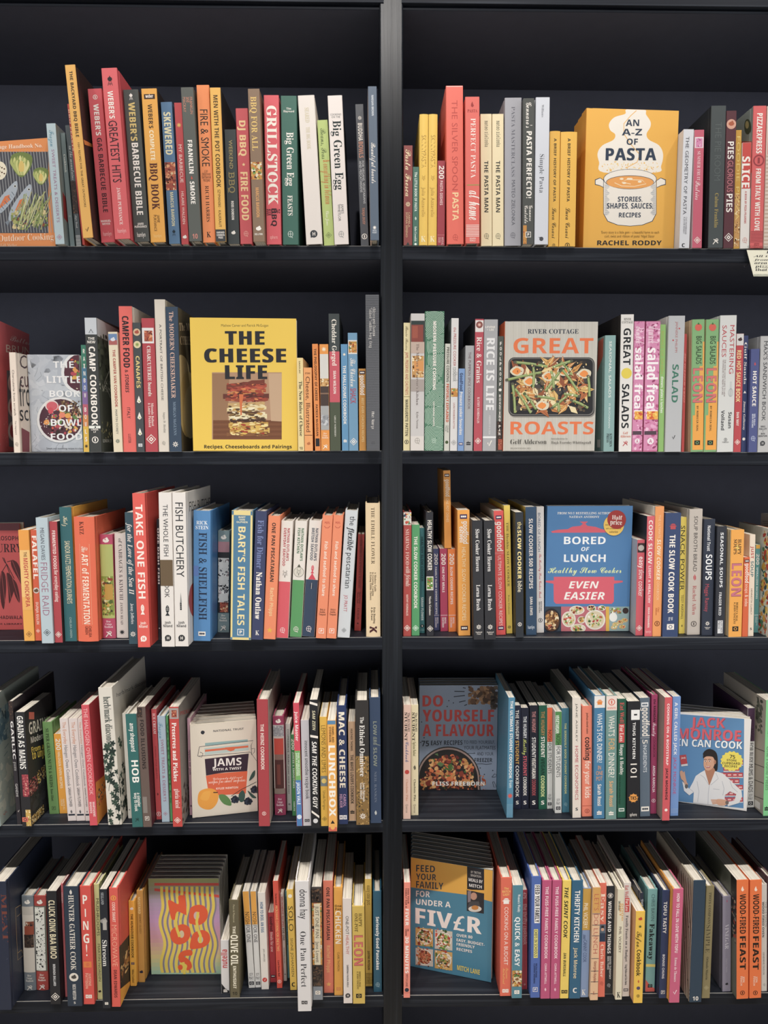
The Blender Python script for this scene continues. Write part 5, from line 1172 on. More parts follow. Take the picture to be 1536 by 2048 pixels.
for x0, x1, yb, xt, yt, ys, c, ct, l1, l2, em, lab in ((663, 753, 1178, 701, 277, 742, 'db5963', 'b8303c', 582, 622, 'lobster', 'cream-topped book with a red lower half and a drawn lobster'),
        (766, 856, 1171, 809, 277, 730, '579b5d', '2f6a40', 582, 525, 'ring', 'cream-topped book with a green lower half and a round flatfish drawing'),
        (861, 956, 1168, 917, 274, 727, '36475f', '26364e', 580, 578, 'fish', 'cream-topped book with a navy lower half and a red fish tail')):
    e = [('=', ys, yb, c, 0, 1), ("NATHAN OUTLAW'S", 332, l1, ct, .22, .66, 'b'), ({'lobster': 'EVERYDAY SEAFOOD', 'ring': 'FISH KITCHEN', 'fish': 'BRITISH SEAFOOD'}[em], 332, l2, ct, .22, .36, 'b'), ('*roundel', yb - 64, .4, 'f0e0dc')]
    e += {'lobster': [('*lobster', 682, .42, '6a625a')], 'ring': [('*dot', 668, .86, '6a6a5c'), ('*dot', 668, .8, 'd8d2c4'), ('*crab', 668, .4, '6a6a5c'), ('*tri', 620, .3, '5a5a4c')], 'fish': [('*fish', 650, .4, 'd8485a'), ('*tri', 705, .62, 'd8485a'), ('*leaf', 775, .5, '26344a')]}[em]
    B(x0, x1, yb, xt, yt, 'e5ddd3', lab, e, hb=1, dep=.16)
for x0, x1, xt, yt, lab in ((966, 1046, 1019, 234, 'apricot seafood to share book with a small smile, copy beside the navy-bottomed spine'), (1048, 1123, 1101, 232, 'apricot seafood to share book with a small smile, copy beside the pale grey spine')):
    B(x0, x1, 1181, xt, yt, 'ee8b61', lab, [('^POTL', 282, 298, 'c04a3a', .5, .5, 'b'), ('*smile', 318, .55, 'c04a3a'), ('Fish and seafood to share', 435, 852, 'f8e4d2', .3, .5, 'b'), ('^Dick &\nKaitlin\nTangand', 950, 1000, '4a2418', .66, .5, 's'), ('*box', 1120, .5, 'f6e4d8')], hb=1, dep=.17)
B(1131, 1226, 1175, 1194, 196, 'cdd1d3', 'pale grey flexible pescatarian book leaning towards the upright', [
    ('the', 240, 310, '3a3c40', .3, .55, 'r'), ('flexible', 325, 502, '3a3c40', .34, .5, 'o'), ('pescatarian', 522, 792, '3a3c40', .3, .5, 'r'), ('JO PRATT', 845, 972, 'c04a58', .26, .5, 'r'), ('*diamond', 1115, .4, '5a5c60')], hb=1)
B(1262, 1312, 1121, 1290, 379, 'b9433d', 'short dark-red book set far back beside the last cream book of the fish shelf', [('MEDITERRANEAN SUMMER & SEASHORE', 420, 795, '6a1f22', .34, .5, 'S'), ('Marie Gower\nMarian Park', 820, 910, '5a1c1e', .5, .5, 's'), ('LESLIE', 945, 1035, '5a1c1e', .26, .5, 's'), ('*burst', 1062, .34, '4a1518')])
B(1353, 1464, 1166, 1347, 139, 'e6cca2', 'sand-coloured rounded book about edible flowers, last before the upright on its shelf', [
    ('THE EDIBLE FLOWER', 172, 606, '5c4a30', .24, .5, 'S'), ('A Modern Guide\nto Growing, Cooking\n& Eating Edible Flowers', 668, 882, '6a563a', .44, .5, 's'), ('Erin Bunting\n& Jo Facer', 938, 1062, '4a3a24', .3, .5, 's'), ('K', 1085, 1135, '4a1c22', .5, .5, 'h')], rnd=1, hb=1)

# ================================================================== third shelf, slow cooking bay
G3 = 'books on the third shelf, slow cooking bay'
crop(3, 790, 930, 4.8, G3)
B(78, 155, 1645, 76, 453, 'b1463f', 'brick-red sharing food book with a floral picture at its head, first after the upright', [
    ('=', 453, 577, 'd8d0c4'), ('%floral', 460, 570), ('SHARING FOOD', 615, 962, 'f0d2c4', .42, .5, 'S'), ('with friends', 972, 1165, 'f0d2c4', .36, .5, 'i'), ('KATHY KORDALIS', 1245, 1446, 'f0d2c4', .24, .5, 'b'), ('*diamond', 1565, .8, W)], hb=1)
B(160, 235, 1640, 156, 573, '509b63', 'green slow cooker cookbook with white capitals', [('THE SLOW COOKER COOKBOOK', 685, 1377, W, .42, .5, 'b'), ('*diamond', 1565, .78, 'e0f0e0')])
B(237, 286, 1615, 233, 604, '3f7d81', 'thin teal healthy slow cooker book with dark capitals', [('HEALTHY SLOW COOKER', 690, 1117, '1c3a3e', .44, .5, 'b'), ('SARAH FLOWER', 1270, 1492, 'e8f0f0', .46, .5, 'b'), ('*dot', 1545, .7, '14282c'), ('*leaf', 1545, .4, W), ('=', 1582, 1588, '8ab0b0')])
B(303, 373, 1645, 289, 455, '2b2b30', 'black healthy slow cooker book with narrow bold white capitals', [('HEALTHY SLOW COOKER', 530, 1012, W, .56, .5, 'b'), ('=', 1070, 1202, 'd8d0c8', .02, .98), ('%fresh', 1080, 1190, .1, .9), ('Nicola Graimes', 1260, 1442, W, .28, .5, 's'), ('*diamond', 1570, .84, W)], hb=1)
for x0, x1, yb, xt, yt, c, t, y2, lab in ((375, 432, 1589, 371, 804, '4b507a', 'FAMILY SLOW COOKER RECIPES', 1432, 'small indigo book of family recipes headed by a white 200'),
        (435, 510, 1598, 431, 804, 'b13d5d', 'ONE POT MEALS', 1222, 'small magenta-red book of one pot meals headed by a white 200'), (513, 589, 1602, 506, 807, 'ef8335', 'SLOW COOKER RECIPES', 1337, 'small orange book headed by a white 200, another book standing on top of it')):
    B(x0, x1, yb, xt, yt, c, lab, [('200', 850, 958, W, .56, .5, 'b'), (t, 978, y2, 'f4ece8', .3, .45, 'b'), ('=', 1440, 1444, 'f0e0e0'), ('HAMLYN ALL\nCOLOUR COOKBOOK', 1462, 1560, 'f0e0e0', .55, .5, 'b')], dep=.14, hb=0)
B(500, 569, 799, 489, 64, 'e89a36', 'orange one-pot book standing on top of the small books, higher than every neighbour', [('*bbc', 98, .7, '3a2430', .5, W), ('goodfood', 138, 302, 'f6e4cc', .46, .5, 'b'), ('ONE POT DISHES', 318, 547, 'f6d8a8', .36, .5, 'r')], on=1, Y=-.006, dep=.13, hb=0)
B(609, 723, 1640, 585, 433, 'eea23e', 'thick orange book of healthy slow cooker recipes with white lettering', [('*bbc', 495, .6, '3f2a58', .5, W), ('goodfood', 540, 757, W, .32, .62, 'b'), ('eatwell', 590, 742, W, .28, .3, 'b'), ('HEALTHY SLOW COOKER RECIPES', 790, 1492, 'f8e2b4', .3, .5, 'r'), ('*bbc', 1565, .6, '3a2430', .5, W)], hb=0, lside='d88a34')
for x0, x1, yb, xt, lab in ((756, 856, 1678, 736, 'black slow cooker heaven book in pale serif, copy beside the thick orange spine'), (863, 968, 1677, 851, 'black slow cooker heaven book in pale serif, copy beside the coral spine')):
    B(x0, x1, yb, xt, 534, '2f2f33', lab, [('Slow Cooker Heaven', 615, 1022, 'e8e4e0', .36, .5, 's'), ('Lorna Brash', 1150, 1397, 'e8e4e0', .36, .5, 's'), ('*flower', 1555, .5, W), ('^National\nTrust', 1598, 1628, W, .62, .5, 's')], hb=1)
B(973, 1063, 1634, 948, 440, 'e1534f', 'coral-red book of ultimate slow cooker recipes with white lettering', [('*bbc', 502, .62, '3f2a58', .5, W), ('goodfood', 545, 827, W, .46, .5, 'b'), ('/', 843, 853, 'f0c0b8', 2), ('ULTIMATE SLOW COOKER RECIPES', 870, 1542, 'f8dcd4', .34, .5, 'r'), ('*bbc', 1565, .62, '3f2a58', .5, W)], hb=0, lside='b8b2aa')
B(1070, 1143, 1620, 1044, 388, 'f0d052', 'yellow healthy slow cooker book with grey serif capitals', [('THE Healthy SLOW COOKER', 550, 1167, '5a5230', .36, .5, 'S'), ('Ross Dobson', 1250, 1432, '6a6238', .24, .5, 'r'), ('*flower', 1555, .6, '4a4424')], lside='d8ba48')
B(1146, 1236, 1618, 1139, 454, '2c3138', 'black slow cooker bible with large pale yellow capitals', [('the', 545, 615, 'f2dc90', .36, .45, 'r'), ('SLOW COOKER', 625, 1095, 'f2dc90', .46, .5, 'h'), ('bible', 1115, 1220, 'f4e8c8', .36, .45, 'r'), ('*ring', 1530, .5, W)], Y=-.004)
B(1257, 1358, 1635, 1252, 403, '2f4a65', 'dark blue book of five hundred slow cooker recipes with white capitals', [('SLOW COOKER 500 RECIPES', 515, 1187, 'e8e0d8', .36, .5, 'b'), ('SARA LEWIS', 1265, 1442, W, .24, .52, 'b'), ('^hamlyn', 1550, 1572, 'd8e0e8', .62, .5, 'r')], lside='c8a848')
B(1361, 1430, 1612, 1359, 401, 'd6d1cc', 'pale grey slim book with blue and red lettering against the blue cover', [('BORED OF LUNCH', 460, 832, '4a5a78', .34, .35, 'r'), ('The Healthy Slow Cooker Book', 850, 1277, 'c0505a', .32, .5, 'c'), ('NATHAN\nANTHONY', 1310, 1420, '4a4a50', .42, .5, 'b'), ('*ring', 1490, .6, '3a3c44')])
crop(3, 1070, 980, 3.296, G3)
def lunch(A):
    A.whole('4c7fb1')
    A.text('FROM NO.1 BESTSELLING AUTHOR', 148, 145, 500, 160, 'e8e4da', 's'); A.text('NATHAN ANTHONY', 225, 170, 425, 184, 'e8e4da', 's')
    P = 'dc5c6c'; A.begin('slow_cooker_drawing')
    A.poly([(106, 272), (150, 262), (215, 258), (245, 242), (300, 236), (316, 222), (295, 208), (350, 208), (332, 222), (345, 236), (400, 243), (440, 258), (500, 268), (500, 280), (112, 282)], P)
    for t, bx, st, c in (('BORED', (190, 308, 465, 357), 'b', 'eef0f0'), ('OF', (304, 376, 358, 402), 'o', 'eef0f0'), ('LUNCH', (190, 425, 465, 474), 'b', 'eef0f0'), ('Healthy Slow Cooker', (85, 510, 570, 547), 'c', 'e6f0a4')): A.text(t, *bx, c, st)
    A.poly([(124, 572), (522, 572), (522, 596), (578, 598), (578, 608), (520, 618), (520, 735), (505, 750), (138, 750), (124, 735), (122, 618), (70, 608), (70, 598), (124, 596)], P)
    A.text('EVEN', 222, 602, 420, 648, 'f4efe8', 'o'); A.text('EASIER', 190, 673, 458, 722, 'f4efe8', 'o')
    A.begin('food_photo'); A.rect(60, 768, 172, 934, '3a4450'); A.dish(108, 862, 62, 82, '22242a', '5a3a28', 'bake', 50, 14, 2); A.blobs(80, 880, 140, 920, 'meat', 14, 12, 3)
    A.rect(172, 768, 470, 934, 'c06a72')
    for x, y, rx, ry, sd in ((222, 852, 46, 52, 1), (276, 792, 50, 30, 2), (395, 855, 68, 66, 3), (306, 856, 26, 24, 4), (284, 912, 50, 30, 5), (372, 778, 30, 20, 6), (440, 778, 26, 18, 7)): A.dish(x, y, rx, ry, 'e8e0d4', 'd8c8a4', 'fresh' if sd % 2 else 'food', 34, 9, sd)
    A.rect(466, 768, 488, 934, 'e0b03c'); A.rect(488, 768, 620, 934, '8fa8a8')
    A.blobs(495, 775, 570, 815, 'fresh', 50, 8, 9); A.ell(596, 795, 20, 20, '3a2a28'); A.ell(515, 838, 26, 30, 'ecebe2')
    for x, y in ((530, 885), (562, 870), (590, 858), (520, 905), (575, 900)): A.ell(x, y, 22, 14, 'd8b878', 12); A.blobs(x - 16, y - 10, x + 16, y + 8, 'fresh', 10, 7, int(x))
    A.begin('calorie_badge'); A.ell(518, 232, 67, 68, 'f0c452'); A.text('meals under', 462, 226, 500, 234, '6a4a20', 'b'); A.text('all under 500', 466, 250, 566, 258, '6a4a20', 'b'); A.text('calories', 488, 272, 545, 282, '6a4a20', 'b')
    A.begin('price_sticker'); A.ell(537, 195, 62, 62, 'a8352f'); A.text('Half', 506, 166, 574, 192, W, 's', dy=4, name='sticker_lettering'); A.text('price', 494, 204, 572, 226, W, 's', dy=4, name='sticker_lettering')
FACE(62, 935, 617, 934, 62, 106, .022, '4c7fb1', 'blue hardback shown face-out, pink slow cooker and red half price sticker on it', lunch, spine='44719c')
B(662, 715, 960, 663, 329, 'd05661', 'short pink-red easy slow cooker book beside the blue face-out cover', [('=', 350, 412, '3a2a2a', .05, .98), ('*dot', 382, .8, 'b8b0a8'), ('easy', 440, 515, 'f6e0dc', .46, .5, 'b'), ('slow cooker', 525, 702, 'f6e0dc', .46, .5, 'r'), ('*diamond', 910, .8, W)], lside='b8b8bc')
B(717, 771, 966, 719, 173, 'db6069', 'taller pink-red book, cook slow in white capitals', [('COOK SLOW', 200, 487, W, .5, .5, 'b'), ('LIGHT & HEALTHY', 500, 747, 'f8e4e0', .32, .5, 'b'), ('DEAN EDWARDS', 775, 907, W, .24, .5, 'b'), ('^hamlyn', 930, 942, 'f0c0bc', .7, .5, 'r')], lside='262a31')
B(773, 833, 966, 781, 109, 'f09b54', 'light orange ultimate slow cooker book with pale thin lettering', [('THE ULTIMATE', 165, 317, 'f8d8b0', .24, .5, 't'), ('SLOW COOKER', 325, 592, 'f8e4c8', .4, .5, 'o'), ('COOKBOOK', 600, 727, 'f8d8b0', .26, .5, 't'), ('Clare\nAndrews', 775, 825, 'c05a28', .4, .5, 's'), ('*ring', 880, .6, '7a3a1c')], hb=1, lside='ddd2c2')
B(838, 942, 970, 849, 152, '35476f', 'navy slow cook book with heavy white capitals under a small red pot', [('*pot', 240, .46, 'c04a50'), ('THE SLOW COOK BOOK', 295, 812, W, .36, .48, 'h'), ('Heather\nWhinney', 838, 862, 'd8dce4', .3, .5, 'b'), ('*solidbox', 902, .46, W)], hb=1)
B(948, 988, 948, 961, 179, 'e4ca4c', 'yellow snack power book with tall narrow dark capitals', [('SNACK POWER', 235, 662, '2a2a20', .7, .4, 'r'), ('TESSY MARSHALL', 690, 852, '5a5228', .4, .5, 'r'), ('*leaf', 895, .4, '3a3a24')], hb=0)
B(1000, 1090, 956, 1024, 126, 'c5baae', 'grey-beige soup broth bread book with a small red leaf', [('SOUP BROTH BREAD', 172, 537, '4a4440', .28, .5, 'r'), ('*leaf', 577, .4, 'c04a50'), ('Rachel Allen', 630, 822, 'b04a48', .28, .5, 'S'), ('*ring', 882, .44, '5a504a')], hb=1, lside='d6cec2')
B(1096, 1171, 961, 1114, 193, '2e3545', 'dark navy soups book with large white capitals and a pink author line', [('National Trust', 235, 402, 'e8e8e8', .28, .45, 'b'), ('SOUPS', 425, 592, 'f0f0f0', .56, .5, 'b'), ('Maggie Ramsay', 620, 802, 'b84a58', .34, .4, 'r'), ('*flower', 880, .42, W), ('^National\nTrust', 902, 918, W, .5, .5, 's')], hb=1)
B(1186, 1250, 967, 1196, 241, '2e3038', 'black seasonal soups book with widely spaced white capitals', [('SEASONAL SOUPS', 280, 642, 'ececec', .3, .5, 'b'), ('FRASER REID', 675, 827, 'e0e0e0', .26, .45, 'b'), ('=', 860, 945, 'dcdcdc', .25, .78), ('KITCHEN\nPRESS', 864, 941, '2e3038', .44, .52, 's')], hb=1)
B(1276, 1362, 970, 1294, 263, 'f0a63e', 'orange happy soups book with large outlined pink capitals', [('*leaf', 380, .4, 'f0d060'), ('HAPPY\nSOUPS', 325, 427, '3a3018', .56, .5, 's'), ('LEON', 483, 702, '8a4a5a', .76, .49, 'h'), ('LEON', 486, 699, 'cc7080', .72, .49, 'b'), ('REBECCA SEAL\n& JOHN VINCENT', 740, 882, '4a3818', .32, .5, 's'), ('*solidbox', 915, .46, '22221c')], hb=1, lside='e6cfa6')
B(1365, 1402, 968, 1382, 444, 'd9602f', 'slim burnt-orange soups and sides book', [('*bbc', 468, .8, '2a2438', .5, W), ('goodfood', 485, 612, W, .5, .5, 'b'), ('soups & sides', 620, 767, 'f8d8c0', .38, .5, 'r')], dep=.11)
B(1404, 1440, 965, 1414, 294, 'e7d5be', 'cream just soup book with coloured capitals', [('JUST', 370, 452, 'c04a40', .5, .5, 'b'), ('SOUP', 468, 572, '5a7a7a', .5, .5, 'b'), ('HENRIETTA CLANCY', 650, 822, '6a5a4a', .28, .5, 'r'), ('*S', 915, .4, '3a3430')], dep=.12, hb=0)
B(1442, 1482, 941, 1456, 360, '5b9b9b', 'small teal spiralizer recipes book headed by a white 200', [('=', 360, 386, 'e0a83a'), ('200', 420, 492, W, .66, .5, 'b'), ('SPIRALIZER RECIPES', 510, 717, 'e8f4f0', .36, .45, 'b'), ('=', 822, 826, 'd8e8e4'), ('HAMLYN ALL\nCOLOUR', 835, 895, 'd8e8e4', .5, .5, 'b')], dep=.11, hb=0)
B(1524, 1570, 968, 1560, 262, 'f08030', 'bright floral-covered book with an orange spine at the outer end of the third shelf', [('FRESH', 300, 700, 'f8e0c0', .5)], lside='d8d4c4', dep=.13, hb=0, Y=.0,
    lcov=lambda A: (A.whole('d8d6c8'), A.blobs(1470, 280, 1560, 965, 'floral', 150, 26, 4), A.blobs(1470, 280, 1560, 965, ['c8402c', 'e89a2c', '2f5a50', 'f0d060'], 40, 16, 9)))
def creamback(A):
    A.whole('d9d2c4')
    for k in range(4): A.line([(1500 + k * 6, 206 + k * 14), (1545, 208 + k * 14), (1590, 212 + k * 14)], 4, '8a857a')
FACE(1450, 938, 1700, 968, 1447, 152, .015, 'd9d2c4', 'tall cream book standing askew behind small books at the outer end of shelf three', creamback, Yl=.21, Yr=.05, free=1)
# ================================================================== fourth shelf, preserves bay
G4 = 'books on the fourth shelf, preserves bay'
crop(4, 0, 1320, 3.84, G4)
def seacover(A):
    A.whole('a9b3a8'); A.blobs(-60, 290, 110, 700, ['6f8a92', '86a0a4', '9fb2b0', '5c7a86'], 80, 40, 3); A.blobs(-40, 700, 110, 1260, ['c2c4b2', 'ccccba', 'b2b8aa'], 60, 44, 4)
    for x, y in ((30, 560), (25, 620), (35, 680), (28, 740)): A.line([(x, y), (x + 30, y - 40)], 5, '4a6a70')
    A.text('M', 12, 385, 50, 445, '3a4a52', 's'); A.blobs(26, 1150, 52, 1200, ['b8604a'], 12, 6, 5)
B(-62, 7, 1280, -145, 298, '8fa09c', 'grey-green illustrated book at the outer end of the fourth shelf, pale misty cover', [('SEA', 500, 800, 'e8e8d8', .4)], rside='a9b3a8', cov=seacover, dep=.2, hb=0)
B(133, 166, 1266, 62, 318, '322d32', 'slim dark garlic book with widely spaced white capitals', [('%dark', 320, 460), ('GARLIC', 470, 762, 'eae6e2', .62, .5, 'b'), ('grown', 780, 850, 'a8a4a0', .5, .5, 'c'), ('GANDHI', 950, 1048, 'e0dcd8', .5, .5, 'r'), ('*tick', 1160, .5, W)])
def grains(A):
    A.whole('2e2d2f'); A.blobs(215, 700, 480, 1270, ['333236', '28272a', '3a393c'], 60, 40, 2)
    A.text('GRAINS AS MAINS', 225, 478, 560, 575, 'e8e2d0', 'b', dy=-130); A.text('Modern recipes', 238, 590, 440, 640, 'd8d4c8', 'b', dy=-80); A.text('From ancient', 243, 668, 420, 712, 'e8cc4a', 'b', dy=-60); A.text('to unjunked', 248, 715, 420, 765, 'e8cc4a', 'b', dy=-60)
    A.rect(222, 400, 262, 455, 'd8705a')
    A.begin('grain_photo'); A.blobs(215, 870, 285, 1065, 'grain', 170, 7, 3); A.blobs(290, 800, 345, 960, 'seed', 90, 8, 4); A.blobs(245, 1105, 335, 1270, 'seed', 220, 7, 5)
B(172, 246, 1285, 112, 402, '2c2b2d', 'black grains as mains book, red and golden grains scattered on its cover', [('GRAINS AS MAINS', 430, 837, 'f4f0e8', .62, .5, 'b'), ('%grain', 880, 1050, .3, 1), ('%seed', 1150, 1275, .45, 1), ('*solidbox', 1225, .62, 'd8705a', .36)], yaw=-2, cov=grains, dep=.11, rside='2e2d2f')
B(379, 456, 1184, 330, 479, '709a5a', 'olive-green book of super grains, nuts and seeds in dark capitals', [('SUPER GRAINS NUTS & SEEDS', 525, 977, '26361e', .32, .45, 's'), ('Renee Elliott', 990, 1082, '2e4024', .24, .45, 's'), ('*box', 1137, .38, '2a3a22')], hb=1, dep=.12)
B(458, 518, 1180, 403, 570, 'f0a630', 'small amber halogen oven book headed by a white 200', [('200', 605, 692, W, .6, .5, 'b'), ('HALOGEN OVEN RECIPES', 705, 985, 'fae8c4', .34, .5, 'b'), ('HAMLYN ALL\nCOLOUR', 1068, 1150, 'f8e0b0', .5, .5, 'b')], hb=0, dep=.13)
for x0, x1, xt, lab in ((523, 587, 456, 'white everyday halogen oven book, first of three alike, beside the small amber spine'), (589, 655, 526, 'white everyday halogen oven book, middle one of three alike'), (657, 692, 593, 'white everyday halogen oven book, last of three alike, tight against the taller red spine')):
    B(x0, x1, 1237, xt, 450, 'dfd2cc', lab, [('The Everyday', 475, 645, 'd08a60', .4, .5, 'r'), ('Halogen Oven Cookbook', 655, 970, '6a6a6e', .4, .5, 'r'), ('SARAH FLOWER', 980, 1127, '3a3a3e', .34, .5, 'r'), ('*leaf', 1165, .4, '1c2434'), ('=', 1182, 1194, '1c2434', .1, .9)], hb=0)
B(691, 749, 1272, 623, 346, 'd9515b', 'tall rose-red halogen oven cookbook with pink capitals, orange at the foot of its cover', [('THE HALOGEN OVEN COOKBOOK', 370, 1036, 'f5bcbc', .5, .5, 'r'), ('MARYANNE\nMADDEN', 1090, 1202, 'f8dcd8', .7, .5, 'b')], hb=0, rside='b83a42',
    cov=lambda A: (A.poly([(735, 940), (830, 860), (830, 1275), (748, 1275)], 'e8963a'), A.blobs(750, 920, 800, 1140, ['3a5a54', 'c8b088', '2a2a2a', 'd8704a'], 40, 14, 3)))
def herbcover(A):
    A.whole('ddd7c9'); A.text('herb/mark diacono', 895, 262, 1120, 285, '5a5a54', 'r', dy=-110)
    for k in range(26):
        r = random.Random(k); x, y = r.uniform(885, 1010), r.uniform(540, 1250)
        a, z = A.m(x, y); A.S.poly(leaf_outline(a, z, r.uniform(.007, .011), r.uniform(0, 6), .001, A.dep - .001, .001, A.h - .001), ('26382f', '3a5042', '20302a')[k % 3])
B(831, 936, 1268, 752, 214, 'dfd8ca', 'thick cream herb book with dark green leaves climbing its spine and cover', [('herb/mark diacono', 282, 637, '2a3a34', .34, .5, 's'), ('§', 600, 1262, '26382f')], hb=1, rside='ddd7c9', cov=herbcover)
B(985, 1012, 1217, 938, 411, 'dad6cc', 'slim plain white book between the leafy herb book and the teal hob spine', [('*dot', 1150, .4, '8a8680')], dep=.15)
B(1016, 1099, 1285, 961, 417, '306b67', 'teal hob book, rounded white lettering, a simpler way to cook near its foot', [('amy sheppard', 485, 702, 'f0ede4', .3, .5, 'b'), ('HOB', 770, 942, 'f6f2ea', .62, .6, 'b'), ('*dot', 858, .12, '306b67', .6), ('a simpler\nway to cook', 1020, 1162, 'f0ede4', .5, .6, 'b'), ('*runner', 1226, .4, '1c3c3a')], lside='d8d4ca', rside='d8d4ca', hb=1)
B(1101, 1166, 1284, 1049, 361, '6b5951', 'worn brown food illusions book with dark spaced capitals', [('%dark', 366, 440, .0, .6), ('FOOD ILLUSIONS', 460, 837, '2a2020', .42, .5, 'b'), ('=', 1050, 1175, '8a8078', .1, .6), ('*box', 1216, .5, W)], rside='5a2a30')
B(1202, 1241, 1226, 1160, 379, 'd05054', 'slim red ice cream book with white capitals', [('ICE CREAM', 410, 567, 'f6e4e0', .5, .5, 's'), ('ITALIAN STYLE GELATO', 665, 912, '8a2428', .26, .5, 'r'), ('*leaf', 1030, .5, '3a1416'), ('*ring', 1182, .9, 'f0d8d4')], dep=.14)
B(1243, 1306, 1245, 1206, 433, 'a7bcca', 'light blue sweet treats book on the fourth shelf, script word at its head', [('Frozen', 480, 602, '5f8ea8', .5, .4, 'c'), ('SWEET TREATS & DESSERTS', 610, 1087, 'a0607a', .34, .5, 'r'), ('*diamond', 1180, .55, 'a0607a')], hb=1, dep=.15)
B(1308, 1326, 1240, 1271, 430, '519b5e', 'very thin green book behind the preserves and pickles spine', [('VEGETABLES', 480, 1100, '1f5a30', .6)], dep=.14)
B(1329, 1401, 1282, 1297, 362, 'c9463f', 'red preserves and pickles book, grey picture band at its head', [('=', 370, 452, 'a8a09a'), ('%meat', 385, 440, .25, .8), ('Preserves and Pickles', 480, 932, 'f8ece4', .46, .48, 'H'), ('gloria nicol', 990, 1137, 'f4dcd4', .32, .5, 's'), ('*diamond', 1230, .7, W)], rside='8f8a82', cov=lambda A: (A.blobs(1400, 820, 1480, 1270, 'dark', 60, 22, 2), A.text('PICKLES', 1385, 395, 1480, 425, 'c04a44', 'b', dy=-30)))
B(1457, 1482, 1180, 1437, 447, 'd1a2b2', 'thin dusty-pink book beside the jam-jar cover', [('apples for jam', 690, 880, '7a5a68', .5, .5, 's'), ('*bars', 1120, .6, '3a2a34')], Y=.03, dep=.14)
crop(4, 370, 1320, 3.746, G4)
def jams(A):
    A.whole('e2d6c3')
    A.ell(133, 543, 16, 15, '2e3038', 8); A.ell(150, 552, 8, 8, 'e2d6c3', 6); A.text('NATIONAL TRUST', 212, 525, 440, 540, '3a3a40', 'b', dy=-18)
    A.begin('jam_jar_drawing')
    A.poly([(150, 622), (470, 594), (470, 612), (150, 642)], '8fb0ae'); A.poly([(145, 660), (475, 628), (478, 676), (148, 712)], 'b9c8c0'); A.poly([(150, 672), (474, 640), (474, 655), (150, 688)], 'df6a42'); A.poly([(300, 655), (385, 648), (368, 676), (342, 684), (318, 676)], 'df6a42')
    A.line([(108, 650), (510, 603), (495, 640), (500, 712), (520, 690), (522, 662), (500, 665)], 4, '35363c'); A.line([(108, 650), (95, 720), (125, 728), (135, 700), (112, 690)], 4, '35363c'); A.line([(100, 720), (490, 690), (545, 755)], 4, '35363c')
    A.poly([(148, 742), (478, 700), (466, 832), (300, 842), (230, 852), (158, 866)], '3a2836'); A.poly([(156, 868), (230, 852), (300, 845), (468, 832), (456, 1000), (180, 1018)], 'e2643c')
    A.text('JAMS', 207, 740, 424, 796, 'f0e8e0', 'b', dy=-10); A.text('WITH A TWIST', 207, 812, 424, 830, 'f0e8e0', 'b', dy=-12); A.text('Deliciously different', 210, 882, 432, 898, 'f6e0d0', 'c', dy=-14); A.text('recipes for sweet surprises', 177, 912, 452, 926, 'f6e0d0', 'c', dy=-18); A.text('KYLEE NEWTON', 234, 956, 398, 971, 'f6e0d0', 'b', dy=-10)
    A.begin('fruit_drawing'); A.org([(95, 1040), (110, 985), (165, 962), (220, 970), (250, 1010), (240, 1070), (200, 1115), (150, 1118), (105, 1090)], 'f0a030'); A.org([(115, 1040), (140, 990), (190, 985), (170, 1050)], 'f3ab3c')
    A.line([(212, 992), (246, 992)], 8, '3a2a24')
    A.org([(256, 1010), (300, 1010), (340, 1050), (345, 1090), (295, 1080), (262, 1045)], '5f8a4c')
    for x, y in ((375, 1045), (472, 1058), (522, 970)):
        for k in range(22): A.ell(x + 26 * math.cos(k * 2.4) * (1 - k / 22) ** .5, y + 24 * math.sin(k * 2.4) * (1 - k / 22) ** .5, 10, 9, ('20232c', '2c303e', '3a4050')[k % 3], 8)
    A.line([(345, 1020), (420, 970), (535, 912)], 4, '3a4038')
    for p in ([(480, 905), (500, 850), (524, 826), (520, 870)], [(468, 978), (500, 1000), (535, 1032), (500, 1028)], [(402, 1010), (430, 975), (450, 1005), (440, 1055), (412, 1060)]): A.org(p, '3c5a50')
FACE(55, 1188, 545, 1133, 43, 488, .017, 'e0d4c0', 'cream hardback shown face-out, a preserving jar, an orange and blackberries on its cover', jams, copies=5, stack='jam-jar hardbacks stacked one behind another',
     copy=['second hardback in the jam-jar stack, directly behind the face-out one', 'third hardback back in the jam-jar stack', 'fourth hardback back in the jam-jar stack', 'fifth hardback back in the jam-jar stack', 'rearmost hardback in the jam-jar stack'], spine='d2c6b4')
B(553, 636, 1246, 536, 297, 'af4046', 'dark red ketchup-brand cookbook with white capitals, beside the jam-jar cover', [('THE HEINZ COOKBOOK', 480, 822, 'f3e3d8', .3, .45, 'b'), ('*ring', 1150, .36, 'f0d8d0')], hb=1, rside='a8a296')
B(673, 756, 1162, 656, 422, '9b3d5d', 'plum-pink handbook with a jar of red preserve on its rounded spine', [('*blob', 458, .5, W), ('=', 485, 1000, 'c8c0b8'), ('%cloth', 490, 570), ('=', 585, 705, 'c84a3c', .08, .92), ('=', 705, 745, '8a6a60', .1, .9), ('=', 745, 960, '54302e', .1, .9), ('=', 780, 930, '7a4038', .3, .6), ('=', 960, 1000, '8a7a70'), ('^River\nCottage\nHandbook', 1030, 1090, 'f0d8e0', .64, .5, 's'), ('*runner', 1125, .46, W)], rnd=1, hb=1, dep=.13)
B(766, 801, 1130, 752, 478, 'd0d0c9', 'pale grey preserve book beside the plum-pink handbook', [('DO/PRESERVE', 520, 692, '4a4a4a', .34, .5, 'r'), ('Make your own jams', 705, 1002, '5a5a58', .26, .5, 's'), ('*flower', 1080, .5, '3a3a3a')], dep=.13)
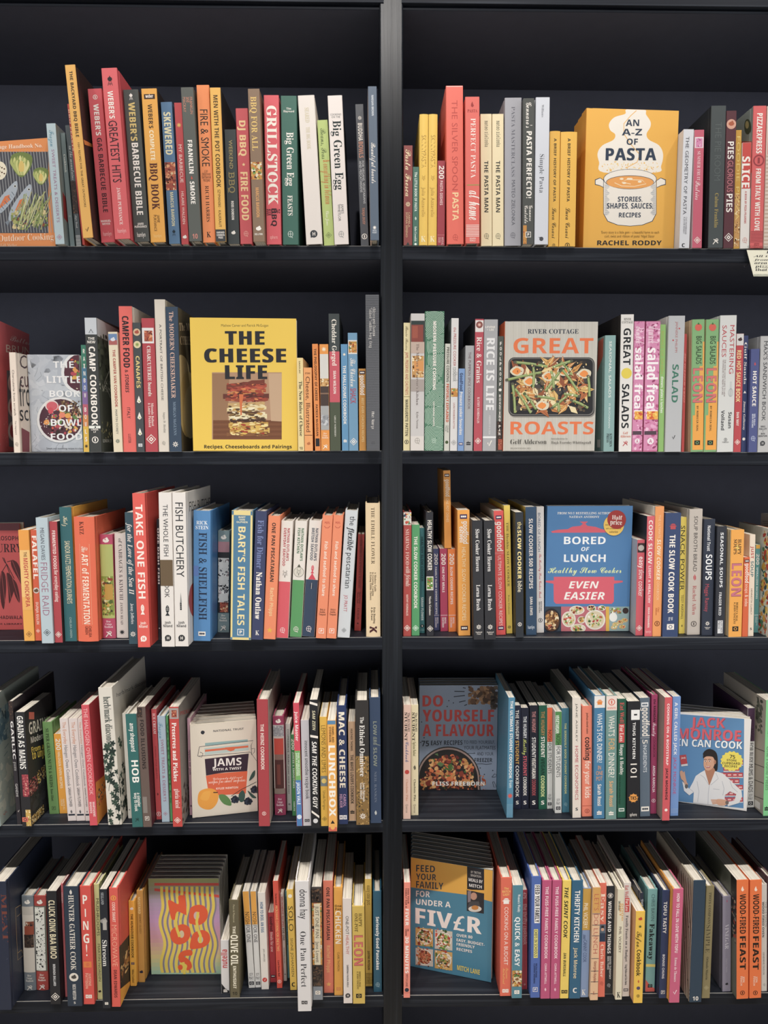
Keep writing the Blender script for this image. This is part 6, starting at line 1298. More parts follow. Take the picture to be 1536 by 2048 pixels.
B(805, 836, 1168, 792, 560, '3f8b51', 'thin green juices book headed by a white 200', [('200', 590, 672, W, .7, .5, 'b'), ('JUICES & SMOOTHIES', 690, 960, 'e0f0e0', .36, .5, 'b'), ('HAMLYN', 1060, 1130, 'd8ecd8', .34, .5, 'b')], dep=.13)
B(837, 881, 1246, 809, 323, 'd9495b', 'narrow juice book striped red, green and blue', [('=', 680, 900, '76b061'), ('=', 900, 1246, '4b81b9'), ('Juice Master', 385, 607, 'f8ece8', .5, .5, 'b'), ('OVER 100 DELICIOUS\nJUICES & SMOOTHIES', 695, 868, 'eef4e4', .56, .5, 'b'), ('JASON VALE', 915, 1082, 'f0f4f8', .54, .5, 'b'), ('*dot', 1175, .8, 'd8e4f0')])
B(886, 946, 1243, 867, 452, 'c6c1c5', 'pale lilac-grey smoothie recipe book with dark lower-case title', [('innocent smoothie recipe book', 605, 1042, '2a2a2e', .3, .55, 'r'), ('*pair', 1202, .6, '2a2a2e')])
B(949, 1009, 1258, 932, 299, '232327', 'black cooking guy book crossed by white slanting bars', [('SAM ZIEN', 378, 527, 'dcd4b0', .36, .5, 'o'), ('SAM THE COOKING GUY', 610, 1112, 'f6f2ec', .56, .5, 'o'), ('\\', 310, 345, W), ('\\', 560, 588, W), ('\\', 1125, 1185, W), ('*dot', 1205, .6, 'd8d8d8')])
B(1019, 1073, 1245, 1007, 427, 'ecbe43', 'yellow lemons and limes book with thin brown capitals', [('LEMONS AND LIMES', 490, 842, '5a4a20', .56, .5, 't'), ('=', 868, 945, '7a8a90'), ('*dot', 906, .7, 'e8d070'), ('Ursula Ferrigno', 980, 1122, '6a5a28', .34, .5, 'r'), ('*diamond', 1190, .7, '6a5a28')], dep=.14)
B(1076, 1139, 1285, 1067, 453, 'f3b152', 'bright orange-yellow lunchbox book in fat white capitals, jutting past the shelf edge', [('=', 453, 482, '5a8ab0'), ('HAMEL AND\nSTEVENSON', 500, 617, '5a3a1c', .6, .5, 'b'), ('LUNCHBOX', 640, 1172, 'fbf2e4', .74, .5, 'h'), ('*tri', 1215, .5, '2a2420'), ('=', 1252, 1284, 'd9604f'), ('*dot', 1256, .5, 'f3b152')])
B(1151, 1221, 1231, 1133, 343, '2b3b67', 'navy mac and cheese book in big cream capitals', [('MAC & CHEESE', 390, 957, 'f2ecda', .6, .5, 'h'), ('CAROL\nHILKER', 1005, 1107, 'cba0c4', .66, .5, 'b'), ('*pair', 1178, .8, 'e8e8ec')], hb=1)
B(1229, 1281, 1204, 1223, 463, 'dab18b', 'tan mayo lovers book with dark capitals', [('HEATHER THOMAS', 515, 682, '4a3424', .3, .5, 'b'), ("THE MAYO LOVER'S COOKBOOK", 710, 1077, '2a2420', .42, .5, 'b'), ('*bars', 1140, .6, '2a2420')])
B(1283, 1383, 1237, 1271, 305, '34312f', 'dark ethical omnivore book with golden grass along the lower spine', [('%grass', 720, 1234), ('The', 427, 475, 'f0ece4', .26, .5, 's'), ('Ethical Omnivore', 488, 872, 'f4f0e8', .36, .5, 's'), ('Laura Dalrymple\nGrant Hilliard', 920, 1062, W, .36, .5, 's'), ('*flower', 1170, .5, W)], hb=1)
B(1389, 1476, 1223, 1379, 282, '364762', 'navy low and slow book in dull grey capitals, next to the upright', [('LOW', 460, 562, '8d9383', .32, .5, 'b'), ('and', 575, 642, '8d9383', .34, .5, 'c'), ('SLOW', 655, 797, '8d9383', .32, .5, 'b'), ('NEIL RANKIN', 835, 1067, '70798a', .2, .5, 's'), ('*leaf', 1145, .36, 'd8d8d0')], hb=1, dep=.18)

# ================================================================== fourth shelf, student cookbooks bay
G4 = 'books on the fourth shelf, student bay'
crop(4, 790, 1330, 4.042, G4)
for x0, x1, yb, xt, yt, c, cc, t2, y2, em, lab in ((66, 126, 1246, 63, 323, 'deb9a7', '4a5a88', 'Cookbook', 785, 'dot', 'pale pink hungry student book with small red lips on its spine'),
        (131, 189, 1216, 129, 323, 'e2d5ad', '6a6a3a', 'Vegetarian Cookbook', 735, 'leaf', 'pale cream hungry student vegetarian book with a black chilli drawn on its spine')):
    B(x0, x1, yb, xt, yt, c, lab, [('The HUNGRY', yt + 62, 542, '3a342e', .26, .72, 's'), ('STUDENT', yt + 60, 615, '2a2622', .36, .34, 's'), (t2, 622, y2, cc, .42, .5, 'c'), ('*' + em, 865 if em == 'dot' else 830, .6, 'c04038' if em == 'dot' else '22221e'), ('Charlotte Pike', 925, 1100, 'c88a6a' if em == 'dot' else '4a4630', .28, .5, 's'), ('Quercus', 1125, 1195, '8a7a6a', .3, .5, 'r')], hb=0)
def flavour(A):
    A.whole('8b97ab')
    A.blobs(590, 168, 870, 320, ['6a4a34', '8a6444', 'a87c54', '4f3828'], 60, 34, 2); A.blobs(770, 168, 892, 360, ['3c342f', '54453a', '6a5844'], 40, 30, 3)
    for p in ([(548, 182), (572, 188)], [(480, 212), (562, 214)], [(475, 256), (565, 246)], [(518, 300), (570, 288)], [(560, 328), (582, 318)]): A.line(p, 8, '2c3038')
    for x, y in ((435, 288), (472, 306), (422, 335), (215, 460), (235, 588), (688, 832), (722, 884), (790, 852), (828, 740), (825, 936), (208, 625)): A.ell(x, y, 5, 5, '2c3038', 8)
    for t, bx in (('DO', (222, 246, 388, 335)), ('YOURSELF', (222, 362, 800, 456)), ('A FLAVOUR', (222, 480, 800, 575))): A.text(t, *bx, 'c8453f', 'h')
    D = '2a2e36'
    A.text('75', 215, 612, 275, 656, D, 'b'); A.text('EASY RECIPES', 290, 612, 545, 648, D, 'b', dy=-4); A.text('TO FEED YOURSELF,', 556, 610, 806, 636, D, 'r'); A.text('YOUR FLATMATES', 556, 654, 812, 682, D, 'r'); A.text('AND YOUR', 662, 704, 795, 730, D, 'r'); A.text('FREEZER', 642, 752, 786, 784, D, 'b')
    A.line([(582, 714), (648, 714), (638, 706)], 4, D); A.line([(655, 800), (700, 798), (740, 802), (782, 798)], 5, D)
    def arc(rx, ry, c):
        A.poly([(430 + rx * math.cos(t), 930 - ry * math.sin(t)) for t in [math.pi * (k / 24 * 1.1 - .05) for k in range(25)]] + [(430 - rx, 1011), (430 + rx, 1011)], c)
    A.begin('pasta_pan_photo'); arc(262, 272, '3a3634'); arc(252, 262, 'a88c82'); arc(240, 248, '2a2624')
    A.blobs(215, 720, 655, 1010, ['c98a4a', '8a3a2a', 'e0a868', '6a2a22', '4a6a34', 'd8703f', '3a2a24', 'b8603a'], 260, 22, 5, True); A.blobs(200, 900, 660, 1010, ['c98a4a', '8a3a2a', 'e0a868', '6a2a22', 'd8703f', '3a2a24'], 110, 22, 6)
    for p in ([(335, 800), (365, 782), (400, 800), (370, 822)], [(455, 830), (470, 812), (478, 850)], [(320, 720), (345, 712), (350, 735)]): A.poly(p, '5f7a4a')
    A.blobs(680, 890, 735, 1010, ['c8703a', 'e09a58', 'a84a2a'], 14, 22, 8)
    for p in ([(782, 905), (805, 878), (832, 885), (812, 904)], [(788, 945), (800, 940), (818, 985), (800, 988)]): A.line(p + [p[0]], 4, D)
    A.text('FLISS FREEBORN', 302, 942, 724, 974, 'eae6e0', 'h')
FACE(193, 1013, 892, 1013, 168, 165, .015, '8491a6', 'blue-grey book face-out in the shade, red lettering over a pan of pasta', flavour, copies=2, stack='blue-grey flavour books stacked one behind another',
     copy=['second book directly behind the shaded blue-grey flavour cover', 'rearmost book behind the shaded blue-grey flavour cover'], hb=0)
B(901, 953, 1236, 886, 265, '508aa7', 'blue ultimate student book with bold white capitals and a red burst near its foot', [('THE ULTIMATE STUDENT COOKBOOK', 290, 917, 'f4f0ea', .42, .5, 'b'), ('from', 932, 992, 'e8f0f0', .34, .5, 'r'), ('*burst', 1058, .95, 'd8584a'), ('/', 1130, 1232, '7aa4ba', 10)], dep=.15)
for x0, x1, yb, xt, yt, c, els, lab in (
    (959, 1018, 1168, 959, 329, '22263c', [('THE HUNGRY', 365, 602, W), ('STUDENT', 610, 802, 'eab450'), ('COOKBOOK', 812, 1066, W)], 'dark navy hungry student book, its middle word golden'),
    (1020, 1081, 1165, 1019, 349, '1f2234', [('THE HUNGRY', 415, 592, 'e0e0e0'), ('Healthy', 597, 727, 'ccd468'), ('STUDENT', 735, 897, 'dc606a'), ('COOKBOOK', 905, 1056, W)], 'navy hungry student book with a lime script word and a pink one'),
    (1088, 1156, 1165, 1088, 329, '1c1e2b', [('THE HUNGRY', 375, 547, 'c48482'), ('STUDENT', 585, 747, 'e4e0dc'), ('VEGETARIAN', 750, 917, W), ('COOKBOOK', 925, 1056, 'b85458')], 'near-black hungry student vegetarian book in white and dull pink'),
    (1161, 1226, 1168, 1163, 329, '1f5c46', [('THE HUNGRY', 375, 572, 'b4864a'), ('STUDENT', 580, 747, W), ('VEGAN', 755, 887, '0c3224'), ('COOKBOOK', 895, 1066, 'dce498')], 'dark green hungry student vegan book')):
    B(x0, x1, yb, xt, yt, c, lab, [(t, a, b_, q, .44, .5, 'c' if t == 'Healthy' else 'b') for t, a, b_, q in els] + [('*S', 1112, .5, W)], dep=.15)
B(1229, 1279, 1163, 1233, 344, 'd7d7d2', 'white student book with an orange upper spine', [('=', 344, 620, 'e9693d'), ('NOSH', 525, 622, '2a2a2a', .62, .5, 'r'), ('FOR STUDENTS', 632, 877, '35353a', .62, .5, 'r'), ('^JOY\nMAY', 1045, 1090, '35353a', .66, .5, 'r'), ('*solidbox', 1122, .7, '35353a')])
B(1286, 1346, 1199, 1286, 376, 'd7d7d2', 'white student book with a green upper spine', [('=', 376, 648, '4f8c4b'), ('VEGETARIAN', 405, 552, 'f4f4ec', .5, .35, 'b'), ('NOSH', 555, 647, '22301e', .6, .5, 'r'), ('FOR STUDENTS', 660, 907, '35353a', .6, .5, 'r'), ('^JOY\nMAY', 1080, 1130, '35353a', .6, .5, 'r'), ('*solidbox', 1157, .66, '35353a')])
B(1351, 1416, 1193, 1348, 351, '3f778b', 'teal-blue seriously good student book with small yellow capitals', [('THE SERIOUSLY GOOD STUDENT COOKBOOK', 470, 1042, 'e2e08e', .26, .5, 'b'), ('*roundel', 1125, .42, '9ac0c8')])
B(1427, 1503, 1237, 1424, 265, 'e2d8ca', 'tall cream home economics book with spaced red capitals', [('JANE ASHLEY', 310, 622, '4a4a44', .2, .5, 'r'), ('HOME ECONOMICS', 655, 1092, 'c04a58', .36, .5, 'r'), ('*S', 1165, .36, '2a3a44')], lside='54564f')
crop(4, 1140, 1330, 3.879, G4)
B(93, 173, 1177, 93, 321, 'ed8468', 'salmon book, cooking for your kids in black and pale letters', [('joshua david stein', 370, 532, '4a2a24', .14, .5, 'b'), ('cooking', 560, 737, '2a2020', .4, .5, 'b'), ('for your kids', 745, 1032, 'f9dccc', .4, .5, 'b'), ('=', 1090, 1094, 'c05a44'), ('*ring', 1132, .46, 'a84a3a')], hb=1)
B(183, 269, 1194, 188, 239, '437da3', 'blue one-pot dinner book with an orange pot on a white band at its head', [('=', 239, 332, 'e8e4de'), ('*pot', 288, .6, 'e8862c'), ("WHAT'S FOR DINNER?", 375, 757, 'f4f2ee', .46, .5, 'r'), ('^IN\nONE\nPOT', 780, 897, 'eaa05a', .62, .5, 'r'), ('Sarah Rossi', 925, 1092, W, .34, .5, 'b'), ('*bars', 1148, .44, W)], hb=1)
B(277, 361, 1199, 279, 239, '70958e', 'sage-green dinner book with an orange clock on a cream band at its head', [('=', 239, 352, 'ead8cc'), ('*ring', 288, .62, 'd8604a'), ('^30 MINUTES', 326, 342, 'd8604a', .76, .5, 'b'), ("WHAT'S", 395, 552, W, .54, .5, 'r'), ('FOR', 572, 662, 'e8b06c', .54, .5, 'r'), ('DINNER?', 682, 872, W, .54, .5, 'r'), ('Sarah Rossi', 900, 1097, 'eaae70', .34, .5, 'b'), ('*bars', 1152, .44, W)], hb=1)
B(366, 433, 1187, 373, 264, '245c48', 'dark green book with a red tag, happy and healthy in white', [('Eat Well', 290, 447, 'd85450', .46, .5, 's'), ('=', 455, 602, 'd04a48', .14, .8), ('For Less', 465, 592, W, .44, .47, 's'), ('Happy & Healthy', 615, 852, 'f0ece4', .38, .5, 's'), ('Chris Bavin and Jordan Banjo', 862, 1080, '123a2c', .2, .3, 's'), ('*bbc', 1123, .66, 'd8e0d8', .5, '245c48')])
B(441, 539, 1197, 444, 284, '232327', 'thick black kitchen book with white capitals and an orange badge near its foot', [('=', 348, 426, 'eceae6', .28, .95), ('=', 380, 392, '232327', .5, .75), ('THUG KITCHEN', 445, 727, 'f0eeea', .22, .52, 'b'), ('101', 765, 872, W, .52, .52, 'o'), ('*burst', 1032, .86, 'e89a3c'), ('*dot', 1032, .66, 'e89a3c'), ('^TKS', 1018, 1046, '2a2218', .5, .5, 'h'), ('^sphere', 1155, 1172, W, .56, .5, 'r')], hb=0)
B(544, 621, 1177, 541, 257, '5e6d7c', 'slate-grey five ingredients book with white lettering', [('*bbc', 307, .7, 'e8e8e8', .5, '5e6d7c'), ('goodfood', 330, 552, W, .54, .5, 'b'), ('/', 560, 566, 'd8d8d8', 1), ('5', 578, 612, W, .5, .5, 'r'), ('INGREDIENTS', 620, 832, 'e4e8ec', .34, .5, 'r'), ('*bbc', 1116, .8, W, .5, '3a444e')], hb=0)
B(623, 686, 1155, 633, 234, 'a94069', 'magenta family cookbook with dark and white lettering', [('the RAMADAN', 265, 442, '3a1828', .36, .5, 'b'), ('Family', 447, 552, 'f6e0e8', .54, .5, 'c'), ('COOKBOOK', 560, 717, '4a1c30', .34, .5, 'r'), ('ANISA KAROLIA', 780, 987, 'f8e8ee', .38, .5, 'b'), ('*ring', 1052, .62, 'f0d8e0')], hb=1)
B(701, 773, 1177, 721, 253, 'd4565d', 'coral-red bootstrap cooking book with white then black capitals', [('COOKING ON A BOOTSTRAP', 300, 777, 'f8ece8', .3, .5, 'b'), ('JACK MONROE', 800, 1047, '2a2024', .3, .5, 'b'), ('*dot', 1125, .4, W)], lside='a49084', hb=0, Y=-.004)
B(778, 839, 1172, 798, 246, '7299d1', 'periwinkle-blue book touching the tin-can cover, white then pink capitals', [('A GIRL CALLED JACK', 290, 697, 'f4f4f4', .36, .45, 'b'), ('JACK MONROE', 715, 1002, 'c2507a', .36, .45, 'r'), ('/', 1118, 1146, '9ab8e0', 4)], hb=0, lside='7299d1')
def tincan(A):
    A.whole('e9e5df'); A.poly([(760, 372), (1352, 408), (1346, 1112), (760, 1048)], '5b8cb8')
    A.text('JACK', 938, 408, 1205, 482, 'a8343c', 'b', dy=10); A.text('JACK', 934, 404, 1201, 478, 'e0606a', 'b', dy=10)
    A.text('MONROE', 838, 492, 1326, 572, 'a8343c', 'b', dy=22); A.text('MONROE', 834, 488, 1322, 568, 'e0606a', 'b', dy=22)
    A.text('TIN CAN COOK', 796, 573, 1340, 628, '3a5a78', 'b', dy=28); A.text('TIN CAN COOK', 792, 569, 1336, 624, 'f4f4f0', 'b', dy=28)
    A.begin('red_can_picture')
    for r in range(7):
        for c in range(9):
            x, y = 1090 + c * 42 + (r % 2) * 14, 1068 - r * 48
            if x > 1345 or x < 1345 - (8.2 - r) * 42: continue
            A.rect(x - 40, y - 42, min(x, 1346), y, 'c2474b'); A.rect(x - 40, y - 8, min(x, 1346), y, 'd8d4d0'); A.rect(x - 34, y - 30, min(x - 8, 1346), y - 18, 'e8b8b4')
    A.begin('tin_can_picture'); A.poly([(850, 700), (900, 694), (912, 774), (862, 782)], 'c2474b'); A.poly([(862, 772), (912, 764), (914, 780), (864, 786)], 'd8d8d4'); A.text('Jack', 862, 712, 896, 726, W, 'b')
    A.begin('recipe_badge'); A.poly([(1255 + 90 * (1 if i % 2 else .88) * math.cos(math.pi * i / 16), 745 + 80 * (1 if i % 2 else .88) * math.sin(math.pi * i / 16)) for i in range(32)], 'f0dc4c')
    for t, bx in (('75', (1238, 694, 1280, 722)), ('STORE', (1215, 728, 1292, 744)), ('CUPBOARD', (1182, 750, 1318, 768)), ('RECIPES', (1198, 774, 1296, 790))): A.text(t, *bx, '33302a', 'b', dy=6)
    A.begin('person_portrait')
    H, SK, SK2, SH, SH2 = '2a2422', 'd9a484', 'b87e60', 'e4e2e0', 'b9bac0'
    A.org([(1035, 700), (1040, 672), (1070, 652), (1105, 655), (1135, 680), (1146, 730), (1145, 800), (1135, 822), (1118, 815), (1095, 720)], H)
    A.org([(1052, 800), (1105, 790), (1125, 835), (1080, 930), (1045, 850)], SK2)
    A.org([(1040, 720), (1050, 700), (1095, 698), (1118, 725), (1120, 770), (1105, 800), (1075, 818), (1050, 808), (1036, 775)], SK)
    A.ell(1124, 752, 9, 17, SK2, 12)
    A.org([(1034, 722), (1038, 690), (1080, 668), (1120, 690), (1122, 735), (1106, 712), (1060, 708)], H)
    for x in (1050, 1082): A.ell(x, 745, 9, 4.5, 'f0ece8', 10); A.ell(x, 745, 4.5, 4.5, '3a2a24', 10); A.line([(x - 11, 734), (x, 730), (x + 12, 735)], 4, '3a2a22')
    A.line([(1062, 750), (1056, 770), (1066, 775)], 3, SK2); A.poly([(1046, 782), (1066, 787), (1090, 780), (1082, 797), (1060, 798)], 'b03c44'); A.poly([(1050, 784), (1066, 789), (1086, 783), (1078, 791), (1060, 792)], 'f4f0ec')
    A.poly([(1045, 815), (1010, 835), (975, 860), (955, 905), (925, 960), (895, 925), (870, 900), (885, 975), (925, 1010), (960, 985), (955, 1068), (1200, 1095), (1200, 1010), (1240, 980), (1290, 1000), (1275, 1050), (1215, 1062), (1225, 1095), (1310, 1070), (1335, 1020), (1330, 975), (1240, 890), (1185, 840), (1125, 822), (1095, 900), (1080, 935)], SH)
    for p in ([(1080, 935), (1072, 1000), (1070, 1080)], [(1010, 850), (1040, 870), (1078, 930)], [(1130, 835), (1150, 880), (1092, 930)], [(985, 900), (1000, 980), (990, 1060)], [(1180, 900), (1195, 960), (1185, 1010)], [(1240, 900), (1260, 950), (1300, 985)], [(1110, 960), (1160, 965)], [(930, 960), (960, 985)]): A.line(p, 4, SH2)
    A.org([(852, 830), (868, 818), (880, 832), (888, 822), (893, 850), (905, 905), (915, 925), (895, 940), (880, 900), (862, 880)], SK); A.ell(903, 940, 13, 18, '6a6460', 10)
    for k in range(4): A.line([(1150, 1046 + k * 9), (1092 + k * 4, 1046 + k * 10)], 9, SK)
    A.org([(1140, 1040), (1215, 1048), (1222, 1078), (1180, 1090), (1140, 1078)], SK); A.ell(1218, 1066, 14, 16, '7a6a62', 10)
FACE(800, 1056, 1370, 1138, 812, 362, .016, 'e9e5df', 'white-bordered blue book face-out, a person in a white shirt on its cover', tincan, hb=0, slip=-.005, copies=2, stack='white-bordered tin-can books stacked one behind another',
     copy=['second book directly behind the white-bordered tin-can cover', 'rearmost book behind the white-bordered tin-can cover'])
B(1373, 1429, 1107, 1377, 334, 'd9d9d5', 'white busy mums and dads book with a dark purple upper spine', [('=', 334, 592, '4b3149'), ('NOSH', 495, 592, '2a1c2a', .6, .5, 'r'), ('FOR BUSY MUMS & DADS', 605, 987, '2c2c30', .6, .5, 'r'), ('^JOY\nMAY', 1000, 1046, '35353a', .62, .5, 'r'), ('*solidbox', 1072, .7, '35353a')], lside='4b3149', dep=.15)
def planks(A):
    A.whole('b3a999'); A.blobs(1440, 270, 1500, 500, ['5a5f4e', '454a3f', '6f7362'], 40, 26, 2)
    for k in range(6): A.line([(1430, 640 + k * 125), (1535, 690 + k * 128)], 6, '4a443c')
    A.poly([(1433, 1040), (1475, 1070), (1475, 1125), (1433, 1095)], 'e8e4dc')
B(1497, 1590, 1172, 1521, 274, '7fd08c', 'mint-green spined book with wooden planks on its cover, beside the mums and dads spine', [('MIGUEL BARCLAY', 380, 560, '3a7a48', .3, .35, 'r'), ('One Pound Meals', 630, 970, '5a8a62', .34, .3, 'r'), ('*bars', 1115, .4, '23302a', .3)], lside='b3a999', lcov=planks, hb=0)
# ================================================================== bottom shelf, one-pan bay
G5 = 'books on the bottom shelf, one-pan bay'
crop(5, 0, 1660, 3.84, G5)
B(-30, 88, 1384, -75, 402, '2a3145', 'large dark navy book at the outer end of the bottom shelf, dull rust lettering', [('MEAT', 490, 860, '7a3f34', .4, .85, 's'), ('*tick', 990, .12, '5a5f70', .85)], hb=1, rside='2c3346', cov=lambda A: (A.line([(118, 600), (160, 575), (160, 640), (130, 665)], 4, 'c8a870'), A.line([(118, 600), (136, 1000), (180, 960), (165, 920), (136, 945)], 4, 'c8a870')), dep=.2)
B(188, 278, 1231, 164, 508, '7b838a', 'grey-blue handbook with a pheasant photo on its rounded spine', [('*blob', 552, .5, W), ('=', 585, 1090, 'd8cfc2'), ('=', 585, 650, 'c8c0b4'), ('%game', 700, 800, .3, 1), ('=', 735, 800, '9a4a34', .2, .95), ('%dark', 800, 900, .15, .95), ('^River\nCottage\nHandbook', 1105, 1160, W, .64, .5, 's'), ('*runner', 1205, .5, W)], rnd=1, hb=1, dep=.14)
B(281, 373, 1229, 259, 508, 'af4740', 'brick-red handbook with a speckled black and white photo on its rounded spine', [('*blob', 552, .5, W), ('=', 580, 1080, '6a6c60'), ('%spot', 590, 1075, .05, .85), ('^River\nCottage\nHandbook', 1100, 1155, W, .64, .5, 's'), ('*runner', 1200, .5, W)], rnd=1, hb=1, dep=.14)
B(389, 466, 1339, 354, 472, '26262a', 'black farm-animal-noises book with tall narrow cream capitals', [('CLUCK OINK BAA MOO', 540, 987, 'ecdfba', .6, .5, 'b'), ('MIRANDA BALLARD', 1030, 1197, 'dcdcdc', .24, .5, 'b'), ('*diamond', 1280, .86, W)], hb=0)
B(501, 516, 1282, 465, 413, 'd16b71', 'very thin pink book between the black and the navy spines', [('CHICKEN', 480, 560, 'f0d0d0', .6)], dep=.15)
B(519, 633, 1354, 487, 438, '2c3949', 'thick dark navy hunter-gatherer book with white serif capitals and an oval cameo', [('*leaf', 478, .3, W), ('HUNTER GATHER COOK', 500, 1077, 'e4dccf', .34, .5, 's'), ('*dot', 1130, .62, 'e4dccf'), ('*blob', 1130, .38, '4a4440'), ('NICK WESTON', 1185, 1302, 'e0dcd4', .22, .5, 'b'), ('*S', 1326, .16, 'd8d4cc')], hb=1)
B(641, 728, 1339, 609, 433, 'de5147', 'red book with four tall white letters and an exclamation mark stacked down its spine', [('^P', 500, 568, 'f8efe2', .4, .45, 'b'), ('=', 605, 667, 'f8efe2', .40, .50), ('^N', 700, 767, 'f8efe2', .48, .45, 'b'), ('^G', 798, 868, 'f8efe2', .52, .45, 'b'), ('^!', 895, 968, 'f8efe2', .12, .45, 'b'), ('=', 1010, 1056, 'e8803a', .12, .84), ('*ring', 1033, .3, 'de5147'), ('JUSTINE\nPATTISON', 1100, 1217, 'f0b8a0', .5, .5, 'b'), ('*pair', 1278, .56, W)], hb=1)
B(747, 789, 1301, 715, 417, 'd5d28e', 'pale yellow-green mushrooms book partly behind the black spine', [('MUSHROOMS', 525, 812, '4a4a30', .5, .6, 'r'), ('MARTIN NORDIN', 875, 1162, '5a5a3c', .42, .6, 'r'), ('*blob', 1240, .6, '2a2a20')], hb=1, dep=.14)
B(791, 849, 1370, 760, 458, '242830', 'black shroom book with a grey mushroom photo on its spine', [('SELLAND', 480, 572, 'b8bcc0', .34, .4, 's'), ('*blob', 700, 1.0, '9a958f'), ('=', 690, 768, 'b4aea6', .35, .85), ('Shroom', 845, 1047, 'eae6e0', .6, .5, 's'), ('*solidbox', 1332, .44, W)])
B(859, 926, 1359, 835, 448, 'e15b4e', 'tomato-red microwave book with thin peach capitals, noodles on its cover', [('*ring', 522, .6, 'f0b03a'), ('COOK SMART', 555, 707, 'f8d8c8', .34, .5, 'b'), ('MICROWAVE', 730, 1047, 'f6b496', .56, .5, 't'), ('DEAN EDWARDS', 1075, 1287, '5a1c20', .34, .5, 'b')], rside='dd5449', hb=1,
    cov=lambda A: (A.poly([(915, 900), (1010, 780), (1010, 1160), (925, 1230)], '33302e'), A.blobs(930, 850, 1005, 1180, ['d8a860', 'e8c88a', '8a5a34', 'b8803f', '6a3a2a'], 70, 20, 2), A.poly([(922, 1225), (1010, 1150), (1010, 1250), (928, 1358)], 'f0a838')))
B(1001, 1049, 1199, 987, 548, 'f1af35', 'small amber-yellow hangover cookbook beside the red microwave book', [('*blob', 605, .6, W), ('THE HUNGOVER COOKBOOK', 645, 982, '3a2a10', .38, .5, 'b'), ('*solidbox', 1025, .5, '2a3a6a'), ('Milton Crawford', 1070, 1172, '6a4a14', .3, .5, 's')], hb=1, dep=.13)
B(1062, 1112, 1170, 1044, 469, 'c28c3c', 'dull ochre mustard book set back in the shade beside the wavy noodle cover', [('MUSTARD', 515, 642, 'e8cc90', .34, .4, 'b'), ('DEMET GUZEY', 650, 797, '6a4818', .26, .5, 'r'), ('*blob', 1090, .6, '2a2a3a')], hb=1, dep=.14)
crop(5, 280, 1700, 7.315, G5)
def noods(A):
    for i in range(24):
        t = i / 24
        c0 = [(150, 152, 96), (168, 150, 170), (196, 150, 190), (206, 150, 160), (214, 196, 132), (150, 196, 176)]
        q = t * 5; k = min(4, int(q)); f = q - k
        A.whole('%02x%02x%02x' % tuple(int(c0[k][j] * (1 - f) + c0[k + 1][j] * f) for j in range(3)), i / 24, (i + 1) / 24)
    A.rect(212, 482, 1262, 520, 'd0483c')
    def wave(x, y, amp=1.0): return x + amp * 28 * math.sin((y - 620) / 95) * min(1, max(0, (y - 600) / 300)) + amp * 20 * min(1, max(0, (y - 1000) / 400))
    ys = [535 + k * 45 for k in range(29)]
    for i in range(11): A.line([(wave(350 + i * 74, y), min(y, 1825)) for y in ys], 30, '8a7f8c')
    A.poly([(212, 560), (1262, 655), (1262, 695), (212, 598)], 'd0483c')
    for i in range(11): A.line([(wave(318 + i * 74, y), min(y, 1825)) for y in ys], 46, 'e8cc4a')
    O, Y2 = 'ea5a2c', 'e8cc4a'
    A.begin('noodle_letters')
    A.org([(410, 760), (450, 735), (560, 790), (560, 680), (610, 652), (660, 670), (680, 930), (660, 945), (545, 900), (520, 1005), (490, 1020), (455, 990)], O)
    A.org([(730, 880), (760, 830), (850, 800), (940, 820), (990, 900), (985, 990), (930, 1065), (850, 1100), (770, 1085), (715, 1050)], O); A.ell(828, 960, 42, 60, 'd8b4b0')
    A.org([(445, 1210), (480, 1150), (560, 1100), (640, 1085), (720, 1130), (740, 1220), (710, 1310), (640, 1365), (550, 1380), (480, 1340), (445, 1270)], O); A.ell(610, 1230, 36, 54, 'd8c49c')
    A.org([(735, 1440), (740, 1330), (775, 1230), (830, 1190), (920, 1170), (1000, 1210), (1028, 1290), (1000, 1370), (920, 1425), (820, 1445)], O); A.ell(885, 1310, 40, 52, 'c8c4a4')
    A.org([(560, 1570), (590, 1500), (660, 1465), (740, 1460), (768, 1490), (755, 1540), (670, 1548), (650, 1560), (700, 1590), (745, 1640), (760, 1710), (720, 1755), (680, 1750), (690, 1690), (640, 1650), (590, 1640)], O); A.ell(590, 1715, 36, 40, O)
    for pts in ([(850, 905), (830, 1050), (845, 1150), (885, 1250), (880, 1360)], [(545, 930), (525, 1050), (540, 1150), (580, 1270)], [(612, 660), (612, 540)], [(630, 1640), (650, 1720), (650, 1825)]): A.line(pts, 44, Y2)
    A.text('60 SLURPY RECIPES', 1118, 760, 1122, 765, 'd0483c', 'b')
FACE(165, 1828, 1188, 1818, 145, 415, .0135, 'b0a8b0', 'pastel hardback shown face-out, orange letters woven through wavy yellow noodle stripes', noods, copies=5, stack='wavy noodle hardbacks stacked one behind another', spine='b4b28c',
     copy=['second hardback in the wavy noodle stack, directly behind the face-out one', 'third hardback back in the wavy noodle stack', 'fourth hardback back in the wavy noodle stack', 'fifth hardback back in the wavy noodle stack', 'rearmost hardback in the wavy noodle stack'])
crop(5, 380, 1660, 3.746, G5)
B(236, 296, 1226, 229, 828, 'd9d5d3', 'small white hazelnut-spread recipe book with red letters and a black curved foot', [('¬', 1150, 1226, '1e1e22'), ('nutella', 895, 1032, 'c8323a', .56, .5, 'b', 'up'), ('*bars', 1205, .5, W)], hb=0, dep=.12)
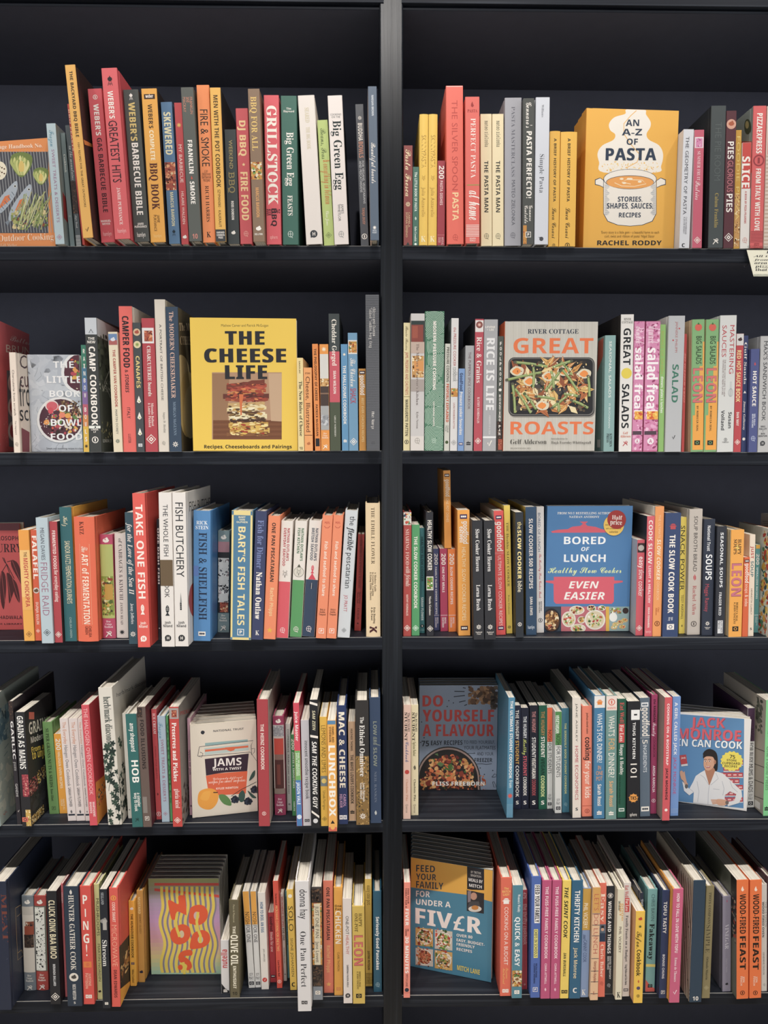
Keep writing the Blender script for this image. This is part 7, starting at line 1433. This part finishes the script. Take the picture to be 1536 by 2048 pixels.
B(301, 373, 1257, 291, 528, '645c44', 'olive-brown olive oil book with bulky cream capitals', [('Penn & Mazzocut', 560, 692, 'c8bc98', .18, .5, 'r'), ('THE', 720, 777, 'f0e8d0', .3, .5, 'h'), ('OLIVE OIL', 785, 1012, 'f2ead4', .74, .5, 'h'), ('ENTHUSIAST', 1020, 1187, 'f0e8d0', .32, .5, 'h'), ('^10', 1212, 1236, '2a261c', .5, .5, 'b')], hb=1, dep=.16)
for x0, x1, yb, xt, lab in ((441, 488, 1184, 393, 'white for-one book with an orange upper spine, copy beside the olive-brown spine'), (491, 533, 1181, 451, 'white for-one book with an orange upper spine, copy beside the egg spine')):
    B(x0, x1, yb, xt, 459, 'd8d6d2', lab, [('=', 459, 708, 'e5a23c'), ('NOSH', 615, 706, '2a2a2a', .62, .5, 'r'), ('FOR ONE', 715, 842, '2e2e32', .62, .5, 'r'), ('^JOY\nMAY', 1070, 1120, '35353a', .7, .5, 'r'), ('*solidbox', 1147, .74, '35353a')], dep=.15)
B(536, 591, 1195, 509, 470, 'dfd7ce', 'off-white book about boiling an egg in blue capitals, red mark at its foot', [('HOW TO BOIL AN EGG', 540, 767, '3a6a90', .4, .45, 'b'), ('JAN ARKLESS', 890, 987, '5a5a5a', .2, .55, 'r'), ('*dot', 1122, .66, 'c83a34'), ('*tick', 1122, .3, W)])
B(602, 646, 1142, 581, 622, 'b93d45', 'short dark-red meals for one book', [('GoodFood', 650, 757, '2a1a20', .5, .5, 'b'), ('Meals for one', 765, 912, 'f0c8c4', .46, .5, 'b'), ('*bbc', 1095, .74, '2a2030', .5, W)], dep=.13)
B(652, 694, 1185, 621, 384, 'da5240', 'tall red-orange microwave cooking for one and two book with yellow lettering', [('The first book of', 475, 562, '5a1c18', .34, .5, 's'), ('MICROWAVE COOKING FOR ONE & TWO', 568, 907, 'f4c87c', .44, .5, 'r'), ('Carol Bowen Ball', 975, 1097, '5a1c18', .34, .5, 's'), ('*ring', 1135, .7, 'f0d0c4')], dep=.15)
B(701, 729, 1132, 674, 480, 'cbc8c4', 'thin white microwave recipes for one book', [('MICROWAVE RECIPES', 500, 725, 'b04a50', .6, .5, 'b'), ('FOR ONE', 735, 827, '3a3a3e', .6, .5, 'b'), ('ANNETTE YATES', 880, 997, '6a6a6e', .34, .5, 'r'), ('*tri', 1080, .5, '3a3a3e')], dep=.14)
B(732, 746, 1110, 713, 460, '5b8c9a', 'very thin teal book beside the yellow solo spine', [('COOKING IN A SMALL KITCHEN', 500, 860, '1f3a44', .6)], dep=.13)
B(752, 800, 1200, 723, 447, 'ecc24c', 'yellow solo book with a white ball at its head', [('*dot', 495, .62, 'f4ecd8'), ('SOLO', 570, 757, '5a4a20', .72, .5, 'r'), ('SIGNE JOHANSEN', 810, 1097, '6a5a28', .4, .5, 'r'), ('^C', 1142, 1172, '2a2a20', .5, .5, 'h')], hb=0)
B(809, 913, 1359, 786, 386, 'dedad8', 'tall thick white one-pan book in black lettering, jutting past the shelf edge', [('donna hay', 445, 667, '2a2a2e', .36, .5, 'r'), ('One Pan Perfect', 760, 1177, '2e2e32', .42, .5, 'S'), ('*pair', 1292, .44, '1e1e22')], hb=1)
B(918, 996, 1274, 906, 429, '4b4643', 'dark food-photo book with a long cream label down its spine', [('%food', 460, 1160, 0, 1), ('%dark', 440, 545), ('%dark', 1010, 1165), ('=', 550, 1010, 'e5d9bb', .22, .82), ('JUST ONE PAN', 570, 807, '3a3a30', .34, .52, 'r'), ('Jane Lovett', 835, 992, '3a3a30', .34, .52, 'r'), ('=', 1172, 1272, '8b9199'), ('*solidbox', 1218, .5, W)], hb=0)
B(1004, 1076, 1221, 996, 382, 'e67c61', 'coral one-pan pescatarian book on the bottom shelf', [('ONE PAN PESCATARIAN', 430, 822, '2a2020', .34, .5, 'b'), ('Rachel Phipps', 865, 1067, 'f2b478', .34, .5, 'b'), ('*star', 1155, .56, 'f0b060')])
B(1081, 1146, 1239, 1076, 431, 'e9a640', 'orange-yellow chicken book with thin white capitals', [('^One\nPan', 560, 602, '4a3414', .76, .5, 'b'), ('CHICKEN', 605, 852, 'f8eeda', .64, .5, 'b'), ('CLAIRE THOMSON', 915, 1057, '6a4a1c', .24, .5, 'r'), ('*solidbox', 1190, .5, 'd8884a')], hb=1)
B(1151, 1216, 1299, 1143, 514, 'ded2ca', 'pale one-pot healthy book in black and red capitals', [('ONE-POT', 645, 782, '2a2a2e', .34, .5, 'r'), ('HEALTHY', 790, 932, 'c05a4a', .34, .5, 'r'), ('SABRINA FAUDA-ROLE', 1010, 1177, '3a3a3e', .2, .5, 'b'), ('*speech', 1240, .56, '25252a')], hb=0)
B(1221, 1313, 1302, 1216, 573, 'd1b04e', 'mustard happy one-pot book with large outlined red capitals', [('HAPPY\nONE-POT', 625, 762, '5a4818', .6, .5, 's'), ('LEON', 788, 1017, '8a4a44', .74, .5, 'h'), ('LEON', 791, 1014, 'cf685f', .7, .5, 'b'), ('REBECCA SEAL\n& JOHN VINCENT', 1060, 1192, '5a4818', .32, .5, 's'), ('*solidbox', 1242, .46, '22221c')], hb=1)
B(1315, 1366, 1172, 1306, 370, 'd8b24c', 'tall slim mustard easy one pot book with stripes at its foot', [('easy one pot', 415, 562, '5a4a1c', .38, .5, 'm'), ('JUSTINE PATTISON', 905, 1047, '4a3c18', .34, .5, 'b'), ('/', 1075, 1150, '6a5624', 9)], hb=0)
B(1375, 1444, 1214, 1370, 462, '2d5d74', 'dark teal pancake book with bold white lettering, last before the upright', [('Seriously Good Pancakes', 650, 1047, 'f4f2ee', .36, .52, 'h'), ('*roundel', 1158, .46, 'a8c4cc')], hb=1)

# ================================================================== bottom shelf, budget bay
G5 = 'books on the bottom shelf, budget bay'
crop(5, 790, 1640, 3.938, G5)
B(68, 118, 1401, 63, 494, 'ef8c79', 'salmon-pink thirty minutes book, first after the upright on the bottom shelf', [('FEED YOUR\nFAMILY FOR A', 540, 692, '5a2a24', .6, .5, 'b'), ('FIVER', 700, 832, 'f8ece4', .5, .5, 'h'), ('IN\nUNDER', 858, 912, '5a2a24', .56, .5, 'b'), ('30 MINUTES', 918, 1207, 'f8ece4', .52, .5, 'h'), ('MITCH LANE', 1215, 1312, '4a2420', .34, .5, 'r'), ('*dot', 1338, .66, '232c3c'), ('=', 1358, 1361, 'c05a4a')], hb=0)
def fiver(A):
    A.whole('46829c'); A.poly([(95, 285), (780, 290), (768, 645), (560, 588), (300, 555), (100, 525)], 'e2a83a')
    D = '2f4450'
    for t, bx, dy in (('FEED', (166, 353, 315, 405), 8), ('YOUR', (166, 420, 325, 468), 8), ('FAMILY', (166, 480, 380, 532), 16)): A.text(t, *bx, D, 'b', dy=dy)
    A.text('FOR', 165, 556, 275, 602, 'eee8e0', 'b', dy=6); A.text('UNDER A', 165, 620, 438, 664, 'eee8e0', 'b', dy=26); A.text('FIV£R', 160, 690, 682, 812, 'f0e4dc', 'h', dy=88)
    A.begin('author_label'); A.poly([(568, 356), (702, 386), (702, 552), (568, 548)], '24242a'); A.text('BY TIKTOK', 598, 398, 678, 416, 'd0c8c0', 'r', dy=14); A.text('SENSATION', 595, 425, 678, 442, 'd0c8c0', 'r', dy=14); A.text('MEALS BY', 580, 455, 690, 480, 'e8e4e0', 'b', dy=20); A.text('MITCH', 584, 500, 684, 524, 'e8e4e0', 'b', dy=16)
    A.poly([(565, 545), (702, 572), (700, 738), (565, 715)], '2e2c30'); A.line([(568, 548), (620, 556), (660, 566), (702, 574)], 10, 'e2a83a')
    A.ell(620, 600, 26, 30, 'c09078', 12); A.poly([(585, 640), (660, 640), (680, 715), (570, 700)], '4a464a'); A.poly([(572, 560), (600, 556), (596, 640), (574, 650)], '8a7a80'); A.ell(630, 700, 52, 24, 'd8d0c4'); A.ell(630, 690, 28, 18, 'c8823a')
    A.begin('food_photos')
    for (x0, y0, x1, y1, s), pal in (((162, 845, 300, 985, 14), 'food'), ((313, 862, 452, 1012, 16), 'fresh'), ((162, 1005, 300, 1140, 14), 'meat'), ((313, 1022, 452, 1165, 20), 'food')):
        A.poly([(x0, y0), (x1, y0 + s), (x1, y1 + s), (x0, y1)], 'cfc4b4' if pal != 'food' else 'd0a45a')
        A.dish((x0 + x1) / 2, (y0 + y1 + s) / 2, 62, 62, 'e4ddd2', 'b08a5a', pal, 60, 13, x0); A.blobs(x0 + 4, y0 + 12, x1 - 4, y1 - 2, pal, 40, 13, x0 + 5)
    for t, bx, dy in (('OVER 80', (485, 893, 610, 915), 18), ('EASY, BUDGET-', (485, 930, 705, 952), 40), ('FRIENDLY', (485, 964, 628, 986), 25), ('RECIPES', (485, 1002, 607, 1024), 22)): A.text(t, *bx, 'eee8e0', 'b', dy=dy)
    A.text('MITCH LANE', 490, 1140, 668, 1178, 'eacf52', 'b', dy=40)
FACE(121, 1152, 757, 1284, 105, 292, .013, '46829c', 'blue and ochre paperback shown face-out at an angle, four food photos on it', fiver, hb=0, slip=-.0035, copies=6, stack='blue and ochre paperbacks stacked one behind another', spine='d8cfc4',
     copy=['second paperback in the blue and ochre stack, directly behind the face-out one', 'third paperback back in the blue and ochre stack', 'fourth paperback back in the blue and ochre stack', 'fifth paperback back in the blue and ochre stack', 'sixth paperback back in the blue and ochre stack', 'rearmost paperback in the blue and ochre stack'])
B(826, 913, 1387, 836, 456, 'e36a51', 'thick coral budget cooking book with a white pot drawn below its yellow heading', [('^The\nBATCH\nLADY', 530, 596, 'f2c468', .72, .5, 'b'), ('*pot', 638, .7, 'f4ece4'), ('COOKING ON A BUDGET', 685, 1142, 'f8e8de', .34, .52, 'r'), ('Suzanne\nMulholland', 1165, 1292, 'f2b868', .5, .5, 'c'), ('*pair', 1345, .56, W)], hb=1, lside='cf5c46')
B(919, 998, 1404, 927, 517, '508696', 'teal quick and easy book in large white capitals with a food picture below', [("Women's Weekly", 585, 727, 'f0f2f2', .24, .62, 's'), ('QUICK & EASY', 765, 1152, 'f4f4f2', .48, .5, 'b'), ('%food', 1185, 1312), ('*dot', 1255, .6, 'd8c49a'), ('*blob', 1255, .4, '8a5a34'), ('*solidbox', 1355, .5, W)], hb=0, lside='d0ccc4')
B(1001, 1041, 1335, 1002, 553, 'b13d49', 'small dark-red thrifty cookbook set back between the teal and the blue spines', [('476', 570, 620, 'e0a8a8', .6, .5, 'b'), ('the thrifty cookbook', 660, 982, 'dca4a4', .54, .5, 'b'), ('*diamond', 1295, .5, 'e0b0b0')], hb=0, dep=.13)
B(1066, 1143, 1401, 1076, 447, '4e6bb2', 'cobalt-blue family book with a black and white title label and a yellow strip', [('=', 508, 812, 'f0ece8', .33, .9), ('FEED YOUR FAMILY', 516, 805, '22222a', .46, .62, 'h'), ('=', 860, 1086, 'e8e07a', .3, .72), ('CHEFS IN SCHOOLS!', 866, 1080, '2a2a4a', .3, .51, 'b'), ('NICOLE PISANI\n& JOANNA WEINBERG', 1130, 1287, '1c2448', .36, .5, 'b'), ('*box', 1335, .5, W)], hb=1)
for x0, x1, xt, lab in ((1144, 1220, 1159, 'pink fuss-free family book with pale capitals, the copy beside the cobalt-blue spine'), (1223, 1297, 1241, 'pink fuss-free family book with pale capitals, the copy beside the yellow skint cook spine')):
    B(x0, x1, 1408, xt, 478, 'c1527b', lab, [('THE FUSS-FREE FAMILY COOKBOOK', 525, 1092, 'f8dfe4', .32, .5, 'b'), ('CIARA ATTWELL', 1130, 1292, 'f6d8e0', .22, .5, 'b'), ('*leaf', 1335, .34, 'f4d4de')], hb=1)
B(1298, 1366, 1406, 1321, 478, 'f1cf58', 'yellow skint cook book in slanting black capitals', [('THE SKINT COOK', 530, 932, '2a2a20', .44, .45, 'o'), ('IAN BURSNALL', 1045, 1232, '3a3a28', .3, .45, 'o'), ('*pair', 1352, .7, '25251e')], hb=1)
B(1371, 1458, 1407, 1396, 481, '306382', 'blue thrifty kitchen book in tall heavy white capitals', [('THRIFTY KITCHEN', 555, 962, 'f4f0ea', .46, .52, 'b'), ('Jack Monroe', 1005, 1247, 'dcccA4'.lower(), .32, .5, 'b'), ('^C', 1322, 1360, W, .36, .5, 'h')], hb=1)
crop(5, 1150, 1650, 3.979, G5)
B(42, 113, 1371, 69, 505, '859abe', 'canny cook book, ochre above and powder blue below', [('=', 505, 836, 'ca9d3d'), ('PHIL VICKERY', 622, 822, 'f6ecd6', .5, .4, 'r'), ('THE', 870, 912, '3a4a70', .3, .3, 'c'), ('CANNY COOK', 915, 1092, '3a4a70', .42, .42, 'r'), ('^K', 1310, 1352, W, .46, .4, 's')], hb=1, dep=.16)
B(114, 181, 1395, 132, 497, 'e5bb92', 'peach book, a stitched line across it and thin red capitals about doing lunch', [('=', 497, 700, 'd9a252'), ("LET'S DO LUNCH", 550, 1022, 'c0504a', .56, .5, 't'), ('Georgina Hayden', 1085, 1252, 'a85a48', .34, .55, 'b'), ('=', 705, 709, '3a4450'), ('=', 795, 799, '3a4450'), ('=', 880, 884, '3a4450'), ('=', 1060, 1064, '3a4450'), ('=', 1160, 1164, '3a4450'), ('=', 1245, 1249, '3a4450'), ('=', 1340, 1344, '3a4450'), ('^L', 1325, 1350, 'a85a48', .3, .5, 's')], hb=0)
B(184, 236, 1369, 197, 464, 'e6725a', 'coral easy book with a small portrait of a dark-haired person on its spine', [('Easy', 540, 772, 'f8dcc6', .62, .5, 's'), ('=', 790, 928, '5a6a7a', 0, 1), ('=', 860, 928, '2a3a54', .1, .95), ('*dot', 832, .5, 'd0a084'), ('=', 800, 818, '2a2220', .3, .72), ('Chris Baber', 950, 1212, 'f8dcc6', .46, .5, 's'), ('*roundel', 1260, .5, 'b04a3a')], hb=0)
B(237, 306, 1345, 253, 488, '2d2f33', 'black wings and things book with a white hexagon near its head', [('*dot', 562, .72, 'e4e4e4'), ('*dot', 562, .62, '2d2f33'), ('^W', 548, 576, W, .38, .5, 'h'), ('WINGS AND THINGS', 605, 1022, 'f2f0ec', .42, .45, 'h'), ('DAVID TUROFSKY\nBEN FORD', 1045, 1227, 'e4e4e0', .5, .5, 'b'), ('*roundel', 1275, .42, 'c8ccd0')], hb=0)
B(311, 373, 1391, 331, 513, 'e2dabf', 'cream good diet book with small orange and black words', [('SAVE MONEY', 605, 682, '3a3a3a', .3, .3, 'b'), ('GOOD\nDIET', 625, 762, 'e2a34c', .56, .62, 'b'), ('PHIL VICKERY', 810, 1017, '4a2a28', .36, .5, 'r'), ('^K', 1330, 1372, '25252a', .52, .5, 's')], hb=1, lside='d8d0b6')
B(376, 431, 1365, 391, 462, 'dbd1c8', 'pale family feasts on a budget book with a red tag at its head', [('Eat Well', 480, 577, 'c84a48', .5, .4, 's'), ('=', 580, 692, 'cf4846', .15, .8), ('For Less', 588, 684, W, .44, .47, 's'), ('Family Feasts on a Budget', 720, 1087, '3a3a3e', .34, .5, 's'), ('Gregg Wallace and Chris Bavin', 1110, 1272, '4a4a4e', .3, .5, 's'), ('*bbc', 1312, .66, '2a2a3a', .5, W)], hb=0)
B(464, 536, 1418, 487, 688, 'f1c23d', 'short bright yellow tofu cookbook with small drawn vegetables, jutting out at its foot', [('*blob', 748, .46, 'c8402c'), ('*burst', 808, .4, '4a5a2a'), ('Tofoo.', 848, 982, '2a2410', .54, .42, 'c'), ('Cookbook', 992, 1202, '2a2410', .46, .45, 'b'), ('*leaf', 1245, .34, 'c8402c'), ('*dot', 1298, .4, '5a4a6a'), ('*ring', 1360, .34, '3a3010')], hb=0, lside='d8a070')
B(528, 555, 1330, 517, 543, '2d3141', 'dark navy book half hidden behind the bright yellow tofu cookbook', [('THE VEGAN', 590, 760, 'd0d4d8', .6, .5, 'b'), ('RAMEN', 770, 912, '9aa4b0', .6, .5, 'b')], hb=1, dep=.14)
B(557, 634, 1328, 581, 513, '7aaba8', 'sea-green fakeaway book in heavy black serif with a red slanted foot', [('CHRIS BAVIN', 550, 762, '46686a', .34, .55, 'r'), ('Fakeaway', 785, 1072, '1e2426', .5, .52, 'H'), ('¬', 1228, 1328, 'd25b50'), ('\\', 1105, 1130, 'e0cc6a'), ('*solidbox', 1280, .46, '2a2024')], hb=1)
B(668, 729, 1379, 696, 523, '2f3b5e', 'dark blue tasty tofu book with spaced white capitals', [('TOFU TASTY', 610, 862, 'eae6de', .44, .45, 'b'), ('BONNIE CHUNG', 1030, 1222, 'dcdce0', .3, .45, 'b'), ('*box', 1330, .5, W)], hb=1, lside='2b3654')
B(748, 831, 1415, 781, 512, 'd05f81', 'pink tofu love book with white capitals and an orange back edge', [('HOW TO FALL IN LOVE WITH TOFU', 545, 1017, 'f8e8e6', .28, .5, 'b'), ('Emma de Thouars', 1055, 1247, 'f6dce0', .24, .5, 's'), ('*tick', 1330, .44, 'f4dce2')], hb=1, lside='e99f3f')
B(909, 1006, 1411, 945, 445, '2f4254', 'tall plain navy book with a stripy torn-paper side', [('^10', 1364, 1396, W, .46, .5, 'b')], hb=1, lside='b5aa94', lcov=lambda A: A.blobs(840, 340, 945, 1410, 'strip', 10, 10, 3) or [A.line([(x, 360 + (x - 840)), (x + 20, 800), (x + 38, 1400)], 9, PAL['strip'][k % 6]) for k, x in enumerate(range(800, 930, 9))])
B(1009, 1073, 1379, 1046, 488, '8e8159', 'drab olive simple suppers-for-two book with dull serif capitals', [("TWO'S COMPANY", 535, 792, '4a4430', .3, .5, 's'), ('SIMPLE', 795, 1017, '544c34', .5, .45, 'S'), ('Orlando Murrin', 1050, 1232, '4a4430', .28, .5, 's'), ('*diamond', 1295, .6, 'b8ac84')], hb=1)
B(1173, 1241, 1327, 1176, 570, '908a9b', 'lavender-grey vinegar book with pale serif capitals', [('*leaf', 605, .3, 'b05a7a'), ('VINEGAR', 790, 987, 'dcd8e0', .42, .5, 'S'), ('Angela Clutton', 1060, 1172, 'b4aebc', .16, .5, 's'), ('*blob', 1265, .36, '23232a')], hb=1, lside='6f6b7c', dep=.15)
for x0, x1, yb, xt, ls, lab in ((1286, 1379, 1386, 1286, '6a6c60', 'bright orange wood-fired feast book in black capitals, the copy beside the lavender-grey spine'), (1388, 1481, 1380, 1393, 'ef7535', 'bright orange wood-fired feast book in black capitals, the copy nearest the outer end')):
    B(x0, x1, yb, xt, 439, 'ef7535', lab, [('*flame', 510, .42, 'f8e0cc'), ('WOOD-FIRED', 550, 865, '2a1c14', .5, .52, 'b'), ('FEAST', 885, 1152, '2a1c14', .5, .52, 'h'), ('JON\nFINCH', 1205, 1277, 'f6d4bc', .36, .5, 'b'), ('*ring', 1335, .4, '3a1c10')], hb=0, lside=ls, **({'lcov': lambda A: (A.poly([(1240, 350), (1290, 380), (1290, 870), (1245, 900)], '2c2826'), A.blobs(1244, 560, 1286, 900, ['8a8378', '4a4642', 'b8a888', 'a0442c'], 40, 16, 3))} if ls == '6a6c60' else {}))
B(1483, 1531, 1325, 1484, 472, 'd5d1c8', 'off-white wood fired oven book at the outer end of the bottom shelf', [('THE ULTIMATE', 610, 812, '8a8a82', .3, .74, 'r'), ('WOOD FIRED OVEN', 610, 892, '2a2a2a', .34, .32, 'b'), ('GENEVIEVE TAYLOR', 1010, 1192, '6a6a66', .26, .4, 'r'), ('*roundel', 1270, .4, '8a8a86')], hb=1, dep=.15)
B(1534, 1585, 1330, 1534, 425, '4b2b39', 'dark plum book at the very end of the bottom shelf', [('GRILL', 600, 900, 'c8a8b0', .4)], hb=1, dep=.15)
settle()
stand_on()
raise_books()
note_card()
if _pen: bpy.data.curves.remove(_pen[0].data)
for o in PENDING:
    scene.collection.objects.link(o)
